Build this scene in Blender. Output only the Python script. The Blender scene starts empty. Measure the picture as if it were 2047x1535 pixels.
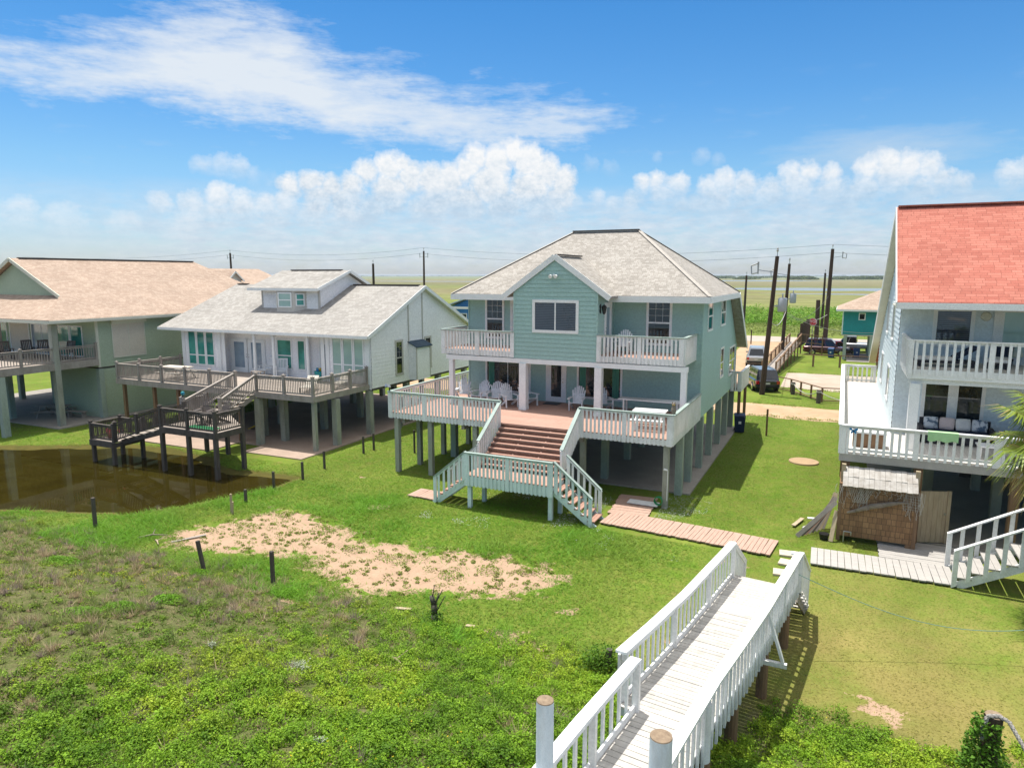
import bpy, math, random
import numpy as np
from mathutils import Vector, Matrix
R = math.radians
S = bpy.context.scene
COL = S.collection
rnd = random.Random(7)
rng = np.random.default_rng(11)

# ---------------------------------------------------------------- materials
def nodes(m):
    m.use_nodes = True
    nt = m.node_tree
    return nt, nt.nodes, nt.links, nt.nodes.get('Principled BSDF')

def N(nt, typ, **kw):
    n = nt.nodes.new(typ)
    for k, v in kw.items():
        if k == 'inp':
            for kk, vv in v.items():
                n.inputs[kk].default_value = vv
        else:
            setattr(n, k, v)
    return n

def rgb(c):
    return (c[0], c[1], c[2], 1)

def mixc(nt, fac, a, b, blend='MIX'):
    n = nt.nodes.new('ShaderNodeMix'); n.data_type = 'RGBA'; n.blend_type = blend
    for sock, v in ((n.inputs[0], fac), (n.inputs[6], a), (n.inputs[7], b)):
        if hasattr(v, 'is_output'): nt.links.new(v, sock)
        elif isinstance(v, (int, float)): sock.default_value = v
        else: sock.default_value = rgb(v)
    return n.outputs[2]

def mth(nt, op, a, b=None, clamp=False, c=None):
    n = nt.nodes.new('ShaderNodeMath'); n.operation = op; n.use_clamp = clamp
    for i, v in enumerate((a, b, c)):
        if v is None: continue
        if hasattr(v, 'is_output'): nt.links.new(v, n.inputs[i])
        else: n.inputs[i].default_value = v
    return n.outputs[0]

def ramp(nt, fac, stops, interp='LINEAR'):
    n = nt.nodes.new('ShaderNodeValToRGB'); cr = n.color_ramp; cr.interpolation = interp
    while len(cr.elements) < len(stops): cr.elements.new(0.5)
    for e, (p, c) in zip(cr.elements, stops):
        e.position = p; e.color = rgb(c) if not isinstance(c, (int, float)) else (c, c, c, 1)
    if fac is not None: nt.links.new(fac, n.inputs[0])
    return n.outputs[0]

def noise(nt, vec, scale, detail=4, rough=.55):
    n = N(nt, 'ShaderNodeTexNoise', inp={'Scale': scale, 'Detail': detail, 'Roughness': rough})
    if vec is not None: nt.links.new(vec, n.inputs['Vector'])
    return n.outputs[0]

def pos(nt):
    return nt.nodes.new('ShaderNodeNewGeometry').outputs['Position']

def mapping(nt, vec, scale=(1, 1, 1), loc=(0, 0, 0)):
    n = N(nt, 'ShaderNodeMapping', inp={'Scale': scale, 'Location': loc})
    nt.links.new(vec, n.inputs[0]); return n.outputs[0]

def bump(nt, bs, h, strength=.3, dist=.02):
    b = N(nt, 'ShaderNodeBump', inp={'Strength': strength, 'Distance': dist})
    nt.links.new(h, b.inputs['Height']); nt.links.new(b.outputs[0], bs.inputs['Normal'])

def spec(bs, v):
    bs.inputs['Specular IOR Level'].default_value = v

def paint(name, c, c2=None, rough=.55, scale=3., stretch=(1, 1, 1), lo=.35, hi=.7, bmp=.0, sp=.3, dirt=None):
    """a painted / weathered surface: two tones blended by noise, fine grain"""
    m = bpy.data.materials.new(name); nt, n, l, bs = nodes(m)
    p = mapping(nt, pos(nt), stretch)
    f = ramp(nt, noise(nt, p, scale, 6, .6), [(lo, 0.), (hi, 1.)])
    col = mixc(nt, f, c, c2 or tuple(x * .86 for x in c))
    g = ramp(nt, noise(nt, p, scale * 14, 3, .6), [(.3, .88), (.7, 1.08)])
    col = mixc(nt, 1., col, g, 'MULTIPLY')
    if dirt:
        d = ramp(nt, noise(nt, p, scale * .45, 7, .7), [(.5, 0.), (.75, .6)])
        col = mixc(nt, d, col, dirt)
    l.new(col, bs.inputs['Base Color'])
    bs.inputs['Roughness'].default_value = rough; spec(bs, sp)
    if bmp: bump(nt, bs, noise(nt, p, scale * 9, 4), bmp, .01)
    return m

def flat(name, c, rough=.5, metal=0., sp=.4, coat=0.):
    m = bpy.data.materials.new(name); nt, n, l, bs = nodes(m)
    f = noise(nt, pos(nt), 9., 4)
    col = mixc(nt, ramp(nt, f, [(.3, 0.), (.7, 1.)]), c, tuple(x * .85 for x in c))
    l.new(col, bs.inputs['Base Color'])
    bs.inputs['Roughness'].default_value = rough; bs.inputs['Metallic'].default_value = metal; spec(bs, sp)
    bs.inputs['Coat Weight'].default_value = coat
    return m

def planks(name, axis, c1, c2, cm=(.05, .04, .035), width=.14, length=3.6, rough=.7, gap=.012, dirt=None):
    """boards running along axis 'x' or 'y'"""
    m = bpy.data.materials.new(name); nt, n, l, bs = nodes(m)
    p = pos(nt)
    if axis == 'y':
        sx = N(nt, 'ShaderNodeSeparateXYZ'); l.new(p, sx.inputs[0])
        cx = N(nt, 'ShaderNodeCombineXYZ'); l.new(sx.outputs[1], cx.inputs[0]); l.new(sx.outputs[0], cx.inputs[1]); l.new(sx.outputs[2], cx.inputs[2])
        p = cx.outputs[0]
    b = N(nt, 'ShaderNodeTexBrick', offset=.37, inp={'Color1': rgb(c1), 'Color2': rgb(c2), 'Mortar': rgb(cm), 'Scale': 1., 'Mortar Size': gap * .5, 'Mortar Smooth': .2, 'Brick Width': length, 'Row Height': width})
    l.new(p, b.inputs['Vector'])
    g = ramp(nt, noise(nt, mapping(nt, p, (1.5, 22, 1)), 2.5, 5, .65), [(.25, .72), (.75, 1.15)])
    col = mixc(nt, 1., b.outputs[0], g, 'MULTIPLY')
    if dirt:
        d = ramp(nt, noise(nt, p, .7, 6, .65), [(.42, 0.), (.75, .75)])
        col = mixc(nt, d, col, dirt)
    l.new(col, bs.inputs['Base Color']); bs.inputs['Roughness'].default_value = rough; spec(bs, .25)
    bump(nt, bs, b.outputs[1], -.4, .01)
    return m

def shingle(name, c1, c2, cm, course=.145, width=.32):
    m = bpy.data.materials.new(name); nt, n, l, bs = nodes(m)
    ge = nt.nodes.new('ShaderNodeNewGeometry')
    sp_ = N(nt, 'ShaderNodeSeparateXYZ'); l.new(ge.outputs['Position'], sp_.inputs[0])
    sn = N(nt, 'ShaderNodeSeparateXYZ'); l.new(ge.outputs['True Normal'], sn.inputs[0])
    side = mth(nt, 'GREATER_THAN', mth(nt, 'ABSOLUTE', sn.outputs[0]), mth(nt, 'ABSOLUTE', sn.outputs[1]))
    along = N(nt, 'ShaderNodeMix', data_type='FLOAT'); l.new(side, along.inputs[0]); l.new(sp_.outputs[0], along.inputs[2]); l.new(sp_.outputs[1], along.inputs[3])
    up = mth(nt, 'MULTIPLY', sp_.outputs[2], 1.75)
    cx = N(nt, 'ShaderNodeCombineXYZ'); l.new(along.outputs[0], cx.inputs[0]); l.new(up, cx.inputs[1])
    b = N(nt, 'ShaderNodeTexBrick', offset=.43, squash=1.3, squash_frequency=3, inp={'Color1': rgb(c1), 'Color2': rgb(c2), 'Mortar': rgb(cm), 'Scale': 1., 'Mortar Size': .008, 'Mortar Smooth': .4, 'Bias': -.1, 'Brick Width': width, 'Row Height': course})
    l.new(cx.outputs[0], b.inputs['Vector'])
    g = ramp(nt, noise(nt, ge.outputs['Position'], 26., 3, .7), [(.25, .8), (.75, 1.15)])
    g2 = ramp(nt, noise(nt, ge.outputs['Position'], .55, 5, .6), [(.3, .88), (.7, 1.06)])
    col = mixc(nt, 1., mixc(nt, 1., b.outputs[0], g, 'MULTIPLY'), g2, 'MULTIPLY')
    l.new(col, bs.inputs['Base Color']); bs.inputs['Roughness'].default_value = .9; spec(bs, .15)
    bump(nt, bs, b.outputs[1], -.5, .015)
    return m

def glass(name, c=(.012, .016, .018), rough=.03, stripes=None, tint=None):
    """window glass seen from outside: dark room or blinds behind a mirror-smooth pane"""
    m = bpy.data.materials.new(name); nt, n, l, bs = nodes(m)
    col = mixc(nt, ramp(nt, noise(nt, pos(nt), .9, 3), [(.4, 0.), (.62, 1.)]), c, tint or tuple(x * 2.2 for x in c))
    if stripes:
        sx = N(nt, 'ShaderNodeSeparateXYZ'); l.new(pos(nt), sx.inputs[0])
        s = mth(nt, 'FRACT', mth(nt, 'MULTIPLY', sx.outputs[2], 1 / .075))
        col = mixc(nt, mth(nt, 'GREATER_THAN', s, .45), col, stripes)
    l.new(col, bs.inputs['Base Color']); bs.inputs['Roughness'].default_value = rough
    bs.inputs['IOR'].default_value = 1.52; spec(bs, .5); bs.inputs['Coat Weight'].default_value = .6; bs.inputs['Coat Roughness'].default_value = .02
    bump(nt, bs, noise(nt, pos(nt), 1.3, 1), .02, .03)
    return m

def leafmat(name, rough=.6, trans=.35):
    """foliage: colour is per leaf, carried by the mesh"""
    m = bpy.data.materials.new(name); nt, n, l, bs = nodes(m)
    a = N(nt, 'ShaderNodeAttribute', attribute_name='col')
    l.new(a.outputs[0], bs.inputs['Base Color']); bs.inputs['Roughness'].default_value = rough; spec(bs, .2)
    t = nt.nodes.new('ShaderNodeBsdfTranslucent'); l.new(a.outputs[0], t.inputs[0])
    mx = nt.nodes.new('ShaderNodeMixShader'); mx.inputs[0].default_value = trans
    l.new(bs.outputs[0], mx.inputs[1]); l.new(t.outputs[0], mx.inputs[2])
    l.new(mx.outputs[0], n.get('Material Output').inputs[0])
    return m

M = {}
def mk():
    w = (.82, .82, .815)
    M['white'] = paint('white_paint', w, (.70, .71, .69), .5, 1.6, dirt=(.42, .41, .37))
    M['whitec'] = paint('white_trim', (.80, .81, .80), (.74, .75, .74), .5, 2.)
    M['whitep'] = flat('white_plastic', (.80, .81, .82), .4)
    M['oldwhite'] = paint('weathered_white_paint', (.80, .80, .79), (.68, .68, .66), .6, 3., (1, 1, 1), dirt=(.40, .37, .31))
    M['boardwhite'] = paint('worn_white_boards', (.56, .53, .48), (.47, .44, .40), .75, 2., (6, 1, 1), dirt=(.38, .35, .31), bmp=.3)
    M['seafoam'] = paint('seafoam_siding', (.345, .51, .47), (.325, .48, .44), .6, .8, dirt=(.30, .44, .40))
    M['seafoamtrim'] = paint('greyed_seafoam_rail', (.34, .42, .385), (.27, .33, .30), .65, 3.)
    M['aqua'] = paint('pale_aqua_paint', (.70, .80, .79), (.64, .74, .73), .55, 2., dirt=(.42, .50, .47))
    M['greensiding'] = paint('sage_green_siding', (.385, .46, .335), (.35, .42, .305), .6, .8, dirt=(.30, .37, .26))
    M['whitesiding'] = paint('white_lap_siding', (.86, .845, .845), (.82, .81, .81), .55, .7, dirt=(.72, .70, .68))
    M['shedledge'] = paint('peeling_shed_roof', (.46, .435, .40), (.33, .30, .265), .85, 5., dirt=(.22, .18, .14))
    M['paleblue'] = paint('pale_blue_siding', (.66, .74, .77), (.61, .69, .73), .6, .9, dirt=(.49, .59, .63))
    M['teal'] = paint('teal_siding', (.02, .27, .28), (.02, .22, .235), .55, .8)
    M['bluesiding'] = paint('blue_siding', (.05, .22, .52), (.04, .18, .45), .55, .8)
    M['tantrim'] = paint('taupe_trim', (.52, .49, .45), (.45, .43, .39), .6, 2.)
    M['roofgrey'] = shingle('grey_shingles', (.415, .385, .345), (.29, .265, .232), (.225, .20, .175), .12, .19)
    M['roofwhite'] = shingle('pale_grey_shingles', (.385, .365, .335), (.29, .27, .245), (.22, .205, .19), .13, .24)
    M['rooftan'] = shingle('tan_shingles', (.45, .345, .27), (.35, .255, .195), (.26, .19, .14), .13, .24)
    M['roofred'] = shingle('coral_red_shingles', (.50, .19, .14), (.40, .13, .095), (.24, .08, .06), .15, .3)
    M['roofblue'] = flat('pale_blue_metal_roof', (.50, .62, .74), .45)
    M['hip'] = paint('hip_shingles', (.44, .405, .36), (.36, .33, .29), .9, 9.)
    M['ridge'] = flat('dark_ridge_vent', (.09, .075, .065), .8)
    M['soffit'] = paint('cream_soffit', (.62, .62, .52), (.56, .56, .47), .6, 1.5)
    M['deckred'] = planks('red_brown_deck_boards', 'x', (.50, .305, .235), (.43, .25, .19), dirt=(.40, .27, .215))
    M['treadred'] = paint('red_brown_tread', (.42, .25, .19), (.34, .195, .15), .65, 3., (1, 6, 6))
    M['pathred'] = paint('salmon_path_boards', (.47, .315, .245), (.39, .255, .195), .7, 2.5, (6, 1, 1), dirt=(.36, .27, .21))
    M['deckgrey'] = planks('grey_deck_boards', 'x', (.47, .40, .335), (.37, .31, .26), dirt=(.29, .25, .22))
    M['deckcream'] = planks('pale_painted_boards', 'y', (.66, .63, .57), (.60, .57, .52), (.36, .34, .31), .14, 4., gap=.006)
    M['greywood'] = paint('weathered_grey_wood', (.37, .325, .285), (.25, .22, .19), .8, 3., (1, 1, .4), bmp=.4)
    M['darkwood'] = paint('dark_weathered_wood', (.105, .088, .075), (.065, .055, .047), .8, 4., (1, 1, .4), bmp=.4)
    M['polewood'] = paint('creosoted_pole', (.07, .045, .032), (.04, .028, .022), .85, 3., (1, 1, .2), bmp=.3)
    M['piling'] = paint('treated_piling', (.36, .37, .31), (.25, .25, .205), .8, 2.2, (1, 1, .35), bmp=.3)
    M['pilinggreen'] = paint('greenish_piling', (.36, .42, .355), (.26, .31, .26), .8, 2., (1, 1, .35), bmp=.3)
    M['brownwood'] = paint('brown_wood', (.24, .145, .08), (.17, .10, .058), .75, 4., (3, 3, .5), bmp=.3)
    M['palewood'] = paint('pale_bare_wood', (.46, .37, .25), (.36, .28, .18), .75, 4., (3, 3, .5), bmp=.3)
    M['driftwood'] = paint('driftwood', (.27, .225, .175), (.17, .14, .11), .8, 5., (1, 3, 3), bmp=.5)
    M['endgrain'] = paint('post_end_grain', (.30, .225, .15), (.19, .135, .09), .85, 18., bmp=.5)
    M['concrete'] = paint('concrete', (.35, .315, .27), (.28, .255, .22), .85, .9, dirt=(.27, .24, .21), bmp=.2)
    M['concretepink'] = paint('pinkish_concrete', (.40, .30, .235), (.32, .24, .185), .85, .8, dirt=(.28, .22, .18), bmp=.2)
    M['greyplank'] = paint('grey_painted_planks', (.43, .405, .375), (.36, .34, .315), .7, 2.5, (1, 5, 1), dirt=(.34, .32, .30))
    M['glass'] = glass('window_glass')
    M['glassblind'] = glass('window_glass_with_blinds', (.015, .02, .028), .04, (.07, .08, .10))
    M['glassteal'] = glass('teal_tinted_glass', (.012, .16, .135), .05, None, (.05, .30, .25))
    M['glasspale'] = glass('curtained_glass', (.28, .36, .42), .08, None, (.20, .27, .34))
    M['glassgreen'] = glass('pale_green_curtained_glass', (.33, .48, .43), .08, None, (.28, .42, .38))
    M['curtain'] = paint('sea_green_curtain', (.10, .30, .22), (.06, .2, .15), .8, 6., (8, 8, .3))
    M['shade'] = paint('cream_storm_shutter', (.62, .56, .47), (.57, .51, .43), .7, 1.5)
    M['black'] = flat('black_plastic', (.012, .012, .013), .45)
    M['rubber'] = flat('black_rubber', (.018, .018, .018), .85)
    M['metal'] = flat('galvanised_metal', (.42, .43, .44), .4, .8)
    M['chrome'] = flat('bright_metal', (.65, .66, .68), .2, 1.)
    M['navybin'] = flat('navy_plastic', (.008, .02, .07), .45)
    M['bluebin'] = flat('blue_plastic', (.012, .07, .22), .45)
    M['navycloth'] = paint('navy_cushion', (.02, .032, .065), (.015, .024, .05), .9, 6.)
    M['blackwicker'] = paint('dark_wicker', (.045, .045, .055), (.03, .03, .038), .8, 30.)
    M['cushion'] = paint('white_cushion', (.74, .73, .70), (.66, .65, .63), .9, 4.)
    M['cushionblue'] = paint('patterned_cushion', (.60, .63, .66), (.10, .15, .22), .9, 5., (1, 1, 1), .5, .58)
    M['pinkcushion'] = paint('pale_pink_cushion', (.62, .52, .50), (.55, .46, .45), .9, 4.)
    M['lime'] = paint('pale_green_towel', (.42, .66, .36), (.35, .58, .30), .9, 5.)
    M['greenp'] = flat('green_plastic', (.02, .26, .09), .5)
    M['tealp'] = flat('teal_plastic', (.01, .27, .26), .4)
    M['bluep'] = flat('bright_blue', (.02, .22, .48), .4)
    M['yellow'] = flat('yellow_plastic', (.62, .42, .03), .4)
    M['red'] = flat('red_flower', (.55, .03, .06), .7)
    M['redsign'] = flat('red_sign_face', (.50, .02, .035), .45)
    M['terracotta'] = flat('terracotta', (.40, .15, .08), .8)
    M['lamp'] = flat('lamp_glass', (.6, .6, .55), .2)
    M['rope'] = paint('grey_rope', (.38, .36, .33), (.24, .22, .20), .9, 40.)
    M['net'] = flat('pale_net', (.52, .50, .45), .9)
    M['cord'] = flat('green_cord', (.16, .30, .26), .7)
    M['wire'] = flat('power_wire', (.10, .10, .11), .6)
    M['cablewhite'] = flat('pale_cable', (.45, .43, .40), .6)
    M['cedar'] = None
    M['carnavy'] = flat('dark_navy_car_paint', (.012, .017, .03), .22, .3, .5, 1.)
    M['carsilver'] = flat('silver_car_paint', (.42, .43, .45), .3, .5, .5, 1.)
    M['carmaroon'] = flat('maroon_car_paint', (.075, .012, .014), .25, .2, .5, 1.)
    M['carred'] = flat('red_car_paint', (.40, .02, .03), .25, .2, .5, 1.)
    M['carglass'] = glass('car_glass', (.006, .007, .009), .04)
    M['taillight'] = flat('red_tail_light', (.45, .01, .015), .15, 0, .5, 1.)
    M['plate'] = flat('licence_plate', (.6, .6, .58), .5)
    m = M['boardwhite']; nt, n, l, bs = nodes(m); src = bs.inputs['Base Color'].links[0].from_socket
    sx = N(nt, 'ShaderNodeSeparateXYZ'); l.new(pos(nt), sx.inputs[0])
    k = mth(nt, 'FLOOR', mth(nt, 'DIVIDE', mth(nt, 'SUBTRACT', mth(nt, 'SUBTRACT', sx.outputs[1], 5.2), mth(nt, 'MULTIPLY', mth(nt, 'ADD', sx.outputs[0], 2.5), .1117)), .142))
    wn = N(nt, 'ShaderNodeTexWhiteNoise', noise_dimensions='1D'); l.new(k, wn.inputs['W'])
    l.new(mixc(nt, 1., src, ramp(nt, wn.outputs[0], [(0., .80), (1., 1.12)]), 'MULTIPLY'), bs.inputs['Base Color'])
    M['leaf'] = leafmat('leaves'); M['frond'] = leafmat('palm_frond_leaf', .45, .2)
mk()

# ---------------------------------------------------------------- mesh building
class MB:
    def __init__(s): s.v = []; s.f = []; s.smooth = False
    def add(s, vs, fs):
        o = len(s.v); s.v += [tuple(x) for x in vs]; s.f += [tuple(i + o for i in f) for f in fs]
    def hexa(s, p):           # 8 points: bottom 4 ccw, top 4
        s.add(p, [(3, 2, 1, 0), (4, 5, 6, 7), (0, 1, 5, 4), (1, 2, 6, 5), (2, 3, 7, 6), (3, 0, 4, 7)])
    def box(s, x0, x1, y0, y1, z0, z1):
        s.hexa([(x0, y0, z0), (x1, y0, z0), (x1, y1, z0), (x0, y1, z0), (x0, y0, z1), (x1, y0, z1), (x1, y1, z1), (x0, y1, z1)])
    def cbox(s, c, size, rz=0, rx=0, ry=0):
        a, b, d = size[0] / 2, size[1] / 2, size[2] / 2
        m = Matrix.Rotation(rz, 3, 'Z') @ Matrix.Rotation(ry, 3, 'Y') @ Matrix.Rotation(rx, 3, 'X')
        P = [Vector(q) for q in ((-a, -b, -d), (a, -b, -d), (a, b, -d), (-a, b, -d), (-a, -b, d), (a, -b, d), (a, b, d), (-a, b, d))]
        s.hexa([Vector(c) + m @ q for q in P])
    def beam(s, p, q, w, h, up=(0, 0, 1), top=False):
        p, q = Vector(p), Vector(q); d = (q - p).normalized(); u = Vector(up)
        sd = d.cross(u)
        if sd.length < 1e-4: sd = Vector((1, 0, 0))
        sd.normalize(); n = sd.cross(d).normalized()
        t0, t1 = (-h, 0) if top else (-h / 2, h / 2)
        P = []
        for t in (t0, t1):
            for e, k in ((p, -1), (p, 1), (q, 1), (q, -1)): P.append(e + sd * (k * w / 2) + n * t)
        s.hexa(P)
    def cyl(s, p, q, r0, r1=None, n=10, cap=True):
        p, q = Vector(p), Vector(q); r1 = r0 if r1 is None else r1
        d = (q - p).normalized(); a = d.orthogonal().normalized(); b = d.cross(a)
        vs = []
        for e, r in ((p, r0), (q, r1)):
            for i in range(n):
                t = 2 * math.pi * i / n; vs.append(e + (a * math.cos(t) + b * math.sin(t)) * r)
        fs = [(i, (i + 1) % n, n + (i + 1) % n, n + i) for i in range(n)]
        if cap: fs += [tuple(range(n))[::-1], tuple(range(n, 2 * n))]
        s.add(vs, fs)
    def tube(s, pts, r, n=6):
        for a, b in zip(pts[:-1], pts[1:]): s.cyl(a, b, r, r, n)
    def poly(s, pts): s.add(pts, [tuple(range(len(pts)))])
    def slab(s, pts, t):      # polygon pts (3D) extruded down by t
        n = len(pts); lo = [(p[0], p[1], p[2] - t) for p in pts]
        s.add(list(pts) + lo, [tuple(range(n)), tuple(range(2 * n - 1, n - 1, -1))] + [(i, n + i, n + (i + 1) % n, (i + 1) % n) for i in range(n)])
    def lathe(s, prof, c=(0, 0, 0), n=16):
        vs = []; fs = []
        for r, z in prof:
            for i in range(n):
                t = 2 * math.pi * i / n; vs.append((c[0] + r * math.cos(t), c[1] + r * math.sin(t), c[2] + z))
        for k in range(len(prof) - 1):
            for i in range(n):
                j = (i + 1) % n; fs.append((k * n + i, k * n + j, (k + 1) * n + j, (k + 1) * n + i))
        s.add(vs, fs)
    def build(s, name, mat, parent=None, world=True, smooth=False):
        me = bpy.data.meshes.new(name)
        vs = s.v
        if parent is not None and world:
            r = parent
            while r.parent: r = r.parent
            mi = (Matrix.Translation(r.location) @ Matrix.Rotation(r.rotation_euler.z, 4, 'Z')).inverted()
            if r.location.length > 0 or r.rotation_euler.z: vs = [tuple(mi @ Vector(v)) for v in vs]
        me.from_pydata(vs, [], s.f); me.update()
        if smooth or s.smooth:
            for p in me.polygons: p.use_smooth = True
        o = bpy.data.objects.new(name, me); COL.objects.link(o)
        if mat is not None: me.materials.append(mat if not isinstance(mat, str) else M[mat])
        if parent is not None: o.parent = parent
        return o

def bevel(o, w=.01, seg=2):
    b = o.modifiers.new('bevel', 'BEVEL'); b.width = w; b.segments = seg; b.limit_method = 'ANGLE'; return o

def tag(o, label, cat, group=None):
    o['label'] = label; o['category'] = cat
    if group: o['group'] = group
    return o
def thing(name, label, cat, loc=(0, 0, 0), rz=0, group=None):
    o = bpy.data.objects.new(name, None); COL.objects.link(o); o.empty_display_size = .2
    o.location = loc; o.rotation_euler = (0, 0, rz)
    return tag(o, label, cat, group)
def struct(o, kind='structure'):
    o['kind'] = kind; return o
def copy_tree(o, loc=None, rz=None, label=None, parent=None):
    c = o.copy(); COL.objects.link(c)
    if parent is not None: c.parent = parent
    if loc is not None: c.location = loc
    if rz is not None: c.rotation_euler = (0, 0, rz)
    if label: c['label'] = label
    for ch in list(o.children): copy_tree(ch, parent=c)
    return c

# ---------------------------------------------------------------- walls, windows, railings
class Pl:
    """a vertical wall plane: origin, direction along the wall, outward normal"""
    def __init__(s, o, u, n): s.o = Vector(o); s.u = Vector(u); s.n = Vector(n)
    def __call__(s, u, z, off=0): p = s.o + s.u * u + s.n * off; return (p.x, p.y, p.z + z)
    def box(s, mb, u0, u1, z0, z1, o0, o1):
        mb.hexa([s(u0, z0, o1), s(u1, z0, o1), s(u1, z0, o0), s(u0, z0, o0), s(u0, z1, o1), s(u1, z1, o1), s(u1, z1, o0), s(u0, z1, o0)])
def front(y): return Pl((0, y, 0), (1, 0, 0), (0, -1, 0))
def back(y): return Pl((0, y, 0), (1, 0, 0), (0, 1, 0))
def right(x): return Pl((x, 0, 0), (0, 1, 0), (1, 0, 0))
def left(x): return Pl((x, 0, 0), (0, 1, 0), (-1, 0, 0))

def clipz(poly, zc, keep_above):
    out = []
    n = len(poly)
    for i in range(n):
        a, b = poly[i], poly[(i + 1) % n]
        ia = (a[1] >= zc) == keep_above or a[1] == zc; ib = (b[1] >= zc) == keep_above or b[1] == zc
        if ia: out.append(a)
        if ia != ib:
            t = (zc - a[1]) / (b[1] - a[1]); out.append((a[0] + t * (b[0] - a[0]), zc))
    return out

def siding(mb, pl, poly, pitch=.19, lap=.024):
    z0 = min(p[1] for p in poly); z1 = max(p[1] for p in poly); k = 0
    while z0 + k * pitch < z1 - 1e-4:
        a, b = z0 + k * pitch, min(z1, z0 + (k + 1) * pitch); k += 1
        q = clipz(clipz(poly, a, True), b, False)
        if len(q) < 3: continue
        vs = [pl(u, z, lap * (b - z) / pitch) for u, z in q]
        mb.poly(vs)
        lo = sorted([u for u, z in q if abs(z - a) < 1e-5])
        if len(lo) >= 2: mb.poly([pl(lo[0], a, 0), pl(lo[-1], a, 0), pl(lo[-1], a, lap), pl(lo[0], a, lap)])
def wall(parent, pl, poly, mat, pitch=.19, name='wall'):
    mb = MB(); siding(mb, pl, poly, pitch); return mb.build(name, mat, parent)

def window(parent, pl, u0, u1, z0, z1, fr=.09, mat='whitec', gl='glass', cols=1, rows=1, rail=None, name='window', bar=.035, proud=.05, mun=None):
    """frame with bars proud of the wall, and a set-back glass pane as its child"""
    mb = MB(); e = .004
    pl.box(mb, u0, u1, z1 - fr, z1, -.02, proud); pl.box(mb, u0, u1, z0, z0 + fr, -.02, proud + .012)
    pl.box(mb, u0, u0 + fr, z0 + fr, z1 - fr, -.02, proud); pl.box(mb, u1 - fr, u1, z0 + fr, z1 - fr, -.02, proud)
    a0, a1, b0, b1 = u0 + fr, u1 - fr, z0 + fr, z1 - fr
    for i in range(1, cols):
        x = a0 + (a1 - a0) * i / cols; pl.box(mb, x - bar / 2, x + bar / 2, b0, b1, .0, proud - .012)
    for i in range(1, rows):
        z = b0 + (b1 - b0) * i / rows; pl.box(mb, a0, a1, z - bar / 2, z + bar / 2, .0, proud - .015)
    if rail is not None:
        z = b0 + (b1 - b0) * rail; pl.box(mb, a0, a1, z - .035, z + .035, .0, proud - .01)
    if mun:
        mu, mv, mz0, mz1 = mun
        for i in range(1, mu):
            x = a0 + (a1 - a0) * i / mu; pl.box(mb, x - .005, x + .005, mz0, mz1, .0, .034)
        for i in range(1, mv):
            z = mz0 + (mz1 - mz0) * i / mv; pl.box(mb, a0, a1, z - .005, z + .005, .0, .033)
    f = mb.build(name, mat, parent)
    g = MB(); pl.box(g, a0, a1, b0, b1, .017, .024); g.build('pane', gl, f)
    return f

def door(parent, pl, u0, u1, z0, z1, gl='glass', mat='whitec', frame='whitec', handle_right=True, lite=(.17, .25, .14), trim=.1):
    mb = MB()
    pl.box(mb, u0 - trim, u0, z0, z1 + trim, -.01, .06); pl.box(mb, u1, u1 + trim, z0, z1 + trim, -.01, .06); pl.box(mb, u0, u1, z1, z1 + trim, -.01, .06)
    a, b, c = lite
    pl.box(mb, u0, u0 + a, z0, z1, .018, .04); pl.box(mb, u1 - a, u1, z0, z1, .018, .04)
    pl.box(mb, u0 + a, u1 - a, z0, z0 + b, .018, .04); pl.box(mb, u0 + a, u1 - a, z1 - c, z1, .018, .04)
    d = mb.build('door', mat, parent)
    g = MB(); pl.box(g, u0 + a, u1 - a, z0 + b, z1 - c, .02, .028); g.build('pane', gl, d)
    h = MB(); ux = u1 - .08 if handle_right else u0 + .08
    h.cyl(pl(ux, z0 + 1., .04), pl(ux, z0 + 1., .09), .03, .035, 8); h.cyl(pl(ux, z0 + 1.15, .04), pl(ux, z0 + 1.15, .06), .025, .025, 8)
    h.build('handle', 'chrome', d)
    return d

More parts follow.
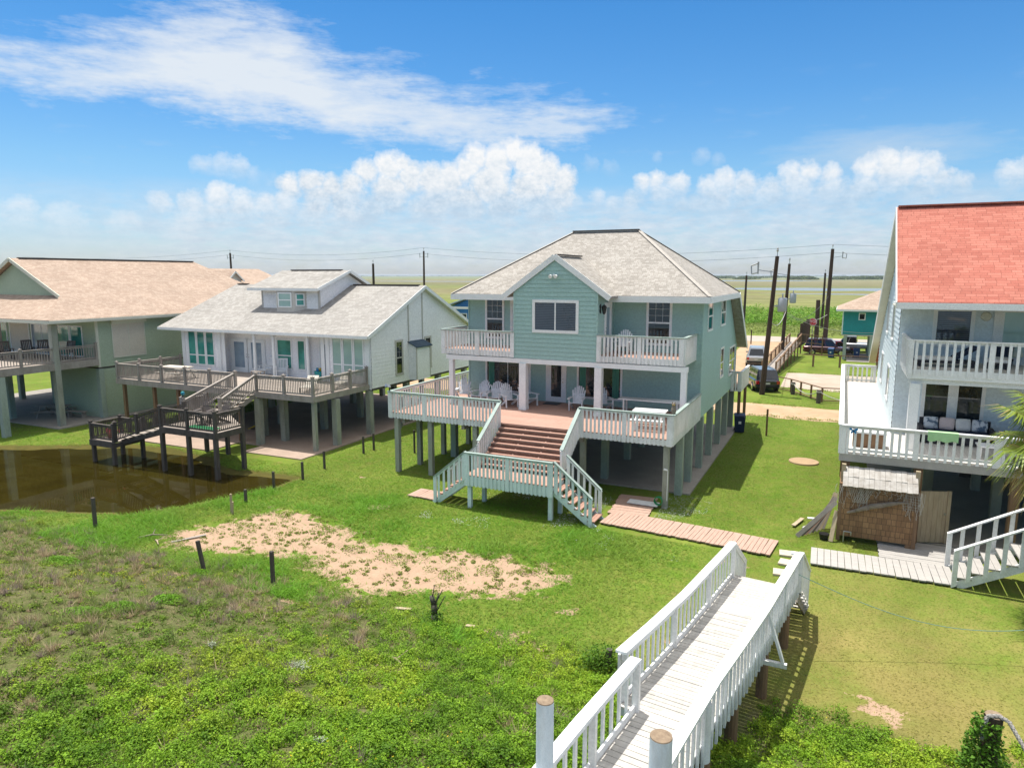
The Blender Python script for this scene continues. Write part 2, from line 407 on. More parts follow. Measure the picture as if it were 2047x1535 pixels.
EPS = [0]
def eps():
    EPS[0] += 1; return (EPS[0] % 7) * .0022
def railing(parent, p, q, h=.95, sp=.155, bw=.075, bd=.035, drop=.24, capw=.15, mat='white', capmat=None, posts=2, pw=.11, rim=True, side=1, cap_h=.04, under=True, name='railing', toplift=0):
    """p, q: ends at floor height. Balusters run past the floor over a rim board, below a flat cap."""
    e_ = eps(); h += e_; drop += e_; pw += e_
    p, q = Vector(p), Vector(q); d = q - p; L = math.hypot(d.x, d.y); t = Vector((d.x / L, d.y / L, 0)); n = Vector((t.y, -t.x, 0)) * side
    sl = d.z / L; mb = MB(); up = Vector((0, 0, 1))
    def vbox(s, w, o0, o1, z0, z1):
        c = p + t * s; zz = sl * s
        P = []
        for z in (z0, z1):
            for k, o in ((-1, o0), (1, o0), (1, o1), (-1, o1)):
                e = c + t * (k * w / 2) + n * o; P.append((e.x, e.y, p.z + sl * (s + k * w / 2) + z))
        mb.hexa(P)
    k = max(2, int(round(L / sp)))
    for i in range(k + 1):
        s = min(max(L * i / k, bw / 2 + .007), L - bw / 2 - .007)
        vbox(s, bw, .003, bd, -drop, h - cap_h - .001)
    if under: mb.beam(p + up * (h - cap_h - .045) - n * .02, q + up * (h - cap_h - .045) - n * .02, .035, .085)
    if under == 2: mb.beam(p + up * .1 - n * .02, q + up * .1 - n * .02, .035, .085)
    for i in range(posts):
        s = L * i / max(1, posts - 1); s = min(max(s, pw / 2 + .005), L - pw / 2 - .005)
        vbox(s, pw, -.04, .05, -drop, h - cap_h - .002)
    if rim: mb.beam(p - up * (drop * .48) - n * .025, q - up * (drop * .48) - n * .025, .045, drop * .98 - .01)
    o = mb.build(name, mat, parent)
    c = MB(); c.beam(p + up * h + n * .01, q + up * h + n * .01, capw, cap_h, top=True)
    c.build('top_rail', capmat or mat, o)
    return o

def rail2(parent, p, q, h=.92, sp=.11, mat='greywood', posts=2, pw=.12, drop=.0, name='railing', finial=True, skip0=False):
    """weathered railing: square balusters between a top and bottom rail, posts with caps"""
    e_ = eps(); h += e_; drop += e_ if drop else 0; pw += e_ * 1.3
    p, q = Vector(p), Vector(q); d = q - p; L = math.hypot(d.x, d.y); t = Vector((d.x, d.y, 0)) / L; sl = d.z / L; mb = MB(); up = Vector((0, 0, 1))
    k = max(2, int(L / sp)); w = .017
    n = Vector((t.y, -t.x, 0))
    for i in range(1, k):
        s = L * i / k; c = p + t * s; z = p.z + sl * s
        P = []
        for zz in (.1, h - .08):
            for a, b in ((-1, -1), (1, -1), (1, 1), (-1, 1)):
                e = c + t * (a * w) + n * (b * w); P.append((e.x, e.y, z + zz))
        mb.hexa(P)
    mb.beam(p + up * .09, q + up * .09, .06, .07); mb.beam(p + up * (h - .11), q + up * (h - .11), .04, .07)
    for i in range(1 if skip0 else 0, posts):
        s = L * i / max(1, posts - 1); c = p + t * s; z = p.z + sl * s
        mb.box(c.x - pw / 2, c.x + pw / 2, c.y - pw / 2, c.y + pw / 2, z - drop, z + h + .06)
        if finial: mb.box(c.x - pw * .66, c.x + pw * .66, c.y - pw * .66, c.y + pw * .66, z + h + .0601, z + h + .10); mb.cyl((c.x, c.y, z + h + .1), (c.x, c.y, z + h + .16), pw * .45, pw * .12, 8)
    o = mb.build(name, mat, parent)
    c = MB(); c.beam(p + up * h, q + up * h, .13, .04, top=True); c.build('top_rail', mat, o)
    return o

def pilings(parent, spots, z0, z1, r=.16, mat='piling', square=True, name='piling'):
    for (x, y) in spots:
        mb = MB()
        if square: mb.box(x - r, x + r, y - r, y + r, z0, z1)
        else: mb.cyl((x, y, z0), (x, y, z1), r, r * .95, 12)
        mb.build(name, mat, parent)

def roofplane(mb, pts, t=.14):
    """sloping slab: pts upper surface, extruded straight down"""
    mb.slab(pts, t)
# ---------------------------------------------------------------- terrain
_perm = np.random.default_rng(3).random((256, 256))
def vnoise(x, y):
    xi = np.floor(x).astype(int); yi = np.floor(y).astype(int); fx = x - xi; fy = y - yi
    fx = fx * fx * (3 - 2 * fx); fy = fy * fy * (3 - 2 * fy)
    g = lambda a, b: _perm[a % 256, b % 256]
    return (g(xi, yi) * (1 - fx) + g(xi + 1, yi) * fx) * (1 - fy) + (g(xi, yi + 1) * (1 - fx) + g(xi + 1, yi + 1) * fx) * fy
def fbm(x, y, o=4):
    s = 0; a = .5; t = 0
    for i in range(o): s = s + a * vnoise(x * 2 ** i + 17.3 * i, y * 2 ** i + 9.1 * i); t += a; a *= .5
    return s / t
def sstep(a, b, x):
    t = np.clip((x - a) / (b - a), 0, 1); return t * t * (3 - 2 * t)
def sdf(poly, x, y):
    """signed distance to polygon, negative inside"""
    x = np.asarray(x, float); y = np.asarray(y, float)
    d = np.full(x.shape, 1e9); ins = np.zeros(x.shape, bool)
    n = len(poly)
    for i in range(n):
        ax, ay = poly[i]; bx, by = poly[(i + 1) % n]
        ex, ey = bx - ax, by - ay; wx, wy = x - ax, y - ay
        t = np.clip((wx * ex + wy * ey) / (ex * ex + ey * ey), 0, 1)
        d = np.minimum(d, (wx - ex * t) ** 2 + (wy - ey * t) ** 2)
        c = ((ay > y) != (by > y)) & (x < (bx - ax) * (y - ay) / (by - ay + 1e-12) + ax)
        ins ^= c
    return np.where(ins, -1, 1) * np.sqrt(d)
POND = [(-60, 24.5), (-45, 20.6), (-41, 20.6), (-37, 22.6), (-34.5, 24.2), (-31.5, 24.5), (-28.2, 24.1), (-26, 22.9), (-23.6, 23.3), (-21.7, 23.4), (-21.6, 21.8), (-22.2, 20.3), (-22.8, 19.2), (-23.4, 17.8), (-24.3, 16.7), (-26.4, 16.1), (-28.9, 15.0), (-36, 12.6), (-60, 10)]
SAND = [(-20.9, 16.2), (-19.7, 19.2), (-18.2, 20.0), (-15.9, 19.3), (-13.6, 18.5), (-11.4, 19.0), (-9.6, 19.2), (-8., 19.1), (-7.2, 18.6), (-7.3, 17.7), (-8.4, 16.7), (-9.6, 16.1), (-11., 15.5), (-12.4, 14.9), (-13.4, 15.6), (-14.9, 16.), (-16.6, 16.), (-18.6, 15.3), (-19.8, 15.2)]
def duneh(x, y):
    x = np.asarray(x, float); y = np.asarray(y, float)
    foot = 14.9 + 1.4 * (fbm(x * .22 + 5, y * 0 + 3) - .5)
    h = 1.65 * sstep(0, 1, np.clip((foot - y) / 7.5, 0, 1)) * sstep(-2.5, 1.2, y)
    return h * (.86 + .3 * fbm(x * .35, y * .35)) + .22 * sstep(0, 2, foot - y) * (fbm(x * .9, y * .9) - .5)
def terr(x, y):
    x = np.asarray(x, float); y = np.asarray(y, float)
    z = duneh(x, y) + .05 * (fbm(x * .5 + 3, y * .5) - .5) * sstep(46, 42, y)
    near = sstep(80, 60, np.abs(x + 15)) * sstep(75, 55, y)
    z = z - .30 * sstep(.5, -1.6, sdf(POND, x, y) + 1.1 * (fbm(x * .6 + 9, y * .6) - .5)) * near
    # slabs and drives lie level
    return z
def tz(x, y): return float(terr(np.array([x]), np.array([y]))[0])

def axis(lo, hi, step, far_lo, far_hi, g=1.22):
    a = list(np.arange(lo, hi + 1e-6, step)); s = step
    while a[-1] < far_hi: s *= g; a.append(a[-1] + s)
    s = step; b = []
    c = a[0]
    while c > far_lo: s *= g; c -= s; b.append(c)
    return np.array(b[::-1] + a)
xs = axis(-48, 12, .26, -16000, 16000); ys = axis(3, 50, .26, -400, 16000)
GX, GY = np.meshgrid(xs, ys); GZ = terr(GX, GY)
nx, ny = len(xs), len(ys)
me = bpy.data.meshes.new('ground')
idx = np.arange(nx * ny).reshape(ny, nx)
quads = np.stack([idx[:-1, :-1], idx[:-1, 1:], idx[1:, 1:], idx[1:, :-1]], -1).reshape(-1, 4)
me.vertices.add(nx * ny); me.vertices.foreach_set('co', np.stack([GX, GY, GZ], -1).reshape(-1).astype(np.float32))
me.loops.add(quads.size); me.loops.foreach_set('vertex_index', quads.reshape(-1).astype(np.int32))
me.polygons.add(len(quads)); me.polygons.foreach_set('loop_start', np.arange(0, quads.size, 4, dtype=np.int32))
me.polygons.foreach_set('use_smooth', np.ones(len(quads), bool)); me.update(calc_edges=True); me.validate()
def fattr(name, arr):
    a = me.attributes.new(name, 'FLOAT', 'POINT'); a.data.foreach_set('value', arr.reshape(-1).astype(np.float32))
sand_d = sdf(SAND, GX, GY)
sandv = sstep(1.1, -1.2, sand_d + 1.5 * (fbm(GX * .7, GY * .7) - .5))
for (cx, cy, r) in ((-13.2, 13.95, .75), (-11.9, 14.2, .6), (-7.2, 14.6, .9), (-6.3, 14.35, .6), (-17.4, 13.9, .7), (-16.0, 21.5, .6), (-6.2, 16.6, .35), (-3.2, 16.3, .3), (1.35, 15.3, .6), (.9, 15.7, .35), (-3.1, 21.8, .35), (-2.4, 21.6, .35), (-19.0, 24.5, .3)):
    sandv = np.maximum(sandv, .78 * sstep(1.25, .35, np.hypot(GX - cx, (GY - cy) * 1.3) / r))
fattr('sand', sandv)
fattr('dune', sstep(.3, -1.2, GY - 14.9 + 1.2 * (fbm(GX * .3, GY * .3) - .5)))
fattr('pond', sstep(1.4, -.4, sdf(POND, GX, GY)))
fattr('dry', np.clip(sstep(13, 20, GX + 16) * 0 + sstep(22, 15, GY) * sstep(-6, -1, GX) * .9 + .5 * sstep(-3, .5, GX) * sstep(28, 20, GY), 0, 1))
ground = bpy.data.objects.new('ground', me); COL.objects.link(ground); struct(ground)

def ground_mat():
    m = bpy.data.materials.new('ground_cover'); nt, n, l, bs = nodes(m)
    P = pos(nt); at = lambda k: N(nt, 'ShaderNodeAttribute', attribute_name=k).outputs['Fac']
    sx = N(nt, 'ShaderNodeSeparateXYZ'); l.new(P, sx.inputs[0])
    n1 = noise(nt, P, .35, 5, .6); n2 = noise(nt, P, 2.2, 6, .65); n3 = noise(nt, P, 17., 4, .7)
    lawn = mixc(nt, ramp(nt, n1, [(.38, 0.), (.62, 1.)]), (.12, .205, .02), (.17, .235, .034))
    lawn = mixc(nt, ramp(nt, n2, [(.42, 0.), (.66, .8)]), lawn, (.21, .21, .05))
    lawn = mixc(nt, mth(nt, 'MULTIPLY', at('dry'), ramp(nt, n1, [(.3, .25), (.6, 1.)])), lawn, (.27, .23, .075))
    lawn = mixc(nt, 1., lawn, ramp(nt, n3, [(.3, .8), (.7, 1.15)]), 'MULTIPLY')
    lawn = mixc(nt, 1., lawn, ramp(nt, noise(nt, mapping(nt, P, (.35, .16, 1)), 1., 5, .65), [(.3, .66), (.7, 1.0)]), 'MULTIPLY')
    dune = mixc(nt, ramp(nt, n2, [(.35, 0.), (.65, 1.)]), (.07, .10, .02), (.14, .13, .06))
    dune = mixc(nt, 1., dune, ramp(nt, n3, [(.3, .5), (.7, 1.3)]), 'MULTIPLY')
    col = mixc(nt, at('dune'), lawn, dune)
    pond = mixc(nt, ramp(nt, n2, [(.4, 0.), (.6, 1.)]), (.075, .07, .018), (.10, .085, .022))
    col = mixc(nt, ramp(nt, mth(nt, 'ADD', at('pond'), mth(nt, 'MULTIPLY', mth(nt, 'SUBTRACT', n2, .5), .5)), [(.55, 0.), (.85, 1.)]), col, pond)
    sv = mth(nt, 'ADD', at('sand'), mth(nt, 'MULTIPLY', mth(nt, 'SUBTRACT', n2, .5), 2.1))
    sv = mth(nt, 'ADD', sv, mth(nt, 'MULTIPLY', mth(nt, 'SUBTRACT', n3, .5), .55))
    sandc = mixc(nt, ramp(nt, n2, [(.35, 0.), (.7, 1.)]), (.41, .285, .195), (.34, .23, .155))
    sandc = mixc(nt, 1., sandc, ramp(nt, n3, [(.3, .86), (.7, 1.08)]), 'MULTIPLY')
    col = mixc(nt, ramp(nt, sv, [(.44, 0.), (.56, 1.)]), col, sandc)
    # the marsh inland: bands that run parallel to the road, drawn out along it
    pm = mapping(nt, P, (.0035, .018, 0)); b1 = noise(nt, pm, 1., 6, .6)
    pm2 = mapping(nt, P, (.0012, .006, 0), (3, 5, 0)); b2 = noise(nt, pm2, 1., 5, .6)
    dist = mth(nt, 'DIVIDE', 100., mth(nt, 'MAXIMUM', sx.outputs[1], 1.))
    dist = mth(nt, 'ADD', dist, mth(nt, 'MULTIPLY', mth(nt, 'SUBTRACT', b1, .5), mth(nt, 'MULTIPLY', dist, .55)))
    marsh = ramp(nt, dist, [(0., (.16, .20, .13)), (.04, (.17, .21, .10)), (.09, (.20, .185, .10)), (.15, (.15, .15, .07)), (.22, (.17, .19, .055)), (.34, (.19, .20, .07)), (.46, (.17, .21, .045)), (.60, (.13, .19, .03)), (.80, (.17, .20, .05)), (1., (.14, .19, .035))])
    marsh = mixc(nt, ramp(nt, b2, [(.46, 0.), (.6, .85)]), marsh, (.19, .165, .085))
    marsh = mixc(nt, 1., marsh, ramp(nt, noise(nt, mapping(nt, P, (.05, .12, 0)), 1., 7, .7), [(.3, .5), (.7, 1.35)]), 'MULTIPLY')
    col = mixc(nt, ramp(nt, mth(nt, 'MULTIPLY', sx.outputs[1], 1 / 200.), [(.54, 0.), (.58, 1.)]), col, marsh)
    col = mixc(nt, ramp(nt, mth(nt, 'MULTIPLY_ADD', sx.outputs[1], .05, c=.5), [(.1, 1.), (.2, 0.)]), col, (.50, .43, .34))
    l.new(col, bs.inputs['Base Color']); bs.inputs['Roughness'].default_value = .95; spec(bs, .1)
    bump(nt, bs, mth(nt, 'ADD', mth(nt, 'MULTIPLY', n2, .8), mth(nt, 'MULTIPLY', n3, .35)), .5, .06)
    return m
me.materials.append(ground_mat())

def sheet(name, pts, z, mat, t=.0, sub=0):
    mb = MB()
    if t: mb.slab([(x, y, z) for x, y in pts], t)
    else: mb.poly([(x, y, z) for x, y in pts])
    return struct(mb.build(name, mat))

def water_mat():
    m = bpy.data.materials.new('brown_water'); nt, n, l, bs = nodes(m)
    P = pos(nt); f = noise(nt, P, .5, 5, .6)
    l.new(mixc(nt, ramp(nt, f, [(.35, 0.), (.65, 1.)]), (.026, .020, .003), (.036, .029, .005)), bs.inputs['Base Color'])
    bs.inputs['Roughness'].default_value = .015; bs.inputs['IOR'].default_value = 1.33
    bump(nt, bs, noise(nt, mapping(nt, P, (1, 1.6, 1)), 2.5, 3), .03, .02)
    # shallow edges let the grassy bottom show
    t = nt.nodes.new('ShaderNodeBsdfTransparent'); t.inputs[0].default_value = (.50, .43, .17, 1)
    a = ramp(nt, noise(nt, P, .6, 5, .65), [(.36, .72), (.6, .97)])
    mx = nt.nodes.new('ShaderNodeMixShader'); l.new(a, mx.inputs[0]); l.new(t.outputs[0], mx.inputs[1]); l.new(bs.outputs[0], mx.inputs[2])
    l.new(mx.outputs[0], n.get('Material Output').inputs[0])
    return m
sheet('pond_water', [(-62, 9), (-20.9, 9), (-20.9, 25.5), (-62, 26)], -.11, water_mat())
def marshwater():
    m = bpy.data.materials.new('marsh_water'); nt, n, l, bs = nodes(m)
    bs.inputs['Base Color'].default_value = (.10, .12, .14, 1); bs.inputs['Roughness'].default_value = .12
    bump(nt, bs, noise(nt, mapping(nt, pos(nt), (.05, .3, 1)), 1., 3), .1, .2); return m
MW = marshwater()
def wobble(x0, x1, yc, wid, k=26, seed=1):
    r = random.Random(seed); up = []; dn = []
    for i in range(k + 1):
        t = i / k; x = x0 + (x1 - x0) * t; e = min(1, 6 * t, 6 * (1 - t))
        up.append((x, yc + wid * (.5 + .35 * r.random()) * e + .01)); dn.append((x, yc - wid * (.5 + .35 * r.random()) * e))
    return dn + up[::-1]
for i, a in enumerate([(-110, 330, 500, 70), (-40, 140, 372, 14), (-420, -20, 1250, 160), (-700, -250, 900, 60), (60, 700, 2300, 500), (-330, -215, 345, 16), (-900, 400, 3600, 700)]):
    struct(bpy.data.objects[sheet('water', wobble(*a, seed=i), .02 + .004 * i, MW).name])
struct(sheet('sea', [(-16000, -16000), (16000, -16000), (16000, -38), (-16000, -42)], .05, MW))
# road, side road, drives
def earth(name, c1, c2, c3):
    m = bpy.data.materials.new(name); nt, n, l, bs = nodes(m); P = pos(nt)
    c = mixc(nt, ramp(nt, noise(nt, P, .5, 6, .65), [(.35, 0.), (.65, 1.)]), c1, c2)
    c = mixc(nt, ramp(nt, noise(nt, P, 1.3, 6, .7), [(.55, 0.), (.7, .7)]), c, c3)
    l.new(c, bs.inputs['Base Color']); bs.inputs['Roughness'].default_value = .95; spec(bs, .1)
    bump(nt, bs, noise(nt, P, 7., 4), .4, .03); return m
M['dirt'] = earth('sandy_track', (.46, .315, .20), (.37, .25, .155), (.17, .17, .05))
M['paved'] = earth('worn_pale_road', (.43, .365, .31), (.37, .31, .26), (.30, .25, .2))
M['shell'] = earth('crushed_shell', (.43, .355, .285), (.36, .29, .225), (.27, .23, .17))
def ragged(a, b, amp, seed, n=40):
    r = random.Random(seed); out = []
    for i in range(n + 1):
        t = i / n; out.append((a[0] + (b[0] - a[0]) * t + (r.random() - .5) * amp, a[1] + (b[1] - a[1]) * t + (r.random() - .5) * amp))
    return out
sheet('road', ragged((-400, 101.2), (300, 101.2), .5, 1, 200) + ragged((300, 110.4), (-400, 110.4), .5, 2, 200), .020, 'paved')
sheet('side_road', ragged((-9.9, 66), (-12.6, 101.0), .8, 3) + ragged((-6.2, 101.), (-6.4, 86), .6, 4) + ragged((-6.4, 86), (-7.2, 66), .5, 5), .012, 'dirt')
sheet('dirt_track', ragged((-80, 47.2), (12, 46.6), .5, 6, 120) + ragged((12, 51.2), (-80, 52.), .5, 7, 120), .008, 'dirt')
sheet('parking_pad', ragged((-10.2, 57), (-10.0, 66), .4, 8, 12) + ragged((-6.8, 66), (-6.2, 60.5), .4, 9, 12), .016, 'dirt')
sheet('shell_lot', ragged((-4.3, 60.2), (8, 57.5), .5, 10, 20) + ragged((8, 70.0), (-4.3, 69.3), .5, 11, 20), .010, 'shell')
# slabs under the houses
sheet('carport_slab', [(-13.3, 28.2), (-5.25, 28.2), (-5.25, 42.6), (-13.3, 42.6)], .07, 'concrete', .2)
sheet('carport_slab', [(-35.2, 24.9), (-29.2, 24.9), (-29.2, 26.9), (-27.5, 26.9), (-27.5, 25.5), (-23.65, 25.6), (-23.65, 43), (-35.2, 43)], .06, 'concretepink', .2)
sheet('carport_slab', [(-57, 24.8), (-41.4, 24.8), (-41.4, 44.9), (-57, 44.9)], .07, 'concrete', .2)
sheet('carport_slab', [(1.5, 26.3), (9, 26.3), (9, 44), (1.5, 44)], .06, 'concrete', .2)
sheet('carport_slab', [(.6, 81), (12, 81), (12, 90), (.6, 90)], .06, 'concrete', .2)
# board paths
def boardpath(name, pts, w, mat, z=.09, n=None, bw=.145):
    """boards laid across a centre line"""
    mb = MB(); r = random.Random(len(pts) + int(w * 10))
    for (a, b) in zip(pts[:-1], pts[1:]):
        a, b = Vector((a[0], a[1], 0)), Vector((b[0], b[1], 0)); d = b - a; L = d.length; t = d / L; ang = math.atan2(t.y, t.x)
        k = int(L / bw)
        for i in range(k):
            c = a + t * ((i + .5) * L / k); j = (r.random() - .5)
            mb.cbox((c.x + t.y * j * .06, c.y - t.x * j * .06, z - .02 + j * .012), (L / k - .014, w + j * .04, .04), ang + j * .02)
    return struct(mb.build(name, mat))
boardpath('board_path', [(-7.05, 27.0), (-6.85, 24.6)], 1.5, 'pathred', .085)
boardpath('board_path', [(-7.5, 24.1), (-4.4, 23.85), (-1.55, 23.55)], 1.45, 'pathred', .095)
boardpath('board_path', [(-15.7, 23.55), (-14.2, 23.5)], 1.0, 'pathred', .09)
boardpath('board_path', [(-.44, 23.4), (3.5, 23.5)], 1.42, 'greyplank', .10, bw=.19)
boardpath('board_path', [(2.9, 24.22), (2.9, 26.1)], 2.7, 'greyplank', .09, bw=.16)

# ---------------------------------------------------------------- ground cover meshes
CAMP = (0., 0., 9.)
def seen(x, y, z, pad=1.12):
    a = R(25.4); th = R(8.87)
    xr = x * math.cos(a) + y * math.sin(a); yf = -x * math.sin(a) + y * math.cos(a); dz = z - 9.
    d = yf * math.cos(th) - dz * math.sin(th); u = yf * math.sin(th) + dz * math.cos(th)
    return (d > 1) & (np.abs(xr / d) < .737 * pad + .02) & (np.abs(u / d) < .553 * pad + .03)
def leafmesh(name, V, per, cols, mat, kind='stuff', parent=None):
    """V: (n, per, 3) little faces; cols: (n, 3)"""
    n = len(V); me = bpy.data.meshes.new(name)
    me.vertices.add(n * per); me.vertices.foreach_set('co', V.reshape(-1).astype(np.float32))
    me.loops.add(n * per); me.loops.foreach_set('vertex_index', np.arange(n * per, dtype=np.int32))
    me.polygons.add(n); me.polygons.foreach_set('loop_start', np.arange(0, n * per, per, dtype=np.int32)); me.update(calc_edges=True)
    a = me.attributes.new('col', 'FLOAT_COLOR', 'POINT')
    c = np.ones((n * per, 4), np.float32); c[:, :3] = np.repeat(cols, per, 0); a.data.foreach_set('color', c.reshape(-1))
    me.materials.append(M[mat]); o = bpy.data.objects.new(name, me); COL.objects.link(o)
    if parent is not None: o.parent = parent
    if kind: o['kind'] = kind
    return o
def leaves(P, size, tilt=.9):
    """rhombic leaves at points P, random attitude biased to face up"""
    n = len(P); nrm = rng.normal(size=(n, 3)) * tilt; nrm[:, 2] = np.abs(nrm[:, 2]) + .5; nrm /= np.linalg.norm(nrm, axis=1)[:, None]
    a = rng.normal(size=(n, 3)); u = np.cross(nrm, a); u /= np.linalg.norm(u, axis=1)[:, None]; v = np.cross(nrm, u)
    s = size[:, None]
    return np.stack([P - u * s * .55, P - v * s * .32 , P + u * s * .6, P + v * s * .32], 1)
def bladesv(P, h, w, lean):
    lean = np.broadcast_to(lean, (len(P),)); n = len(P); t = rng.random(n) * 6.283; d = np.stack([np.cos(t), np.sin(t), 0 * t], -1)
    t2 = rng.random(n) * 6.283; e = np.stack([np.cos(t2), np.sin(t2), 0 * t], -1)
    up = np.array([0, 0, 1.]); tip = P + up * h[:, None] + e * (h * lean)[:, None]
    return np.stack([P - d * w[:, None], P + d * w[:, None], tip], 1)
def scatter(n, x0, x1, y0, y1):
    x = rng.uniform(x0, x1, n); y = rng.uniform(y0, y1, n); z = terr(x, y); k = seen(x, y, z); return x[k], y[k], z[k]
def clump(x, y, f, s=0): return fbm(x * f + s, y * f + s * 2)

# the walkover, its posts and slabs stay clear of plants
def clear(x, y):
    wx = -2.15 + .1117 * (y - 17.9)
    k = (x > -13.4) & (x < -5.2) & (y > 28.2)
    k |= (sdf([(-35.3, 24.8), (-23.6, 24.8), (-23.6, 43), (-35.3, 43)], x, y) < 0)
    k |= (x > 1.4) & (y > 24) | (x < -41.3) & (y > 24.7)
    k |= (x > -7.9) & (x < -5.9) & (y > 23) & (y < 28.2) | (x > -7.9) & (x < -1.5) & (y > 22.85) & (y < 24.65) | (x > -15.8) & (x < -13) & (y > 23) & (y < 24.1)
    k |= (x > -.5) & (y > 22.7) & (y < 24.3) | (y > 46.6) & (y < 52)
    k |= (np.hypot(x + 1.27, y - 35.85) < .75)
    return ~k
def bare(x, y):   # how sandy
    return sstep(.6, -.5, sdf(SAND, x, y) + 1.6 * (fbm(x * 1.1, y * 1.1) - .5))

# lawn grass: short blades
x, y, z = (np.concatenate(q) for q in zip(scatter(1100000, -38, 5, 13.6, 56), scatter(260000, -64, -38, 14, 42)))
d = np.hypot(x, y); p = np.clip((30 / d) ** 1.2, .25, 1) * (1 - bare(x, y) * .97) * clear(x, y) * (sdf(POND, x, y) + .8 * (fbm(x, y) - .5) > .1)
rough = sstep(.35, .75, clump(x, y, .33, 3)); p = p * (1 - .5 * sstep(-6, -2, x) * (y < 24)); k = rng.random(len(x)) < p; x, y, z = x[k], y[k], z[k]
P = np.stack([x, y, z], -1)
tall = sstep(-2.5, -7.5, x) * sstep(25, 21.5, y) * (.4 + 1.2 * sstep(.4, .65, clump(x, y, .5, 8)))
h = (.02 + .03 * rng.random(len(x))) * (1 + 2.2 * tall) * (1 - .45 * sstep(-6, -2, x))
dry = np.clip(.04 + .62 * sstep(22, 16, y) * sstep(-7, -2, x) + .75 * (fbm(x * .5, y * .5) - .38) + .25 * sstep(-3, 0, x), 0, 1)[:, None]
cols = np.array([.13, .25, .02]) * (1 - dry) + np.array([.26, .235, .06]) * dry
cols = cols * (.78 + .5 * rng.random((len(x), 1))) * (.80 + .42 * fbm(x * .35, y * .16, 5))[:, None] * 1.06 + np.array([.0, .03, .0]) * tall[:, None]
leafmesh('lawn_grass', bladesv(P, h, .006 + .008 * rng.random(len(x)), 1.7 + 1.4 * sstep(-6, -2, x)), 3, cols, 'leaf')

# dune plants: mounds of leaves with gaps between, lush to the right, sparser and drier to the left
def leavesn(P, nrm, size, jit=.55, asp=.34):
    n = len(P); nrm = nrm + rng.normal(size=(n, 3)) * jit; nrm /= np.linalg.norm(nrm, axis=1)[:, None]
    a = rng.normal(size=(n, 3)); u = np.cross(nrm, a); u /= np.linalg.norm(u, axis=1)[:, None]; v = np.cross(nrm, u); s = size[:, None]
    return np.stack([P - u * s * .55, P - v * s * asp, P + u * s * .6, P + v * s * asp], 1)
def dune_at(x, y):
    foot = 14.9 + 1.4 * (fbm(x * .22 + 5, y * 0 + 3) - .5)
    lush = sstep(-13.5, -7.5, x + 9 * (fbm(x * .35, y * .35) - .5) + (10.5 - y) * .45)
    return foot, lush
def off_walk(x, y):
    wx = -2.15 + .1117 * (y - 17.9); return ~((y > 12.4) & (x > wx - .1) & (x < wx + 1.6))
x, y, z = scatter(17000, -27, 4.4, 3.0, 15.9); foot, lush = dune_at(x, y)
pat = .5 * clump(x, y, .55, 4) + .5 * clump(x, y, 1.7, 7)
k = (.34 + .66 * lush) * sstep(.30, .50, pat + .10 * lush) * sstep(-.1, .9, foot - y + 1.2 * (pat - .5))
k = np.where(x > -1.4, np.maximum(k, .8) * sstep(15.1, 14.1, y + 2 * (pat - .5)), k) * (1 - .95 * bare(x, y)) * off_walk(x, y)
k = rng.random(len(x)) < k; x, y, z, lush, pat = x[k], y[k], z[k], lush[k], pat[k]
nc = len(x); r = (.07 + .15 * rng.random(nc) ** 1.6) * (.75 + .45 * lush); hgt = r * (.5 + .9 * rng.random(nc)); tone = rng.random(nc) * .55 + .45 * sstep(.35, .65, clump(x, y, .4, 12))
per = np.clip((r / .14) ** 2 * 105, 24, 300).astype(int); ci = np.repeat(np.arange(nc), per); n = len(ci)
th = rng.random(n) * 6.283; ph = np.arccos(1 - rng.random(n) * .98); d = np.stack([np.sin(ph) * np.cos(th), np.sin(ph) * np.sin(th), np.cos(ph)], -1)
rad = (.62 + .42 * rng.random(n))[:, None]; ex = 1 + .35 * np.sin(th * 3 + ci)[:, None]
P = np.stack([x[ci], y[ci], z[ci] - .01], -1) + d * rad * np.stack([r[ci] * ex[:, 0], r[ci] * ex[:, 0], hgt[ci]], -1)
c0 = np.array([.08, .175, .013]); c1 = np.array([.20, .35, .022]); c2 = np.array([.31, .40, .03]); t = tone[ci][:, None]
cols = np.where(t < .5, c0 + (c1 - c0) * t * 2, c1 + (c2 - c1) * (t * 2 - 1)) * (.65 + .7 * rng.random((n, 1)))
cols = cols * (.80 + .20 * lush[ci][:, None]) + np.array([.03, .015, .012]) * (1 - lush[ci][:, None])
leafmesh('dune_vines', leavesn(P, d * .8 + np.array([0, 0, .45]), (.018 + .030 * rng.random(n)) * (.75 + .6 * rng.random(nc)[ci])), 4, cols, 'leaf')
# low runners and litter between the mounds
x, y, z = scatter(330000, -27, 4.2, 3.0, 15.8); foot, lush = dune_at(x, y); pat = clump(x, y, 2.6, 9)
k = (.25 + .4 * lush) * sstep(.3, .6, pat) * sstep(-.1, .8, foot - y + pat - .5) * (1 - .92 * bare(x, y)) * off_walk(x, y); k = np.where(x > -1.4, k * sstep(15.0, 14.2, y), k)
k = rng.random(len(x)) < k; x, y, z, lush = x[k], y[k], z[k], lush[k]; n = len(x)
cols = np.where(rng.random((n, 1)) < .25 + .5 * (1 - lush[:, None]), np.array([.24, .19, .10]), np.array([.13, .215, .02])) * (.5 + .9 * rng.random((n, 1)))
leafmesh('dune_ground_cover', leaves(np.stack([x, y, z + .015 + .05 * rng.random(n)], -1), .02 + .035 * rng.random(n)), 4, cols, 'leaf')
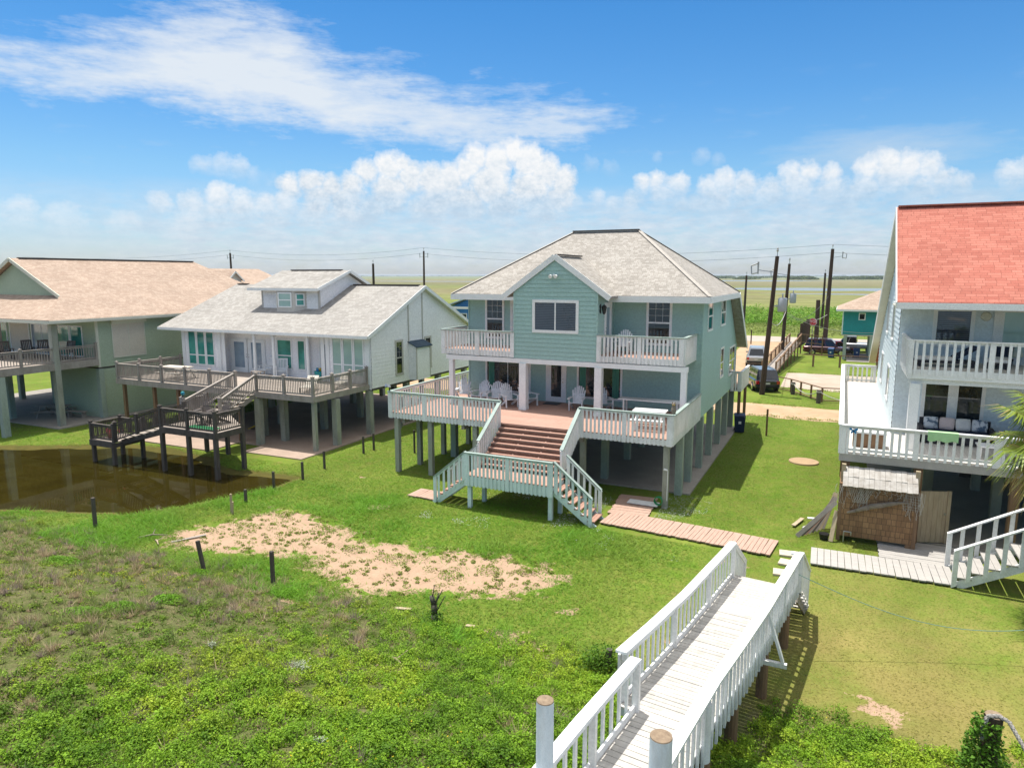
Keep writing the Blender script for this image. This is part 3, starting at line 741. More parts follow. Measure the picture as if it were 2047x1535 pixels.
# dry dune grass: tufts of straw and grey-green stems
x, y, z = scatter(9500, -28, 3.5, 3.0, 15.8); foot, lush = dune_at(x, y); pat = .5 * clump(x, y, .6, 21) + .5 * clump(x, y, 2.2, 25)
k = (1 - .90 * lush) * sstep(.36, .58, pat) * sstep(-.1, .9, foot - y) * (1 - bare(x, y)) * off_walk(x, y); k = np.where(x > -3.5, k * .15, k)
k = rng.random(len(x)) < k; x, y, z = x[k], y[k], z[k]; nc = len(x); sz = .10 + .24 * rng.random(nc) ** 1.5; kind = rng.random(nc) + .5 * (clump(x, y, .5, 31) - .5)
per = (14 + 60 * rng.random(nc)).astype(int); ci = np.repeat(np.arange(nc), per); n = len(ci)
th = rng.random(n) * 6.283; ln = sz[ci] * (.5 + .7 * rng.random(n)); inc = (.15 + 1.15 * rng.random(n)); d = np.stack([np.cos(th) * np.sin(inc), np.sin(th) * np.sin(inc), np.cos(inc)], -1)
B = np.stack([x[ci], y[ci], z[ci]], -1) + np.stack([np.cos(th), np.sin(th), 0 * th], -1) * (.35 * sz[ci] * rng.random(n))[:, None]; w = np.stack([-np.sin(th), np.cos(th), 0 * th], -1) * (.003 + .006 * rng.random(n))[:, None]
kk = kind[ci][:, None]; cols = np.where(kk < .42, np.array([.40, .31, .19]), np.where(kk < .62, np.array([.25, .20, .16]), np.array([.20, .25, .065]))) * (.55 + .8 * rng.random((n, 1)))
leafmesh('dune_dry_grass', np.stack([B - w, B + w, B + d * ln[:, None]], 1), 3, cols, 'leaf')
x, y, z = scatter(26000, -24, 4, 3.0, 14.8); foot, lush = dune_at(x, y); k = (rng.random(len(x)) < .30 * sstep(.4, .62, clump(x, y, .9, 51)) * off_walk(x, y)) & (y < foot - .2); x, y, z = x[k], y[k], z[k]
cols = np.where(rng.random((len(x), 1)) < .6, np.array([.33, .27, .16]), np.array([.14, .20, .03])) * (.6 + .7 * rng.random((len(x), 1)))
leafmesh('dune_stalks', bladesv(np.stack([x, y, z], -1), .12 + .30 * rng.random(len(x)) ** 2, .004 + .003 * rng.random(len(x)), .6), 3, cols, 'leaf')
x, y, z = scatter(1500, -20, 2, 3.2, 14.5); k = (sstep(.5, .7, clump(x, y, .5, 61)) > rng.random(len(x))) & off_walk(x, y); x, y, z = x[k], y[k], z[k]
leafmesh('dune_flowers', leaves(np.stack([x, y, z + .16 + .08 * rng.random(len(x))], -1), .035 + 0 * x), 4, np.full((len(x), 3), [.62, .46, .02]), 'leaf')
# bright green mats, seedlings on the sand, clover with white flowers
def tuft(cx, cy, r, n, col, h=.16, s=.05):
    t = rng.random(n) * 6.283; q = r * np.sqrt(rng.random(n)); x = cx + q * np.cos(t) * 1.25; y = cy + q * np.sin(t)
    hz = h * (1 - (q / r) ** 2 * .8) * rng.random(n) ** .5
    return np.stack([x, y, terr(x, y) + hz], -1), np.array(col) * (.7 + .6 * rng.random((n, 1)))
mats = [(-15.2, 9.2, .42), (-14.8, 9.85, .38), (-14.5, 10.9, .4), (-20.8, 12.1, .5), (-17.0, 13.9, .3), (-13.6, 14.0, .35), (-8.9, 14.3, .25)]
A = [tuft(a, b, r, int(2600 * r), (.14, .29, .02)) for a, b, r in mats]
for i in range(430):
    a, b = rng.uniform(-20.5, -7), rng.uniform(14.8, 19.8)
    if sdf(SAND, [a], [b])[0] < .3: A.append(tuft(a, b, .06 + .16 * rng.random() ** 2, 26, (.21, .25, .045), .07))
for a, b, r in ((-8.2, 18.4, .3), (-9.3, 18.0, .35), (-14.2, 17.6, .35), (-19.0, 17.6, .4), (-18.7, 19.2, .3), (-10.2, 17.2, .35), (-12.4, 17.5, .4), (-16.3, 18.6, .4)): A.append(tuft(a, b, r, 170, (.2, .27, .035), .14))
leafmesh('ground_weeds', leaves(np.concatenate([a[0] for a in A]), .04 + .03 * rng.random(sum(len(a[0]) for a in A))), 4, np.concatenate([a[1] for a in A]), 'leaf')
x, y, z = scatter(16000, -14, -4.2, 21, 27.8); k = (sstep(.5, .62, clump(x, y, .7, 40)) * clear(x, y) > rng.random(len(x))); x, y, z = x[k], y[k], z[k]
leafmesh('clover_flowers', leaves(np.stack([x, y, z + .09], -1), .03 + 0 * x), 4, np.full((len(x), 3), .62), 'leaf')
# scrub beyond the road and the verge by the drive
def scrub(name, spots, col, col2, leaf, per):
    Vs, Cs = [], []
    for cx, cy, r, h in spots:
        n = int(per * r * r); t = rng.random(n) * 6.283; q = r * np.sqrt(rng.random(n))
        hz = h * np.sqrt(np.maximum(0, 1 - (q / r) ** 2)) * rng.random(n) ** .4
        Vs.append(np.stack([cx + q * np.cos(t) * 1.4, cy + q * np.sin(t), hz], -1))
        w = rng.random(); Cs.append((np.array(col) * w + np.array(col2) * (1 - w)) * (.6 + .8 * rng.random((n, 1))))
    P = np.concatenate(Vs); return leafmesh(name, leaves(P, leaf * (.6 + .8 * rng.random(len(P)))), 4, np.concatenate(Cs), 'leaf')
sp = [(rng.uniform(-38, 12), 133 + 55 * rng.random() ** 1.4, rng.uniform(1.2, 3.2), rng.uniform(.8, 2.3)) for i in range(300)]
scrub('marsh_scrub', sp, (.12, .30, .02), (.21, .30, .05), .34, 26)
sp = [(rng.uniform(-60, 30), rng.uniform(113, 135), rng.uniform(1., 2.6), rng.uniform(.3, .8)) for i in range(330)]
scrub('road_verge_grass', sp, (.25, .29, .09), (.19, .25, .05), .25, 22)
sp = []
for i in range(420):
    ex_, ey_ = ((rng.uniform(-30, 10), [46.9, 51.6][i % 2]), (rng.uniform(-4.3, 6), 69.8), (rng.uniform(-4.4, 4), 59.6 - .2))[0 if i < 300 else 1 + i % 2]
    sp.append((ex_, ey_ + rng.normal() * .16, rng.uniform(.15, .42), rng.uniform(.05, .14)))
scrub('track_edge_grass', sp, (.15, .24, .025), (.20, .24, .05), .07, 240)
sp = [(rng.uniform(-700, 900), 1500 + 2500 * rng.random() ** 2, rng.uniform(8, 30), rng.uniform(3, 8)) for i in range(150)]
scrub('far_marsh_bushes', sp, (.07, .11, .03), (.10, .13, .05), 5., .8)
# far tree line and the low shore across the bay
mb = MB(); r = random.Random(4); a0 = R(-66)
for i in range(260):
    a = a0 + R(80) * i / 260; d = 7000 + 500 * math.sin(i * .7); w = 7000 * R(80) / 260 * .75; hgt = 4 + 8 * r.random() * (1 if a > R(-14) else .5)
    mb.cyl((d * math.sin(a), d * math.cos(a), 0), (d * math.sin(a), d * math.cos(a), hgt), w, w * .55, 7)
struct(mb.build('treeline', flat('far_trees', (.05, .075, .05), .95)), 'stuff')

# ---------------------------------------------------------------- camera, sun, sky
cam = bpy.data.cameras.new('camera'); co = bpy.data.objects.new('camera', cam); COL.objects.link(co)
co.location = CAMP; co.rotation_euler = (R(90 - 8.87), 0, R(25.4)); cam.sensor_width = 36; cam.lens = 36 * 1390 / 2047
cam.clip_start = .2; cam.clip_end = 40000; S.camera = co
sunv = Vector((-.205, .09, 1)).normalized()
SUN_EL = math.asin(sunv.z); SUN_AZ = math.atan2(sunv.x, sunv.y)
sl = bpy.data.lights.new('sun', 'SUN'); sl.energy = 3.1; sl.angle = R(.53); sl.color = (1., .965, .90)
so = bpy.data.objects.new('sun', sl); COL.objects.link(so); so.location = (0, 0, 60); so.rotation_euler = (-sunv).to_track_quat('-Z', 'Y').to_euler()

def sky():
    w = bpy.data.worlds.new('World'); S.world = w; w.use_nodes = True; nt = w.node_tree; l = nt.links
    for n in list(nt.nodes): nt.nodes.remove(n)
    out = nt.nodes.new('ShaderNodeOutputWorld'); bg = nt.nodes.new('ShaderNodeBackground'); bg.inputs[1].default_value = .15; l.new(bg.outputs[0], out.inputs[0])
    st = nt.nodes.new('ShaderNodeTexSky'); st.sky_type = 'NISHITA'; st.sun_disc = False; st.sun_elevation = SUN_EL; st.sun_rotation = SUN_AZ; st.air_density = 1.; st.dust_density = .6; st.ozone_density = 3.; st.altitude = 0
    tc = nt.nodes.new('ShaderNodeTexCoord'); sep = nt.nodes.new('ShaderNodeSeparateXYZ'); l.new(tc.outputs['Generated'], sep.inputs[0])
    k = 180 / math.pi
    az = mth(nt, 'MULTIPLY', mth(nt, 'ARCTAN2', sep.outputs[0], sep.outputs[1]), k)
    el = mth(nt, 'MULTIPLY', mth(nt, 'ARCSINE', sep.outputs[2]), k)
    # deeper blue overhead, paler towards the horizon
    tint = ramp(nt, mth(nt, 'DIVIDE', el, 40., True), [(0., (.64, .73, 1.0)), (.05, (.60, .73, 1.0)), (.2, (.46, .72, .96)), (.33, (.32, .66, .98)), (.5, (.22, .60, .96)), (.75, (.8, .92, 1.05)), (1., (1.05, 1.02, 1.))])
    base = mixc(nt, 1., mixc(nt, 1., st.outputs[0], tint, 'MULTIPLY'), (.61, .57, .505), 'MULTIPLY')
    cv = nt.nodes.new('ShaderNodeCombineXYZ'); l.new(az, cv.inputs[0]); l.new(el, cv.inputs[1]); v = cv.outputs[0]
    def nz(sc, detail, rough, stretch=(1, 1, 1), loc=(0, 0, 0)): return noise(nt, mapping(nt, v, stretch, loc), sc, detail, rough)
    cen = lambda f: mth(nt, 'SUBTRACT', f, .5)
    azn = mth(nt, 'DIVIDE', mth(nt, 'ADD', az, 64.), 80., True)
    def curve(pts):     # degrees of elevation along azimuth, as a ramp scaled by 30
        return mth(nt, 'MULTIPLY', ramp(nt, azn, [((a + 64) / 80, e / 30) for a, e in pts]), 30.)
    # --- cirrus sheet
    wob = mth(nt, 'MULTIPLY', cen(nz(.22, 6, .62, (1, 1.5, 1))), 3.2)
    wob2 = mth(nt, 'MULTIPLY', cen(nz(.9, 5, .65, (.8, 2.2, 1), (4, 2, 0))), 1.3)
    e2 = mth(nt, 'ADD', el, mth(nt, 'ADD', wob, wob2))
    low = curve([(-64, 11.4), (-58, 11.3), (-50, 11.1), (-43, 10.5), (-38, 9.9), (-33, 9.5), (-27, 9.2), (-22, 9.6), (-17.5, 11.0), (-15, 11.6)])
    hi = curve([(-64, 15.0), (-58, 15.6), (-52, 18.0), (-47, 20.0), (-43, 19.6), (-38, 17.0), (-30, 15.0), (-23, 14.4), (-18, 13.4), (-14.9, 11.9)])
    a = mth(nt, 'SMOOTH_MIN', mth(nt, 'MULTIPLY', mth(nt, 'SUBTRACT', e2, low), .62), mth(nt, 'MULTIPLY', mth(nt, 'SUBTRACT', hi, e2), .34), c=.8)
    streak = nz(.55, 7, .66, (.45, 1.9, 1), (7, 1, 0))
    dens = ramp(nt, mth(nt, 'ADD', mth(nt, 'MULTIPLY', a, .62), mth(nt, 'MULTIPLY', cen(streak), 1.5)), [(.0, 0.), (.25, .22), (.55, .62), (1., .92)])
    dens = mth(nt, 'MULTIPLY', dens, ramp(nt, az_clip(nt, az, -15.5, -12), [(0., 1.), (1., 0.)]))
    col = mixc(nt, dens, base, (2.70, 2.88, 3.06))
    # thin veil, right
    veil = mth(nt, 'SUBTRACT', 1., mth(nt, 'DIVIDE', dist2(nt, v, 1.5, 8.6, 1 / 9., 1 / 2.2), 1.))
    veil = mth(nt, 'MULTIPLY', ramp(nt, mth(nt, 'ADD', veil, mth(nt, 'MULTIPLY', cen(streak), 1.2)), [(.1, 0.), (.9, .55)]), 1.)
    col = mixc(nt, veil, col, (2.05, 2.42, 2.79))
    wisps = ramp(nt, nz(.35, 6, .65, (.6, 2.5, 1), (1, 9, 0)), [(.58, 0.), (.78, .30)])
    col = mixc(nt, mth(nt, 'MULTIPLY', wisps, ramp(nt, mth(nt, 'DIVIDE', el, 20., True), [(.1, 0.), (.3, 1.), (.55, .6), (.8, 0.)])), col, (2.05, 2.42, 2.83))
    # --- cumulus: heaps of lobes, broken up by noise
    wv = nt.nodes.new('ShaderNodeVectorMath'); wv.operation = 'MULTIPLY_ADD'
    nc = N(nt, 'ShaderNodeTexNoise', inp={'Scale': .62, 'Detail': 8, 'Roughness': .63}); l.new(v, nc.inputs['Vector'])
    sb = nt.nodes.new('ShaderNodeVectorMath'); sb.operation = 'SUBTRACT'; l.new(nc.outputs['Color'], sb.inputs[0]); sb.inputs[1].default_value = (.5, .5, .5)
    l.new(sb.outputs[0], wv.inputs[0]); wv.inputs[1].default_value = (1.9, 1.5, 0); l.new(v, wv.inputs[2])
    warped = wv.outputs[0]
    def field(blobs):
        f = None
        for (ba, be, br) in blobs:
            n = nt.nodes.new('ShaderNodeVectorMath'); n.operation = 'DISTANCE'; l.new(warped, n.inputs[0]); n.inputs[1].default_value = (ba, be, 0)
            g = mth(nt, 'DIVIDE', mth(nt, 'SUBTRACT', br * 1.12 + .22, n.outputs[1]), .75)
            f = g if f is None else mth(nt, 'MAXIMUM', f, g)
        return f
    # low haze of small clouds along the horizon
    hz = ramp(nt, mth(nt, 'ADD', mth(nt, 'MULTIPLY', nz(.42, 8, .62, (.5, 1.5, 1), (5, 0, 0)), .6), mth(nt, 'MULTIPLY', nz(1.1, 7, .66, (.6, 1.9, 1), (2, 6, 0)), .4)), [(.36, 0.), (.48, .55), (.62, .95)])
    hzc = ramp(nt, nz(1.0, 6, .6, (.6, 1.8, 1), (2, 5.6, 0)), [(.35, (1.95, 2.25, 2.65)), (.65, (2.5, 2.7, 2.95))])
    hzm = mth(nt, 'MULTIPLY', hz, ramp(nt, mth(nt, 'DIVIDE', el, 9., True), [(0., .25), (.12, .8), (.42, .9), (.62, .55), (.78, 0.)]))
    azm = mth(nt, 'MULTIPLY', az_clip(nt, az, -60, -48), az_clip(nt, az, 14, 8))
    hzm = mth(nt, 'MULTIPLY', hzm, mth(nt, 'ADD', mth(nt, 'MULTIPLY', azm, .7), .3))
    col = mixc(nt, hzm, col, hzc)
    fine = nz(2.4, 7, .68, (1, 1.2, 1), (3, 3, 0))
    groups = CLOUDS
    flatb = nz(.5, 4, .6, (.6, 1.6, 1), (11, 5, 0))
    for gi, (blobs, base_el, top_el, op) in enumerate(groups):
        f = mth(nt, 'ADD', field(blobs), mth(nt, 'MULTIPLY', cen(fine), .65))
        cut = mth(nt, 'ADD', mth(nt, 'SUBTRACT', el, base_el), mth(nt, 'MULTIPLY', cen(flatb), 2.4))
        al = mth(nt, 'MULTIPLY', ramp(nt, f, [(.0, 0.), (.35, .5), (.95, 1.)]), ramp(nt, mth(nt, 'MULTIPLY', cut, .3, True), [(0., .0), (.5, .5), (1., 1.)]))
        al = mth(nt, 'MULTIPLY', al, op)
        lum = mth(nt, 'ADD', mth(nt, 'DIVIDE', mth(nt, 'SUBTRACT', el, base_el), top_el - base_el), mth(nt, 'ADD', mth(nt, 'MULTIPLY', cen(fine), 1.05), mth(nt, 'MULTIPLY', cen(nz(.85, 6, .65, (1, 1.3, 1), (2, 8, 0))), 1.6)))
        cc = ramp(nt, lum, [(.05, (1.75, 2.10, 2.5)), (.35, (2.25, 2.54, 2.83)), (.65, (2.75, 2.91, 3.07)), (1., (3.16, 3.20, 3.24))])
        col = mixc(nt, al, col, cc)
    # bright cloud layer added overhead, out of view, to lift the ambient light
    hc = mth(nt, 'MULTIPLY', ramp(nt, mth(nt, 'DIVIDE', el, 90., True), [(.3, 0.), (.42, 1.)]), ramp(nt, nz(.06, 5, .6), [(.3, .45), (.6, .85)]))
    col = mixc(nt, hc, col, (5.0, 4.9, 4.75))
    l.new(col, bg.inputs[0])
def az_clip(nt, az, a, b): return mth(nt, 'DIVIDE', mth(nt, 'SUBTRACT', az, a), b - a, True)
def dist2(nt, v, ca, ce, sa, se):
    n = nt.nodes.new('ShaderNodeMapping'); n.vector_type = 'POINT'; n.inputs['Location'].default_value = (-ca * sa, -ce * se, 0); n.inputs['Scale'].default_value = (sa, se, 0)
    nt.links.new(v, n.inputs[0]); q = nt.nodes.new('ShaderNodeVectorMath'); q.operation = 'LENGTH'; nt.links.new(n.outputs[0], q.inputs[0]); return q.outputs[1]
CLOUDS = [
    # (lobes as azimuth, elevation, radius in degrees), base, top, opacity
    ([(-62, 3.6, 1.0), (-60, 4.1, 1.0), (-57.5, 3.6, 1.1), (-54, 3.3, 1.0), (-50, 3.2, 1.2)], 1.7, 5.0, .55),
    ([(-51.5, 5.0, .7), (-49.5, 5.2, .8), (-47.5, 5.8, .9), (-46, 5.3, .9), (-44.5, 5.0, .9), (-43, 5.4, .8), (-48, 4.4, 1.0), (-44, 4.2, 1.0), (-41, 4.4, 1.0), (-38.5, 4.2, 1.1)], 2.9, 6.6, .85),
    ([(-48.6, 7.9, .65), (-47.4, 7.9, .8), (-46.2, 7.7, .8), (-45.1, 7.3, .7), (-44, 6.9, .6)], 6.2, 8.7, .85),
    ([(-42.6, 6.8, .8), (-41, 7.0, .85), (-39.7, 6.7, .9), (-38, 6.8, 1.0), (-36.8, 7.9, .9), (-35.2, 8.3, 1.0), (-34.2, 8.6, .8), (-33.4, 7.6, 1.1), (-31.8, 7.5, 1.1), (-30.3, 7.6, 1.1), (-29, 8.2, 1.0), (-28.2, 9.2, .9), (-26.6, 8.9, 1.1), (-25.2, 9.6, .95), (-24.1, 8.9, 1.2), (-22.8, 8.0, 1.2), (-21.4, 7.2, 1.1), (-27, 7.2, 1.5), (-31, 6.3, 1.4), (-35, 6.3, 1.4), (-24, 6.6, 1.5), (-38.5, 5.6, 1.2), (-29, 5.6, 1.4), (-21.6, 6.2, 1.1), (-26, 5.4, 1.3), (-32, 5.2, 1.3), (-36.5, 4.9, 1.2), (-40.5, 5.6, 1.0), (-23, 5.2, 1.2)], 3.4, 9.9, 1.),
    ([(-20.4, 5.9, .5), (-18.6, 6.0, .55), (-17.2, 5.5, .6), (-15.9, 5.2, .6), (-21.5, 4.6, .9)], 3.9, 6.8, .7),
    ([(-15.1, 7.0, .7), (-13.9, 7.2, .8), (-12.4, 7.0, .75), (-13.5, 6.3, .9), (-15.8, 6.1, .5), (-12.2, 5.2, .8), (-10.9, 5.0, 1.0), (-9.9, 6.6, .8), (-8.9, 6.9, .9), (-7.4, 6.6, .95), (-9.4, 5.6, 1.0), (-7.2, 5.4, 1.0), (-5.6, 6.1, 1.0), (-4.2, 7.2, .8), (-3.0, 7.4, .7), (-3.6, 6.2, 1.1), (-1.6, 7.2, .7), (-1.4, 6.0, 1.0), (-.2, 5.2, .9), (.9, 7.5, .8), (2.2, 7.6, .9), (3.5, 7.6, .9), (4.8, 7.2, .85), (2.6, 6.6, 1.1), (5.6, 6.4, .8), (6.6, 6.2, .6), (.8, 6.0, 1.0), (4.2, 5.8, 1.0)], 4.2, 8.2, .95),
    ([(9.5, 6.4, .9), (11, 6.8, 1.1), (12.5, 6.5, 1.2)], 4.2, 7.8, .9),
    ([(-10.8, 8.9, .5), (-9.6, 8.5, .45), (-19.2, 8.5, .5), (-17.6, 8.2, .6), (-13.9, 9.1, .3)], 7.2, 9.4, .5),
]
sky()
S.view_settings.view_transform = 'Standard'; S.view_settings.look = 'None'; S.view_settings.exposure = 1.0; S.view_settings.gamma = 1
S.render.engine = 'CYCLES'; S.cycles.max_bounces = 6; S.cycles.transparent_max_bounces = 8; S.cycles.use_denoising = True
# ---------------------------------------------------------------- the seafoam beach house
FL = 2.80; UF = 5.50
def stairs(parent, x0, x1, y0, y1, z0, z1, n, mat, axis='y', riser=None, tname='tread', stringmat='white', strings=2, inset=.0):
    """treads from (y0,z0) down to (y1,z1); each tread a mesh of its own, on saw-free stringers"""
    for i in range(n):
        t = (i + 1) / (n + 1) if True else 0
        a = (i + .5) / n
        z = z0 + (z1 - z0) * (i + 1) / (n + 1); run = abs(y1 - y0) / n; c = y0 + (y1 - y0) * a
        mb = MB()
        if axis == 'y':
            for k in (-1, 1): mb.box(x0, x1, c + k * run * .26 - run * .245, c + k * run * .26 + run * .245, z - .045, z)
        else:
            for k in (-1, 1): mb.box(c + k * run * .26 - run * .245, c + k * run * .26 + run * .245, x0, x1, z - .045, z)
        mb.build(tname, mat, parent)
    for s in range(strings):
        q = x0 + .04 + (x1 - x0 - .08) * s / max(1, strings - 1); mb = MB()
        dz = abs(z1 - z0) / (n + 1)
        if axis == 'y': mb.beam((q, y0, z0 - dz - .08), (q, y1, z1 - .08 + .0), .05, .24)
        else: mb.beam((y0, q, z0 - dz - .08), (y1, q, z1 - .08), .05, .24)
        mb.build('stringer', stringmat, parent)

def adirondack(name, label, loc, rz, group, mat='whitep'):
    t = thing(name, label, 'chair', loc, rz, group)
    # faces local -Y
    mb = MB()
    for i in range(5):
        a = i / 4; y = -.27 + .50 * a; z = .37 - .09 * a; mb.cbox((0, y, z), (.50, .105, .022), 0, R(-10))
    mb.build('seat', mat, t, False)
    mb = MB()
    for i in range(7):
        u = (i - 3) / 3; h = .80 - .20 * u * u; x0 = u * .20; x1 = u * .29
        p = Vector((x0, .24, .26)); q = Vector((x1, .24 + .30 * h / .8 + .01 * i % 2, .26 + h))
        mb.beam(p, q, .066, .018, up=(0, 1, .35))
    mb.beam((-.24, .275, .34), (.24, .275, .34), .03, .06); mb.beam((-.28, .42, .68), (.28, .42, .68), .03, .06)
    mb.build('backrest', mat, t, False)
    for k in (-1, 1):
        mb = MB(); mb.cbox((k * .33, .0, .56), (.14, .66, .025)); mb.cyl((k * .33, -.32, .5475), (k * .33, -.32, .5725), .075, .075, 10); mb.build('armrest', mat, t, False)
        mb = MB(); mb.beam((k * .29, -.30, 0), (k * .31, -.26, .547), .10, .035, up=(1, 0, 0)); mb.build('leg', mat, t, False)
        mb = MB(); mb.beam((k * .27, .44, 0), (k * .27, -.26, .36), .10, .03, up=(1, 0, 0)); mb.build('leg', mat, t, False)
    return t

def main_house():
    H = thing('beach_house', 'seafoam green two-storey stilt house with hipped grey roof, red decks and white railings', 'house', (-11.5, 31.6, 0))
    X0, X1, YF, YB_ = -17.45, -5.62, 31.6, 42.8
    f = front(YF)
    # walls
    wall(H, f, [(X0, FL - .22), (X1, FL - .22), (X1, 8.0), (X0, 8.0)], 'seafoam')
    zr = lambda y: 8.0 if y < 39.3 else 8.0 - (y - 39.3) * .83
    wall(H, right(X1), [(YF, 2.55), (YB_, 2.55), (YB_, zr(YB_)), (39.3, 8.0), (YF, 8.0)], 'seafoam')
    wall(H, left(X0), [(YF, 2.55), (YB_, 2.55), (YB_, zr(YB_)), (39.3, 8.0), (YF, 8.0)], 'seafoam')
    wall(H, back(YB_), [(X0, 2.55), (X1, 2.55), (X1, zr(YB_)), (X0, zr(YB_))], 'seafoam')
    mb = MB(); mb.box(X0 + .03, X1 - .03, YF + .03, YB_ - .03, 2.5, 2.56); mb.build('underfloor', 'darkwood', H)
    mb = MB()
    for y in (YF + .02, YB_ - .02): mb.box(X1 - .03, X1 + .035, y - .06, y + .06, 2.55, 7.9 if y < 40 else zr(y) - .1); mb.box(X0 - .035, X0 + .03, y - .06, y + .06, 2.55, 7.9 if y < 40 else zr(y) - .1)
    mb.build('corner_trim', 'seafoam', H)
    # bay
    bx0, bx1, by = -13.7, -9.7, 29.1
    b = front(by)
    wall(H, b, [(bx0, 5.22), (bx1, 5.22), (bx1, 8.31), (-11.7, 9.74), (bx0, 8.31)], 'seafoam', name='bay_wall')
    wall(H, right(bx1), [(by, 5.22), (YF, 5.22), (YF, 8.0), (by, 8.25)], 'seafoam', name='bay_wall')
    wall(H, left(bx0), [(by, 5.22), (YF, 5.22), (YF, 8.0), (by, 8.0)], 'seafoam', name='bay_wall')
    for x in (bx0, bx1): mb = MB(); mb.box(x - .035, x + .035, by - .033, by + .05, 5.21, 8.2); mb.build('corner_trim', 'seafoam', H)
    mb = MB(); mb.box(bx0 + .01, bx1 - .01, by + .01, YF - .01, 5.20, 5.26); mb.build('bay_soffit', 'white', H)
    # roof: hip at the front, long slope behind
    ze, zt = 7.98, 11.24; ex0, ex1, ey = -17.85, -5.15, 30.5; yr = 35.4; rl, rr = -13.2, -9.65
    rf = MB(); yb = 39.5
    e = lambda x, y, z: (x, y, z)
    rf.slab([e(ex0, ey, ze + .12), e(ex1, ey, ze + .12), e(rr, yr, zt), e(rl, yr, zt)], .12)
    rf.slab([e(ex1, ey, ze + .12), e(ex1, yb, ze + .12), e(rr, yr, zt)], .12)
    rf.slab([e(ex0, yb, ze + .12), e(ex0, ey, ze + .12), e(rl, yr, zt)], .12)
    ye, zee = 43.4, 8.1 - .83 * 3.9
    rf.slab([e(rl, yr, zt), e(rr, yr, zt), e(ex1, yb, ze + .12), e(ex1 + .06, ye, zee), e(ex0 - .06, ye, zee), e(ex0, yb, ze + .12)], .12)
    roof = rf.build('roof', 'roofgrey', H)
    gx0, gx1, gz = -14.2, -9.2, 7.96; ga = 9.86
    g = MB(); yy = by - .05
    # gable roof planes run back until they meet the main slope
    sl = (zt - ze - .12) / (yr - ey)
    ymeet = ey + (ga - ze - .12) / sl; y_e = ey + .02
    g.slab([(-11.7, yy, ga), (-11.7, ymeet, ga), (gx0, y_e, gz + .13), (gx0, yy, gz + .13)], .1)
    g.slab([(-11.7, ymeet, ga), (-11.7, yy, ga), (gx1, yy, gz + .13), (gx1, y_e, gz + .13)], .1)
    g.build('gable_roof', 'roofgrey', roof)
    c = MB(); c.beam((rl, yr, zt + .05), (rr, yr, zt + .05), .28, .07); c.build('ridge_cap', 'ridge', roof)
    c = MB(); c.beam((-11.7, yy + .3, ga + .05), (-11.7, ymeet - .9, ga + .05), .24, .06); c.build('ridge_cap', 'ridge', roof)
    for p, q in (((rr, yr, zt), (ex1, ey, ze + .12)), ((rl, yr, zt), (ex0, ey, ze + .12)), ((rr, yr, zt), (ex1, yb, ze + .12))): c = MB(); c.beam(Vector(p) + Vector((0, 0, .02)), Vector(q) + Vector((0, 0, .012)), .2, .014); c.build('hip_cap', 'hip', roof)
    fa = MB()
    fa.box(ex0 - .03, gx0 + .45, ey - .035, ey - .003, ze - .17, ze + .1); fa.box(gx1 - .45, ex1 + .03, ey - .035, ey - .003, ze - .17, ze + .1)
    fa.box(ex1 + .003, ex1 + .035, ey, yb, ze - .17, ze + .1); fa.box(ex0 - .035, ex0 - .003, ey, yb, ze - .17, ze + .1)
    fa.beam((ex1 + .04, yb, ze + .02), (ex1 + .1, ye, zee - .1), .035, .24); fa.beam((ex0 - .04, yb, ze + .02), (ex0 - .1, ye, zee - .1), .035, .24)
    fa.beam((-11.7, yy - .02, ga - .04), (gx0 - .08, yy - .02, gz + .04), .04, .24, up=(0, 0, 1)); fa.cbox((-11.7, yy - .031, ga - .07), (.17, .034, .17), 0, 0, R(45)); fa.beam((-11.7, yy - .02, ga - .04), (gx1 + .08, yy - .02, gz + .04), .04, .24)
    fa.build('fascia', 'whitec', roof)
    so_ = MB(); so_.box(ex0 + .02, ex1 - .02, ey, YF + .02, ze - .06, ze - .03); so_.box(X1 - .02, ex1, YF + .02, yb, ze - .06, ze - .03); so_.box(ex0, X0 + .02, YF + .02, yb, ze - .06, ze - .03)
    so_.build('soffit', 'whitec', roof)
    # windows and doors
    w = window(H, b, -12.78, -10.55, 6.43, 7.92, .13, cols=2, gl='glassblind', bar=.06)
    window(H, f, -16.5, -15.42, 5.82, 7.9, .11, rail=.48, gl='glass', mun=(3, 3, 6.9, 7.78))
    door(H, f, -14.98, -14.1, UF, 7.72, gl='glasspale', handle_right=False)
    window(H, f, -8.16, -6.98, 5.82, 7.9, .11, rail=.5, gl='glass', mun=(3, 3, 6.9, 7.78))
    door(H, right(bx1), 30.15, 30.95, UF, 7.7, gl='glasspale', handle_right=False)
    window(H, f, -16.5, -13.95, 3.1, 4.82, .1, cols=2, gl='glass')
    window(H, f, -11.5, -9.22, 3.1, 4.82, .1, cols=2, gl='glass', bar=.3)
    for x in (-16.15, -14.25, -11.2, -9.55):
        mb = MB(); mb.box(x - .16, x + .16, YF - .026, YF - .022, 3.22, 4.7); 
        for k in range(4): mb.cyl((x - .12 + .08 * k, YF - .03, 3.22), (x - .1 + .07 * k, YF - .028, 4.7), .02, .03, 6)
        mb.build('curtain', 'curtain', H)
    door(H, f, -13.02, -12.14, FL + .02, 4.82, gl='glass')
    r = right(X1)
    window(H, r, 32.75, 34.05, 6.42, 7.82, .1, rail=.5); window(H, r, 36.5, 38.0, 6.42, 7.82, .1, rail=.5)
    window(H, r, 36.9, 38.0, 3.68, 5.3, .1, rail=.5); window(H, r, 40.0, 42.2, 3.4, 5.05, .1, cols=2, rail=.5)
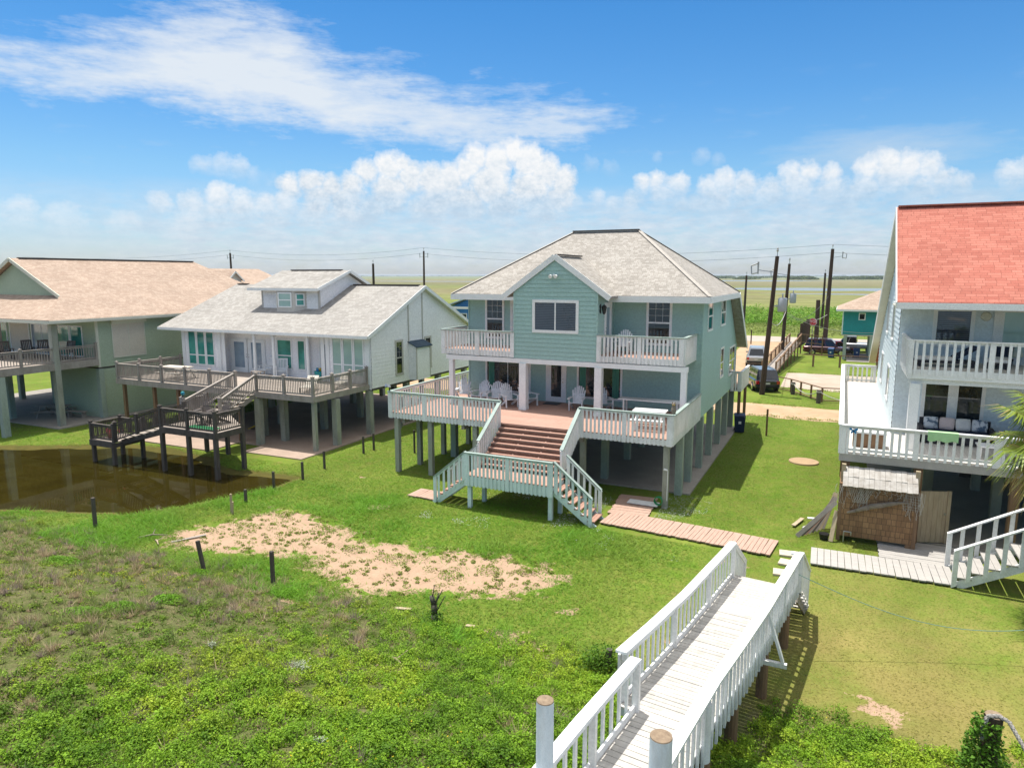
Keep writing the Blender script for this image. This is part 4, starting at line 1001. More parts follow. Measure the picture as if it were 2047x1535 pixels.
    # lamps
    mb = MB(); mb.cyl((-11.72, by - .03, 9.0), (-11.72, by - .1, 9.0), .06, .06, 10); mb.cyl((-11.86, by - .1, 8.99), (-11.84, by - .24, 8.94), .055, .085, 10); mb.cyl((-11.58, by - .1, 8.99), (-11.6, by - .24, 8.94), .055, .085, 10); mb.build('floodlight', 'whitec', H)
    mb = MB(); x = bx1 + .1; mb.box(bx1, bx1 + .05, 29.38, 29.5, 7.35, 7.75); mb.lathe([(.0, .12), (.09, .06), (.12, 0), (.075, -.26), (.0, -.34)], (x + .1, 29.44, 7.62), 8); mb.build('wall_lantern', 'black', H)
    # balconies
    for (a0, a1, op) in ((-17.6, bx0, 'L'), (bx1, -5.88, 'R')):
        mb = MB(); mb.box(a0, a1, by + .02, YF - .02, UF - .05, UF); fl = mb.build('balcony_floor', 'deckred', H)
        mb = MB(); mb.box(a0 + .04, a1 - .04, by + .06, by + .11, UF - .29, UF - .055); mb.box(a0 + .04, a0 + .09, by + .12, YF - .03, UF - .29, UF - .055); mb.box(a1 - .09, a1 - .04, by + .12, YF - .03, UF - .29, UF - .055)
        for k in range(9): y = by + .3 + k * .26; mb.box(a0 + .1, a1 - .1, y, y + .04, UF - .25, UF - .06)
        mb.build('joists', 'white', H)
        railing(H, (a0, by, UF), (a1, by, UF), .93, .17, .085, posts=3, capmat='seafoamtrim', pw=.16, drop=.26)
        if op == 'L': railing(H, (a0, YF, UF), (a0, by, UF), .93, .17, .085, capmat='seafoamtrim', drop=.26)
        else: railing(H, (a1, by, UF), (a1, YF, UF), .93, .17, .085, capmat='seafoamtrim', drop=.26)
    mb = MB(); mb.box(-17.35, -5.7, by + .13, by + .2, 4.98, 5.195); mb.box(-17.35, -5.7, by - .03, by + .05, 4.98, 5.195); mb.build('beam', 'whitec', H)
    for x, wd in ((-17.1, .11), (-13.25, .17), (-9.6, .16), (-5.86, .12)):
        mb = MB(); mb.box(x - wd, x + wd, by + .085 - wd, by + .085 + wd, FL, 4.975); mb.box(x - wd - .012, x + wd + .012, by + .085 - wd - .012, by + .085 + wd + .012, FL, FL + .14); mb.build('column', 'whitec', H)
    # the deck
    dx0, dx1, dy = -18.62, -5.58, 26.0
    mb = MB(); mb.slab([(dx0, dy, FL), (dx1, dy, FL), (dx1, YF - .02, FL), (X0 - .02, YF - .02, FL), (X0 - .02, 34.6, FL), (dx0, 34.6, FL)], .045); mb.build('deck_floor', 'deckred', H)
    mb = MB()
    for k in range(12): y = dy + .3 + k * .48; mb.box(dx0 + .06, dx1 - .06, y, y + .045, FL - .27, FL - .05)
    for x in (dx0 + .7, -14.8, -9.3, dx1 - .25): mb.box(x - .07, x + .07, dy + .12, YF, FL - .5, FL - .275)
    mb.build('joists', 'greywood', H)
    s0, s1 = -12.88, -9.36
    kw = dict(h=.96, sp=.17, bw=.085, capmat='seafoamtrim', drop=.26)
    railing(H, (dx0, dy, FL), (s0, dy, FL), posts=4, pw=.15, **kw); railing(H, (s1, dy, FL), (dx1, dy, FL), posts=3, pw=.15, **kw)
    railing(H, (dx0, 34.6, FL), (dx0, dy, FL), posts=5, mat='white', **{**kw, 'sp': .2}); railing(H, (dx1, dy, FL), (dx1, 31.5, FL), posts=3, **{**kw, 'sp': .145})
    # main flight to the landing
    LZ = 1.36; ly0, ly1 = 22.85, 24.0
    stairs(H, s0 + .03, s1 - .03, dy, ly1, FL, LZ, 8, 'treadred', strings=4, stringmat='treadred')
    for i in range(8):
        z = FL + (LZ - FL) * (i + 1) / 9; y = dy + (ly1 - dy) * i / 8; mb = MB(); mb.box(s0 + .06, s1 - .06, y - .05, y - .03, z - .02, z + (FL - LZ) / 9 - .05); mb.build('riser', 'darkriser', H)
    mb = MB(); mb.box(s0, s1, dy - .02, dy + .03, FL - .28, FL - .05); mb.build('riser', 'treadred', H)
    kk = dict(h=.93, sp=.17, bw=.085, capmat='seafoamtrim', drop=.24, rim=False)
    railing(H, (s0 - .02, dy - .02, FL), (s0 - .02, ly1, LZ + .16), side=1, mat='white', **kk); railing(H, (s1 + .02, ly1, LZ + .16), (s1 + .02, dy - .02, FL), side=1, mat='white', **kk)
    lx0, lx1 = -12.88, -9.2
    mb = MB(); mb.box(lx0, lx1, ly0, ly1 + .1, LZ - .045, LZ); mb.build('landing_floor', 'deckred', H)
    mb = MB(); mb.box(lx0 + .02, lx1 - .02, ly0 + .03, ly0 + .07, LZ - .3, LZ - .05); mb.box(lx0 + .02, lx1 - .02, ly1, ly1 + .05, LZ - .3, LZ - .05)
    for k in range(5): x = lx0 + .1 + k * .85; mb.box(x, x + .045, ly0 + .08, ly1 - .01, LZ - .28, LZ - .05)
    mb.build('joists', 'aqua', H)
    railing(H, (lx0, ly0, LZ), (lx1, ly0, LZ), .9, .165, .085, mat='aqua', capmat='seafoamtrim', drop=.42, posts=3, pw=.14)
    for x, y in ((lx0 + .14, ly0 + .16), (lx1 - .14, ly0 + .16), (lx0 + .3, ly1 - .1), (lx1 - .1, ly1 - .1)):
        mb = MB(); mb.box(x - .075, x + .075, y - .075, y + .075, -.15, LZ - .055); mb.build('post', 'aqua', H)
    # side flights
    stairs(H, ly0 + .12, ly1 - .05, lx1, -7.62, LZ, 0.03, 6, 'treadred', axis='x', stringmat='aqua')
    stairs(H, ly0 + .12, ly1 - .05, lx0, -14.4, LZ, 0.03, 6, 'treadred', axis='x', stringmat='aqua')
    k3 = dict(h=.92, sp=.235, bw=.085, capmat='seafoamtrim', rim=False, mat='aqua', drop=.22)
    railing(H, (lx1 + .03, ly0 + .08, LZ), (-7.7, ly0 + .08, .17), **k3); railing(H, (-7.7, ly1 + .02, .17), (lx1 + .1, ly1 + .02, LZ), **k3)
    railing(H, (-14.35, ly0 + .08, .17), (lx0 - .03, ly0 + .08, LZ), **k3); railing(H, (lx0 - .1, ly1 + .02, LZ), (-14.35, ly1 + .02, .17), **k3)
    # pilings
    P1 = [(-5.7, y) for y in (28.1, 30.0, 32.5, 35.1, 37.7, 40.0, 42.4)] + [(-9.15, y) for y in (28.9, 32.5, 35.2, 38.5, 42)] + [(-13.2, y) for y in (29.3, 33, 37, 42)] + [(-17.2, y) for y in (29.5, 33, 37, 42)]
    pilings(H, P1, -.2, 2.53, .145, 'pilinggreen')
    P2 = [(-5.82, 26.2), (-18.2, 25.75 + .3), (-16.5, 26.2), (-14.2, 26.2), (-17.95, 27.5), (-17.95, 29.7), (-17.9, 32.2), (-9.3, 26.4), (-12.9, 26.4)]
    pilings(H, P2, -.2, FL - .29, .105, 'piling')
    for (x, y) in ((-5.82, 26.2), (-18.2, 26.05)):
        mb = MB(); mb.beam((x, y + .1, 1.9), (x, y + .65, 2.5), .05, .12); mb.build('brace', 'piling', H)
    # back porch rail that sticks out beyond the side wall
    mb = MB(); mb.box(X1, -5.05, 41.3, 44.6, 2.45, 2.6); mb.build('porch_floor', 'deckred', H)
    railing(H, (-5.05, 41.3, 2.6), (-5.05, 44.6, 2.6), .95, .15, .09, drop=.2); railing(H, (X1, 41.3, 2.6), (-5.05, 41.3, 2.6), .95, .15, .09, drop=.2)
    pilings(H, [(-5.15, 41.6), (-5.15, 44.3)], 0, 2.44, .08, 'brownwood', name='porch_post')
    mb = MB(); mb.tube([(-5.72, 26.06, 1.55), (-5.72, 26.06, .35)], .018); mb.cyl((-5.72, 26.03, 1.58), (-5.86, 25.98, 1.62), .03, .045, 8); mb.build('shower_pipe', 'whitep', H)
    # things on the decks
    dg = 'white chairs on the lower deck of the seafoam house'
    L = [((-17.0, 30.1), 20, 'white plastic fan-back chair beside the left white column on the red deck'),
         ((-15.95, 29.85), -8, 'white fan-back deck chair in front of the curtained window, second from the left column'),
         ((-15.05, 29.75), 10, 'white fan-back deck chair in the middle of the row of five'),
         ((-14.15, 29.55), 48, 'white fan-back deck chair turned sideways, fourth in the row of five'),
         ((-13.45, 30.2), 62, 'white fan-back deck chair seen sideways just behind the second white column'),
         ((-10.95, 30.1), 8, 'lone white fan-back deck chair to the right of the glass door'),
         ((-9.75, 30.55), 40, 'white fan-back deck chair partly hidden by the third white column')]
    ch = [adirondack('adirondack_chair', L[0][2], (L[0][0][0], L[0][0][1], FL), R(L[0][1]), dg)]
    for p, a, lab in L[1:]: ch.append(copy_tree(ch[0], (p[0], p[1], FL), R(a), lab))
    c = copy_tree(ch[0], (-8.9, 30.45, UF), R(5), 'white fan-back chair alone on the right upper balcony'); c['group'] = 'chairs on the balconies'
    # long serving table and picnic table
    t = thing('long_table', 'long narrow white table against the green wall on the deck', 'table', (-7.45, 30.15, FL))
    mb = MB()
    for k in range(4): mb.box(-1.45, 1.45, -.33 + k * .165, -.33 + k * .165 + .158, .70, .74)
    mb.build('tabletop', 'white', t, False)
    for sx in (-1.2, 1.2):
        for sy in (-.25, .25): mb = MB(); mb.box(sx - .035, sx + .035, sy - .035, sy + .035, 0, .7); mb.build('leg', 'white', t, False)
    picnic('picnic_table', 'white wooden picnic table on the red deck beside the railing', (-6.9, 27.75, FL), R(4), 'white', 1.35)
    o = thing('owl_decoy', 'small brown owl figure perched on the deck railing corner', 'figurine', (-5.62, 26.25, FL + .97))
    mb = MB(); mb.lathe([(0, 0), (.075, 0), (.095, .10), (.09, .2), (.06, .27), (.075, .31), (.07, .38), (.03, .43), (0, .44)], (0, 0, 0), 14); mb.cbox((-.05, -.02, .43), (.025, .03, .06)); mb.cbox((.05, -.02, .43), (.025, .03, .06)); mb.build('body', 'driftwood', o, False, True)
    mb = MB(); mb.cyl((-.03, -.055, .35), (-.03, -.078, .35), .02, .018, 8); mb.cyl((.03, -.055, .35), (.03, -.078, .35), .02, .018, 8); mb.build('eyes', 'yellow', o, False)
    o = thing('deck_light', 'small twin-headed lamp on the far left corner of the deck railing', 'lamp', (-18.6, 26.05, FL + .962))
    mb = MB(); mb.cyl((0, 0, 0), (0, 0, .2), .035, .03, 8); mb.build('base', 'black', o, False)
    for k in (-1, 1): mb = MB(); mb.cyl((k * .03, 0, .2), (k * .08, -.16, .27), .045, .075, 10); mb.build('lamp_head', 'metal', o, False)
    tag(sheet_box('door_mat', (-12.98, -12.2, 30.8, 31.4, FL + .004, FL + .022), 'black'), 'dark door mat in front of the glass door on the deck', 'mat')
    tag(sheet_box('white_mat', (-7.25, -6.05, 25.85, 26.35, .115, .14), 'oldwhite'), 'white slab mat on the red boards under the deck edge', 'mat')
    # hose
    mb = MB()
    for q in range(5):
        pts = [(-6.05 + .16 * math.cos(a * .5), 26.0 + .04 * q + .02 * math.sin(a), .3 + .16 * math.sin(a * .5)) for a in range(14)]; mb.tube(pts, .013, 5)
    tag(mb.build('garden_hose', 'greenp'), 'coiled green garden hose at the foot of the corner post', 'hose')

def sheet_box(name, b, mat):
    mb = MB(); mb.box(*b); return mb.build(name, mat)
def picnic(name, label, loc, rz, mat, ln=1.8, group=None):
    t = thing(name, label, 'table', loc, rz, group); h = ln / 2
    mb = MB()
    for k in range(5): y = -.35 + k * .145; mb.box(-h, h, y, y + .135, .70, .74)
    mb.build('tabletop', mat, t, False)
    for s in (-1, 1):
        mb = MB()
        for k in range(2): y = s * .68 - .14 + k * .145; mb.box(-h, h, y, y + .135, .41, .45)
        mb.build('bench', mat, t, False)
        for k in (-1, 1): mb = MB(); mb.beam((s * h * .72, k * .70, 0), (s * h * .72, k * .22, .699), .04, .09, up=(1, 0, 0)); mb.build('leg', mat, t, False)
        mb = MB(); mb.box(s * h * .72 - .06 - .02, s * h * .72 - .022, -.78, .78, .33, .409); mb.build('crossbar', mat, t, False)
    return t
M['darkriser'] = paint('dark_brown_boards', (.17, .095, .07), (.12, .07, .05), .8, 4.)  # dark brown for the set-back riser boards
main_house()
# ---------------------------------------------------------------- the white house on stilts
def rocker(name, label, loc, rz, group, mat='greywood'):
    """slatted rocking chair facing local -Y"""
    t = thing(name, label, 'chair', loc, rz, group)
    mb = MB()
    for i in range(6): mb.box(-.27, .27, -.25 + i * .085, -.25 + i * .085 + .07, .42, .44)
    mb.build('seat', mat, t, False)
    mb = MB()
    for i in range(6): x = -.22 + i * .088; mb.beam((x, .25, .44), (x, .42, 1.06), .06, .018, up=(0, 1, 0))
    mb.beam((-.28, .42, 1.08), (.28, .42, 1.08), .035, .09); mb.beam((-.28, .265, .5), (.28, .265, .5), .035, .06)
    for k in (-1, 1): mb.beam((k * .275, .24, .40), (k * .275, .425, 1.12), .04, .045)
    mb.build('backrest', mat, t, False)
    for k in (-1, 1):
        mb = MB(); mb.cbox((k * .31, -.02, .66), (.10, .60, .025)); mb.build('armrest', mat, t, False)
        for y in (-.25, .25): mb = MB(); mb.box(k * .30 - .022, k * .30 + .022, y - .022, y + .022, .07, .645); mb.build('leg', mat, t, False)
        mb = MB(); pts = [(k * .30, -.48 + .12 * i, .03 + .05 * ((i - 4) / 4.5) ** 2) for i in range(9)]
        for a, b in zip(pts[:-1], pts[1:]): mb.beam(a, b, .035, .045)
        mb.build('rocker', mat, t, False)
    return t

def white_house():
    H = thing('beach_house', 'white single-storey stilt house with pale grey gabled roof, dormer and weathered grey deck', 'house', (-31, 31.6, 0))
    F = 2.92; X0, X1, YF, YB_ = -38.8, -23.75, 31.6, 42.9; ye, ze, yr, zr_ = 30.95, 5.70, 36.9, 8.38
    f = front(YF)
    sl = (zr_ - ze) / (yr - ye)
    zt = lambda y: (ze + (y - ye) * sl if y < yr else zr_ - (y - yr) * sl) - .16
    bl, br = -35.25, -26.95
    for a, b in ((X0, bl), (br, X1)): wall(H, f, [(a, F - .3), (b, F - .3), (b, zt(YF)), (a, zt(YF))], 'whitesiding')
    RY = 32.35; bl = -35.5; rec = front(RY); wall(H, rec, [(bl, F), (br, F), (br, 5.75), (bl, 5.75)], 'whitesiding')
    wall(H, right(bl), [(YF, F), (RY, F), (RY, 5.7), (YF, 5.7)], 'whitesiding'); wall(H, left(br), [(YF, F), (RY, F), (RY, 5.7), (YF, 5.7)], 'whitesiding')
    gp = [(YF, 2.68), (YB_, 2.68), (YB_, zt(YB_)), (yr, zt(yr)), (YF, zt(YF))]
    wall(H, right(X1), gp, 'whitesiding', .2); wall(H, left(X0), gp, 'whitesiding', .2); wall(H, back(YB_), [(X0, 2.68), (X1, 2.68), (X1, zt(YB_)), (X0, zt(YB_))], 'whitesiding')
    mb = MB(); mb.box(X0 + .02, X1 - .02, YF + .02, YB_ - .02, F - .38, F - .1); mb.build('underfloor', 'darkwood', H)
    mb = MB(); mb.box(X0 + .02, X1 - .02, YF, RY, 5.6, 5.64); mb.build('porch_ceiling', 'whitec', H)
    # pilaster columns that flank the window bays
    for x in (-38.62, -35.45, -35.05, -27.15, -26.8, -23.95):
        mb = MB(); mb.box(x - .13, x + .13, YF - .06, YF - .021, F - .02, 5.55); mb.build('pilaster', 'whitec', H)
    YC = YF - .36
    for x in (-32.12, -30.6, -27.98):
        mb = MB(); mb.cyl((x, YC, F), (x, YC, 5.45), .1, .09, 12); mb.box(x - .14, x + .14, YC - .14, YC + .14, F, F + .12); mb.box(x - .13, x + .13, YC - .13, YC + .13, 5.4, 5.5); mb.build('column', 'whitec', H)
    mb = MB(); mb.box(X0, X1, YF - .44, YF - .3, 5.5, 5.66); mb.build('beam', 'whitec', H)
    for a, b in ((-38.25, -35.85), (-26.5, -24.2)):
        w = (b - a) / 3
        for i in range(3): window(H, f, a + i * w + .02, a + (i + 1) * w - .02, 3.3, 5.5, .075, gl='glassteal' if a < -30 else 'glassgreen', rail=.28)
    # porch back wall: french doors, three-sided bay
    for i in range(2): door(H, rec, -35.25 + i * 1.45, -33.83 + i * 1.45, F, 5.0, gl='glasspale', handle_right=(i == 0), lite=(.28, .3, .16), trim=.05)
    by = front(32.05); wall(H, by, [(-31.5, F), (-28.75, F), (-28.75, 5.6), (-31.5, 5.6)], 'whitesiding', name='bay_wall')
    wall(H, left(-31.5), [(32.05, F), (RY, F), (RY, 5.6), (32.05, 5.6)], 'whitesiding', name='bay_wall'); wall(H, right(-28.75), [(32.05, F), (RY, F), (RY, 5.6), (32.05, 5.6)], 'whitesiding', name='bay_wall')
    window(H, by, -31.1, -29.9, 3.35, 5.2, .08, gl='glassteal', rail=.45); window(H, by, -29.5, -28.85, 3.35, 5.2, .08, gl='glassteal')
    door(H, rec, -27.95, -27.15, F, 5.1, gl='glasspale')
    # gable wall: two windows, chimney chase
    r = right(X1)
    window(H, r, 33.9, 34.72, 3.1, 5.22, .13, mat='tantrim', rail=.5, gl='glass', mun=(2, 3, 4.2, 5.1)); window(H, r, 37.1, 37.9, 3.15, 5.2, .13, mat='tantrim', rail=.5, gl='glass')
    mb = MB(); c = front(35.35)
    siding(mb, right(X1 + .55), [(35.35, 2.7), (36.9, 2.7), (36.9, 4.75), (35.35, 4.75)]); siding(mb, Pl((0, 35.35, 0), (1, 0, 0), (0, -1, 0)), [(X1, 2.7), (X1 + .55, 2.7), (X1 + .55, 4.75), (X1, 5.0)]); siding(mb, back(36.9), [(X1, 2.7), (X1 + .55, 2.7), (X1 + .55, 4.75), (X1, 5.0)])
    ch = mb.build('chimney_chase', 'whitesiding', H)
    mb = MB(); mb.slab([(X1, 35.25, 5.05), (X1 + .68, 35.25, 4.74), (X1 + .68, 37.0, 4.74), (X1, 37.0, 5.05)], .07); mb.build('chase_roof', 'roofslate', ch)
    mb = MB()
    for y in (35.35, 36.9): mb.box(X1 + .02, X1 + .045, y - .05, y + .05, 5.0, zt(y) - .03)
    for x, y in ((X1 + .555, 35.35), (X1 + .555, 36.85)): mb.box(x - .02, x + .02, y - .02, y + .07, 2.7, 4.68)
    mb.build('trim', 'tantrim', H)
    # roof
    x0, x1 = -40.2, -23.45; yb = 2 * yr - ye
    mb = MB(); mb.slab([(x0, ye, ze), (x1, ye, ze), (x1, yr, zr_), (x0 + .9, yr, zr_)], .12); mb.slab([(x0 + .9, yr, zr_), (x1, yr, zr_), (x1, yb, ze), (x0, yb, ze)], .12); roof = mb.build('roof', 'roofwhite', H)
    mb = MB(); mb.box(x0, x1, ye - .035, ye - .003, ze - .17, ze - .01)
    for a, b in (((x1 + .02, ye, ze - .09), (x1 + .02, yr, zr_ - .09)), ((x1 + .02, yr, zr_ - .09), (x1 + .02, yb, ze - .09))): mb.beam(a, b, .035, .2)
    mb.build('fascia', 'whitec', roof)
    mb = MB(); 
    for a, b in (((x1 - .12, ye, ze - .17), (x1 - .12, yr, zr_ - .17)), ((x1 - .12, yr, zr_ - .17), (x1 - .12, yb, ze - .17))): mb.beam(a, b, .26, .03)
    mb.build('soffit', 'soffit', roof)
    mb = MB(); mb.beam((-28.9, yr, zr_ + .03), (-23.9, yr, zr_ + .03), .26, .06); mb.build('ridge_cap', 'ridge', roof); mb = MB(); mb.beam((-39.1, yr, zr_ + .03), (-38.2, yr, zr_ + .03), .26, .06); mb.build('ridge_cap', 'ridge', roof)
    # dormer
    dy = 33.75; d0, d1 = -33.75, -29.15; dez = 8.22; drz = 9.32; dry = 36.4
    dslope = (drz - dez) / (dry - dy + .5)
    mz = lambda y: ze + (y - ye) * sl - .02
    dz = lambda y: dez + (y - dy + .5) * dslope - .13
    ymeet_b = 40.2
    dr = MB(); dr.slab([(d0 - .75, dy - .5, dez), (d1 + .35, dy - .5, dez), (d1 + .35, dry, drz), (d0 - .75, dry, drz)], .1)
    yb2 = dry + 2.6; dr.slab([(d0 - .75, dry, drz), (d1 + .35, dry, drz), (d1 + .35, yb2, dez), (d0 - .75, yb2, dez)], .1)
    dw = MB(); siding(dw, front(dy), [(d0, mz(dy)), (d1, mz(dy)), (d1, dz(dy)), (d0, dz(dy))], .18)
    sp_ = [(dy, mz(dy)), (36.9, mz(36.9)), (38.6, mz(36.9) - .7), (38.6, dez - .05), (dry, dz(dry)), (dy, dz(dy))]
    siding(dw, right(d1), sp_, .18); siding(dw, left(d0), sp_, .18)
    dorm = dw.build('dormer', 'whitesiding', H)
    dr.build('dormer_roof', 'roofwhite', dorm)
    t = MB(); t.box(d0 - .77, d1 + .37, dy - .535, dy - .503, dez - .17, dez - .01); t.beam((d1 + .37, dy - .5, dez - .07), (d1 + .37, dry, drz - .07), .03, .17); t.beam((d1 + .37, dry, drz - .07), (d1 + .37, yb2, dez - .07), .03, .17)
    t.build('fascia', 'whitec', dorm)
    t = MB(); t.beam((d0 + .1, dry, drz + .03), (d1 - .3, dry, drz + .03), .25, .06); t.build('ridge_cap', 'ridge', dorm)
    t = MB(); 
    for x in (d0, d1): t.box(x - .06, x + .06, dy - .03, dy + .07, mz(dy), dz(dy))
    t.build('trim', 'tantrim', dorm)
    # angled bay window in the dormer
    pts = [(-32.55, dy), (-32.15, dy - .45), (-30.75, dy - .45), (-30.1, dy)]
    t = MB(); zb = mz(dy - .45)
    t.slab([(pts[0][0], pts[0][1], 8.05), (pts[1][0], pts[1][1], 8.05), (pts[2][0], pts[2][1], 8.05), (pts[3][0], pts[3][1], 8.05)], 8.05 - zb)
    bay = t.build('dormer_bay', 'tanlight', H)
    window(H, front(dy - .45), -32.0, -30.9, 7.02, 7.95, .08, gl='glassgreen', rail=.5)
    u = Vector((pts[3][0] - pts[2][0], pts[3][1] - pts[2][1], 0)).normalized()
    window(H, Pl((pts[2][0], pts[2][1], 0), u, (u.y, -u.x, 0)), .12, .66, 7.12, 7.9, .07, gl='glassteal', rail=.5)
    u = Vector((pts[1][0] - pts[0][0], pts[1][1] - pts[0][1], 0)).normalized()
    window(H, Pl((pts[0][0], pts[0][1], 0), u, (u.y, -u.x, 0)), .12, .5, 7.12, 7.9, .06, gl='glass')
    # upper deck
    dy0 = 27.0; dx0, dx1 = -39.0, -23.95
    mb = MB(); mb.slab([(dx0, dy0, F), (dx1, dy0, F), (dx1, 32.34, F), (dx0, 32.34, F)], .05); mb.build('deck_floor', 'deckgrey', H)
    mb = MB(); mb.box(dx0, dx1, dy0 - .05, dy0 - .005, F - .3, F - .005); mb.box(dx1 + .005, dx1 + .05, dy0 - .05, YF, F - .3, F - .005); mb.box(dx0 - .05, dx0 - .005, dy0, YF, F - .3, F - .005)
    for k in range(9): mb.box(dx0 + .1, dx1 - .1, dy0 + .3 + k * .5, dy0 + .345 + k * .5, F - .28, F - .055)
    mb.build('joists', 'greywood', H)
    o0, o1 = -29.35, -27.85
    rail2(H, (dx0 + .06, dy0 + .06, F), (o0, dy0 + .06, F), .9, posts=6, drop=.3); rail2(H, (o1, dy0 + .06, F), (dx1 - .06, dy0 + .06, F), .9, posts=3, drop=.3)
    rail2(H, (dx1 - .06, dy0 + .06, F), (dx1 - .06, YF - .1, F), .9, posts=4, drop=.3, skip0=True); rail2(H, (dx0 + .06, YF - .1, F), (dx0 + .06, dy0 + .06, F), .9, posts=4, drop=.3)
    # flight to the middle platform
    MZ = 2.02; stairs(H, o0 + .05, o1 - .05, dy0, 25.2, F, MZ, 5, 'deckboard', strings=3, stringmat='greywood')
    rail2(H, (o0, dy0 - .05, F), (o0, 23.7, MZ - .05), .9, drop=.1, skip0=True); rail2(H, (o1, dy0 - .05, F), (o1, 24.6, MZ - .05), .9, drop=.1, skip0=True)
    px0, px1, py0, py1 = -28.5, -24.98, 21.68, 25.1
    mb = MB(); mb.slab([(-29.45, 23.75, MZ), (px0, 23.75, MZ), (px0, py0, MZ), (px1, py0, MZ), (px1, 23.3, MZ), (-27.7, py1, MZ), (-29.45, py1, MZ)], .05); mb.build('platform_floor', 'deckgrey', H)
    mb = MB(); mb.box(px0, px1, py0 - .05, py0 - .005, MZ - .27, MZ - .005); mb.box(px1 + .005, px1 + .05, py0 - .05, 23.3, MZ - .27, MZ - .005)
    for k in range(6): mb.box(px0 + .1, px1 - .1, py0 + .2 + k * .3, py0 + .24 + k * .3, MZ - .25, MZ - .06)
    mb.build('joists', 'darkwood', H)
    rail2(H, (px0, py0 + .05, MZ), (px1, py0 + .05, MZ), .9, posts=3, mat='darkwood', drop=.27); rail2(H, (px1, py0 + .05, MZ), (px1, 23.3, MZ), .9, posts=2, mat='darkwood', skip0=True, drop=.27)
    rail2(H, (px0 - .95, 23.7, MZ), (px0 - .95, py1, MZ), .9, mat='greywood')
    # flight to the low platform
    LZ = 1.02; qx0, qx1 = -33.15, -31.5
    stairs(H, py0 + .1, 22.95, px0, qx1, MZ, LZ, 5, 'deckboard', axis='x', stringmat='darkwood')
    mb = MB(); mb.box(qx0, qx1, 21.33, 23.0, LZ - .05, LZ); mb.build('platform_floor', 'deckgrey', H)
    mb = MB(); mb.box(qx0, qx1, 21.28, 21.325, LZ - .28, LZ - .003); mb.box(qx0 - .05, qx0 - .005, 21.28, 23, LZ - .28, LZ - .003); mb.box(qx1 + .005, qx1 + .05, 21.28, 23, LZ - .28, LZ - .06); mb.build('joists', 'darkwood', H)
    rail2(H, (px0 - .1, py0 + .05, MZ), (qx1, 21.5, LZ), .88, mat='darkwood', skip0=True, posts=3); rail2(H, (px0, 23.05, MZ), (qx1, 23.0, LZ), .88, mat='darkwood', posts=3)
    rail2(H, (qx0, 21.4, LZ), (qx1, 21.4, LZ), .82, mat='darkwood'); rail2(H, (qx0, 22.95, LZ), (qx0, 21.4, LZ), .82, mat='darkwood'); rail2(H, (qx1, 22.95, LZ), (qx0, 22.95, LZ), .82, mat='darkwood')
    # posts
    for x, y in ((-25.02, 23.3), (-25.02, 21.75), (-26.7, 21.72), (-28.45, 21.72), (-29.3, 24.9), (-27.8, 24.9)): pilings(H, [(x, y)], -.4, MZ - .06, .085, 'darkwood', name='platform_post')
    for x, y in ((-33.05, 21.4), (-31.55, 21.4), (-31.5, 22.9), (-33.05, 22.9)): pilings(H, [(x, y)], -.4, LZ - .06, .08, 'darkwood', name='platform_post')
    pilings(H, [(-24.1, 27.2)], -.2, F - .31, .1, 'piling', name='deck_post')
    pilings(H, [(-29.3, 27.2), (-34.0, 27.2), (-36.0, 27.2), (-38.6, 27.2), (-31.8, 27.2)], -.2, F - .31, .085, 'brownwood', name='deck_post')
    pilings(H, [(-23.95, 28.7), (-23.95, 31.6), (-27.2, 28.3), (-27.8, 27.1), (-29.1, 28.7), (-27.2, 31.5), (-30.5, 31.5), (-33.8, 31.5), (-37.5, 31.5), (-23.95, 35.3), (-23.95, 39), (-23.95, 42.5), (-27.5, 35.3), (-27.5, 39), (-31, 35.3), (-31, 39), (-35, 35.3), (-35, 39), (-38.3, 35.3), (-38.3, 39), (-38.3, 42.5), (-31, 42.5), (-27.5, 42.5)], -.2, F - .36, .16, 'piling')
    # furniture
    g = 'white slatted rocking chairs on the porch'
    a = rocker('rocking_chair', 'white slatted rocking chair on the porch between the first two white columns', (-31.6, 31.55, F), R(-12), g, 'whitep')
    copy_tree(a, (-30.25, 31.5, F), R(35), 'white slatted rocking chair just right of the second porch column')
    t = thing('side_table', 'small grey slatted side table in front of the porch columns', 'table', (-31.4, 30.7, F)); mb = MB()
    for k in range(5): mb.box(-.4, .4, -.22 + k * .09, -.22 + k * .09 + .08, .40, .43)
    mb.build('tabletop', 'greywood', t, False)
    for x in (-.35, .35):
        for y in (-.17, .17): mb = MB(); mb.box(x - .025, x + .025, y - .025, y + .025, 0, .4); mb.build('leg', 'greywood', t, False)
    picnic('picnic_table', 'pale picnic table on the left end of the grey deck', (-35.6, 28.5, F), R(3), 'palecream', 1.9)
    t = thing('toy_bin', 'teal bucket full of beach toys by the right porch column', 'bucket', (-27.55, 31.6, F)); mb = MB(); mb.lathe([(0, 0), (.2, 0), (.26, .55), (.24, .55), (.19, .05), (0, .05)], (0, 0, 0), 16); mb.build('bucket', 'tealp', t, False, True)
    for x, y, c in ((-.08, 0, 'greenp'), (.1, .05, 'yellow'), (.02, -.1, 'bluep')): mb = MB(); mb.cbox((x, y, .6), (.12, .1, .25), .4, .3); mb.build('toy', c, t, False)
    g = 'loungers on the right end of the grey deck'
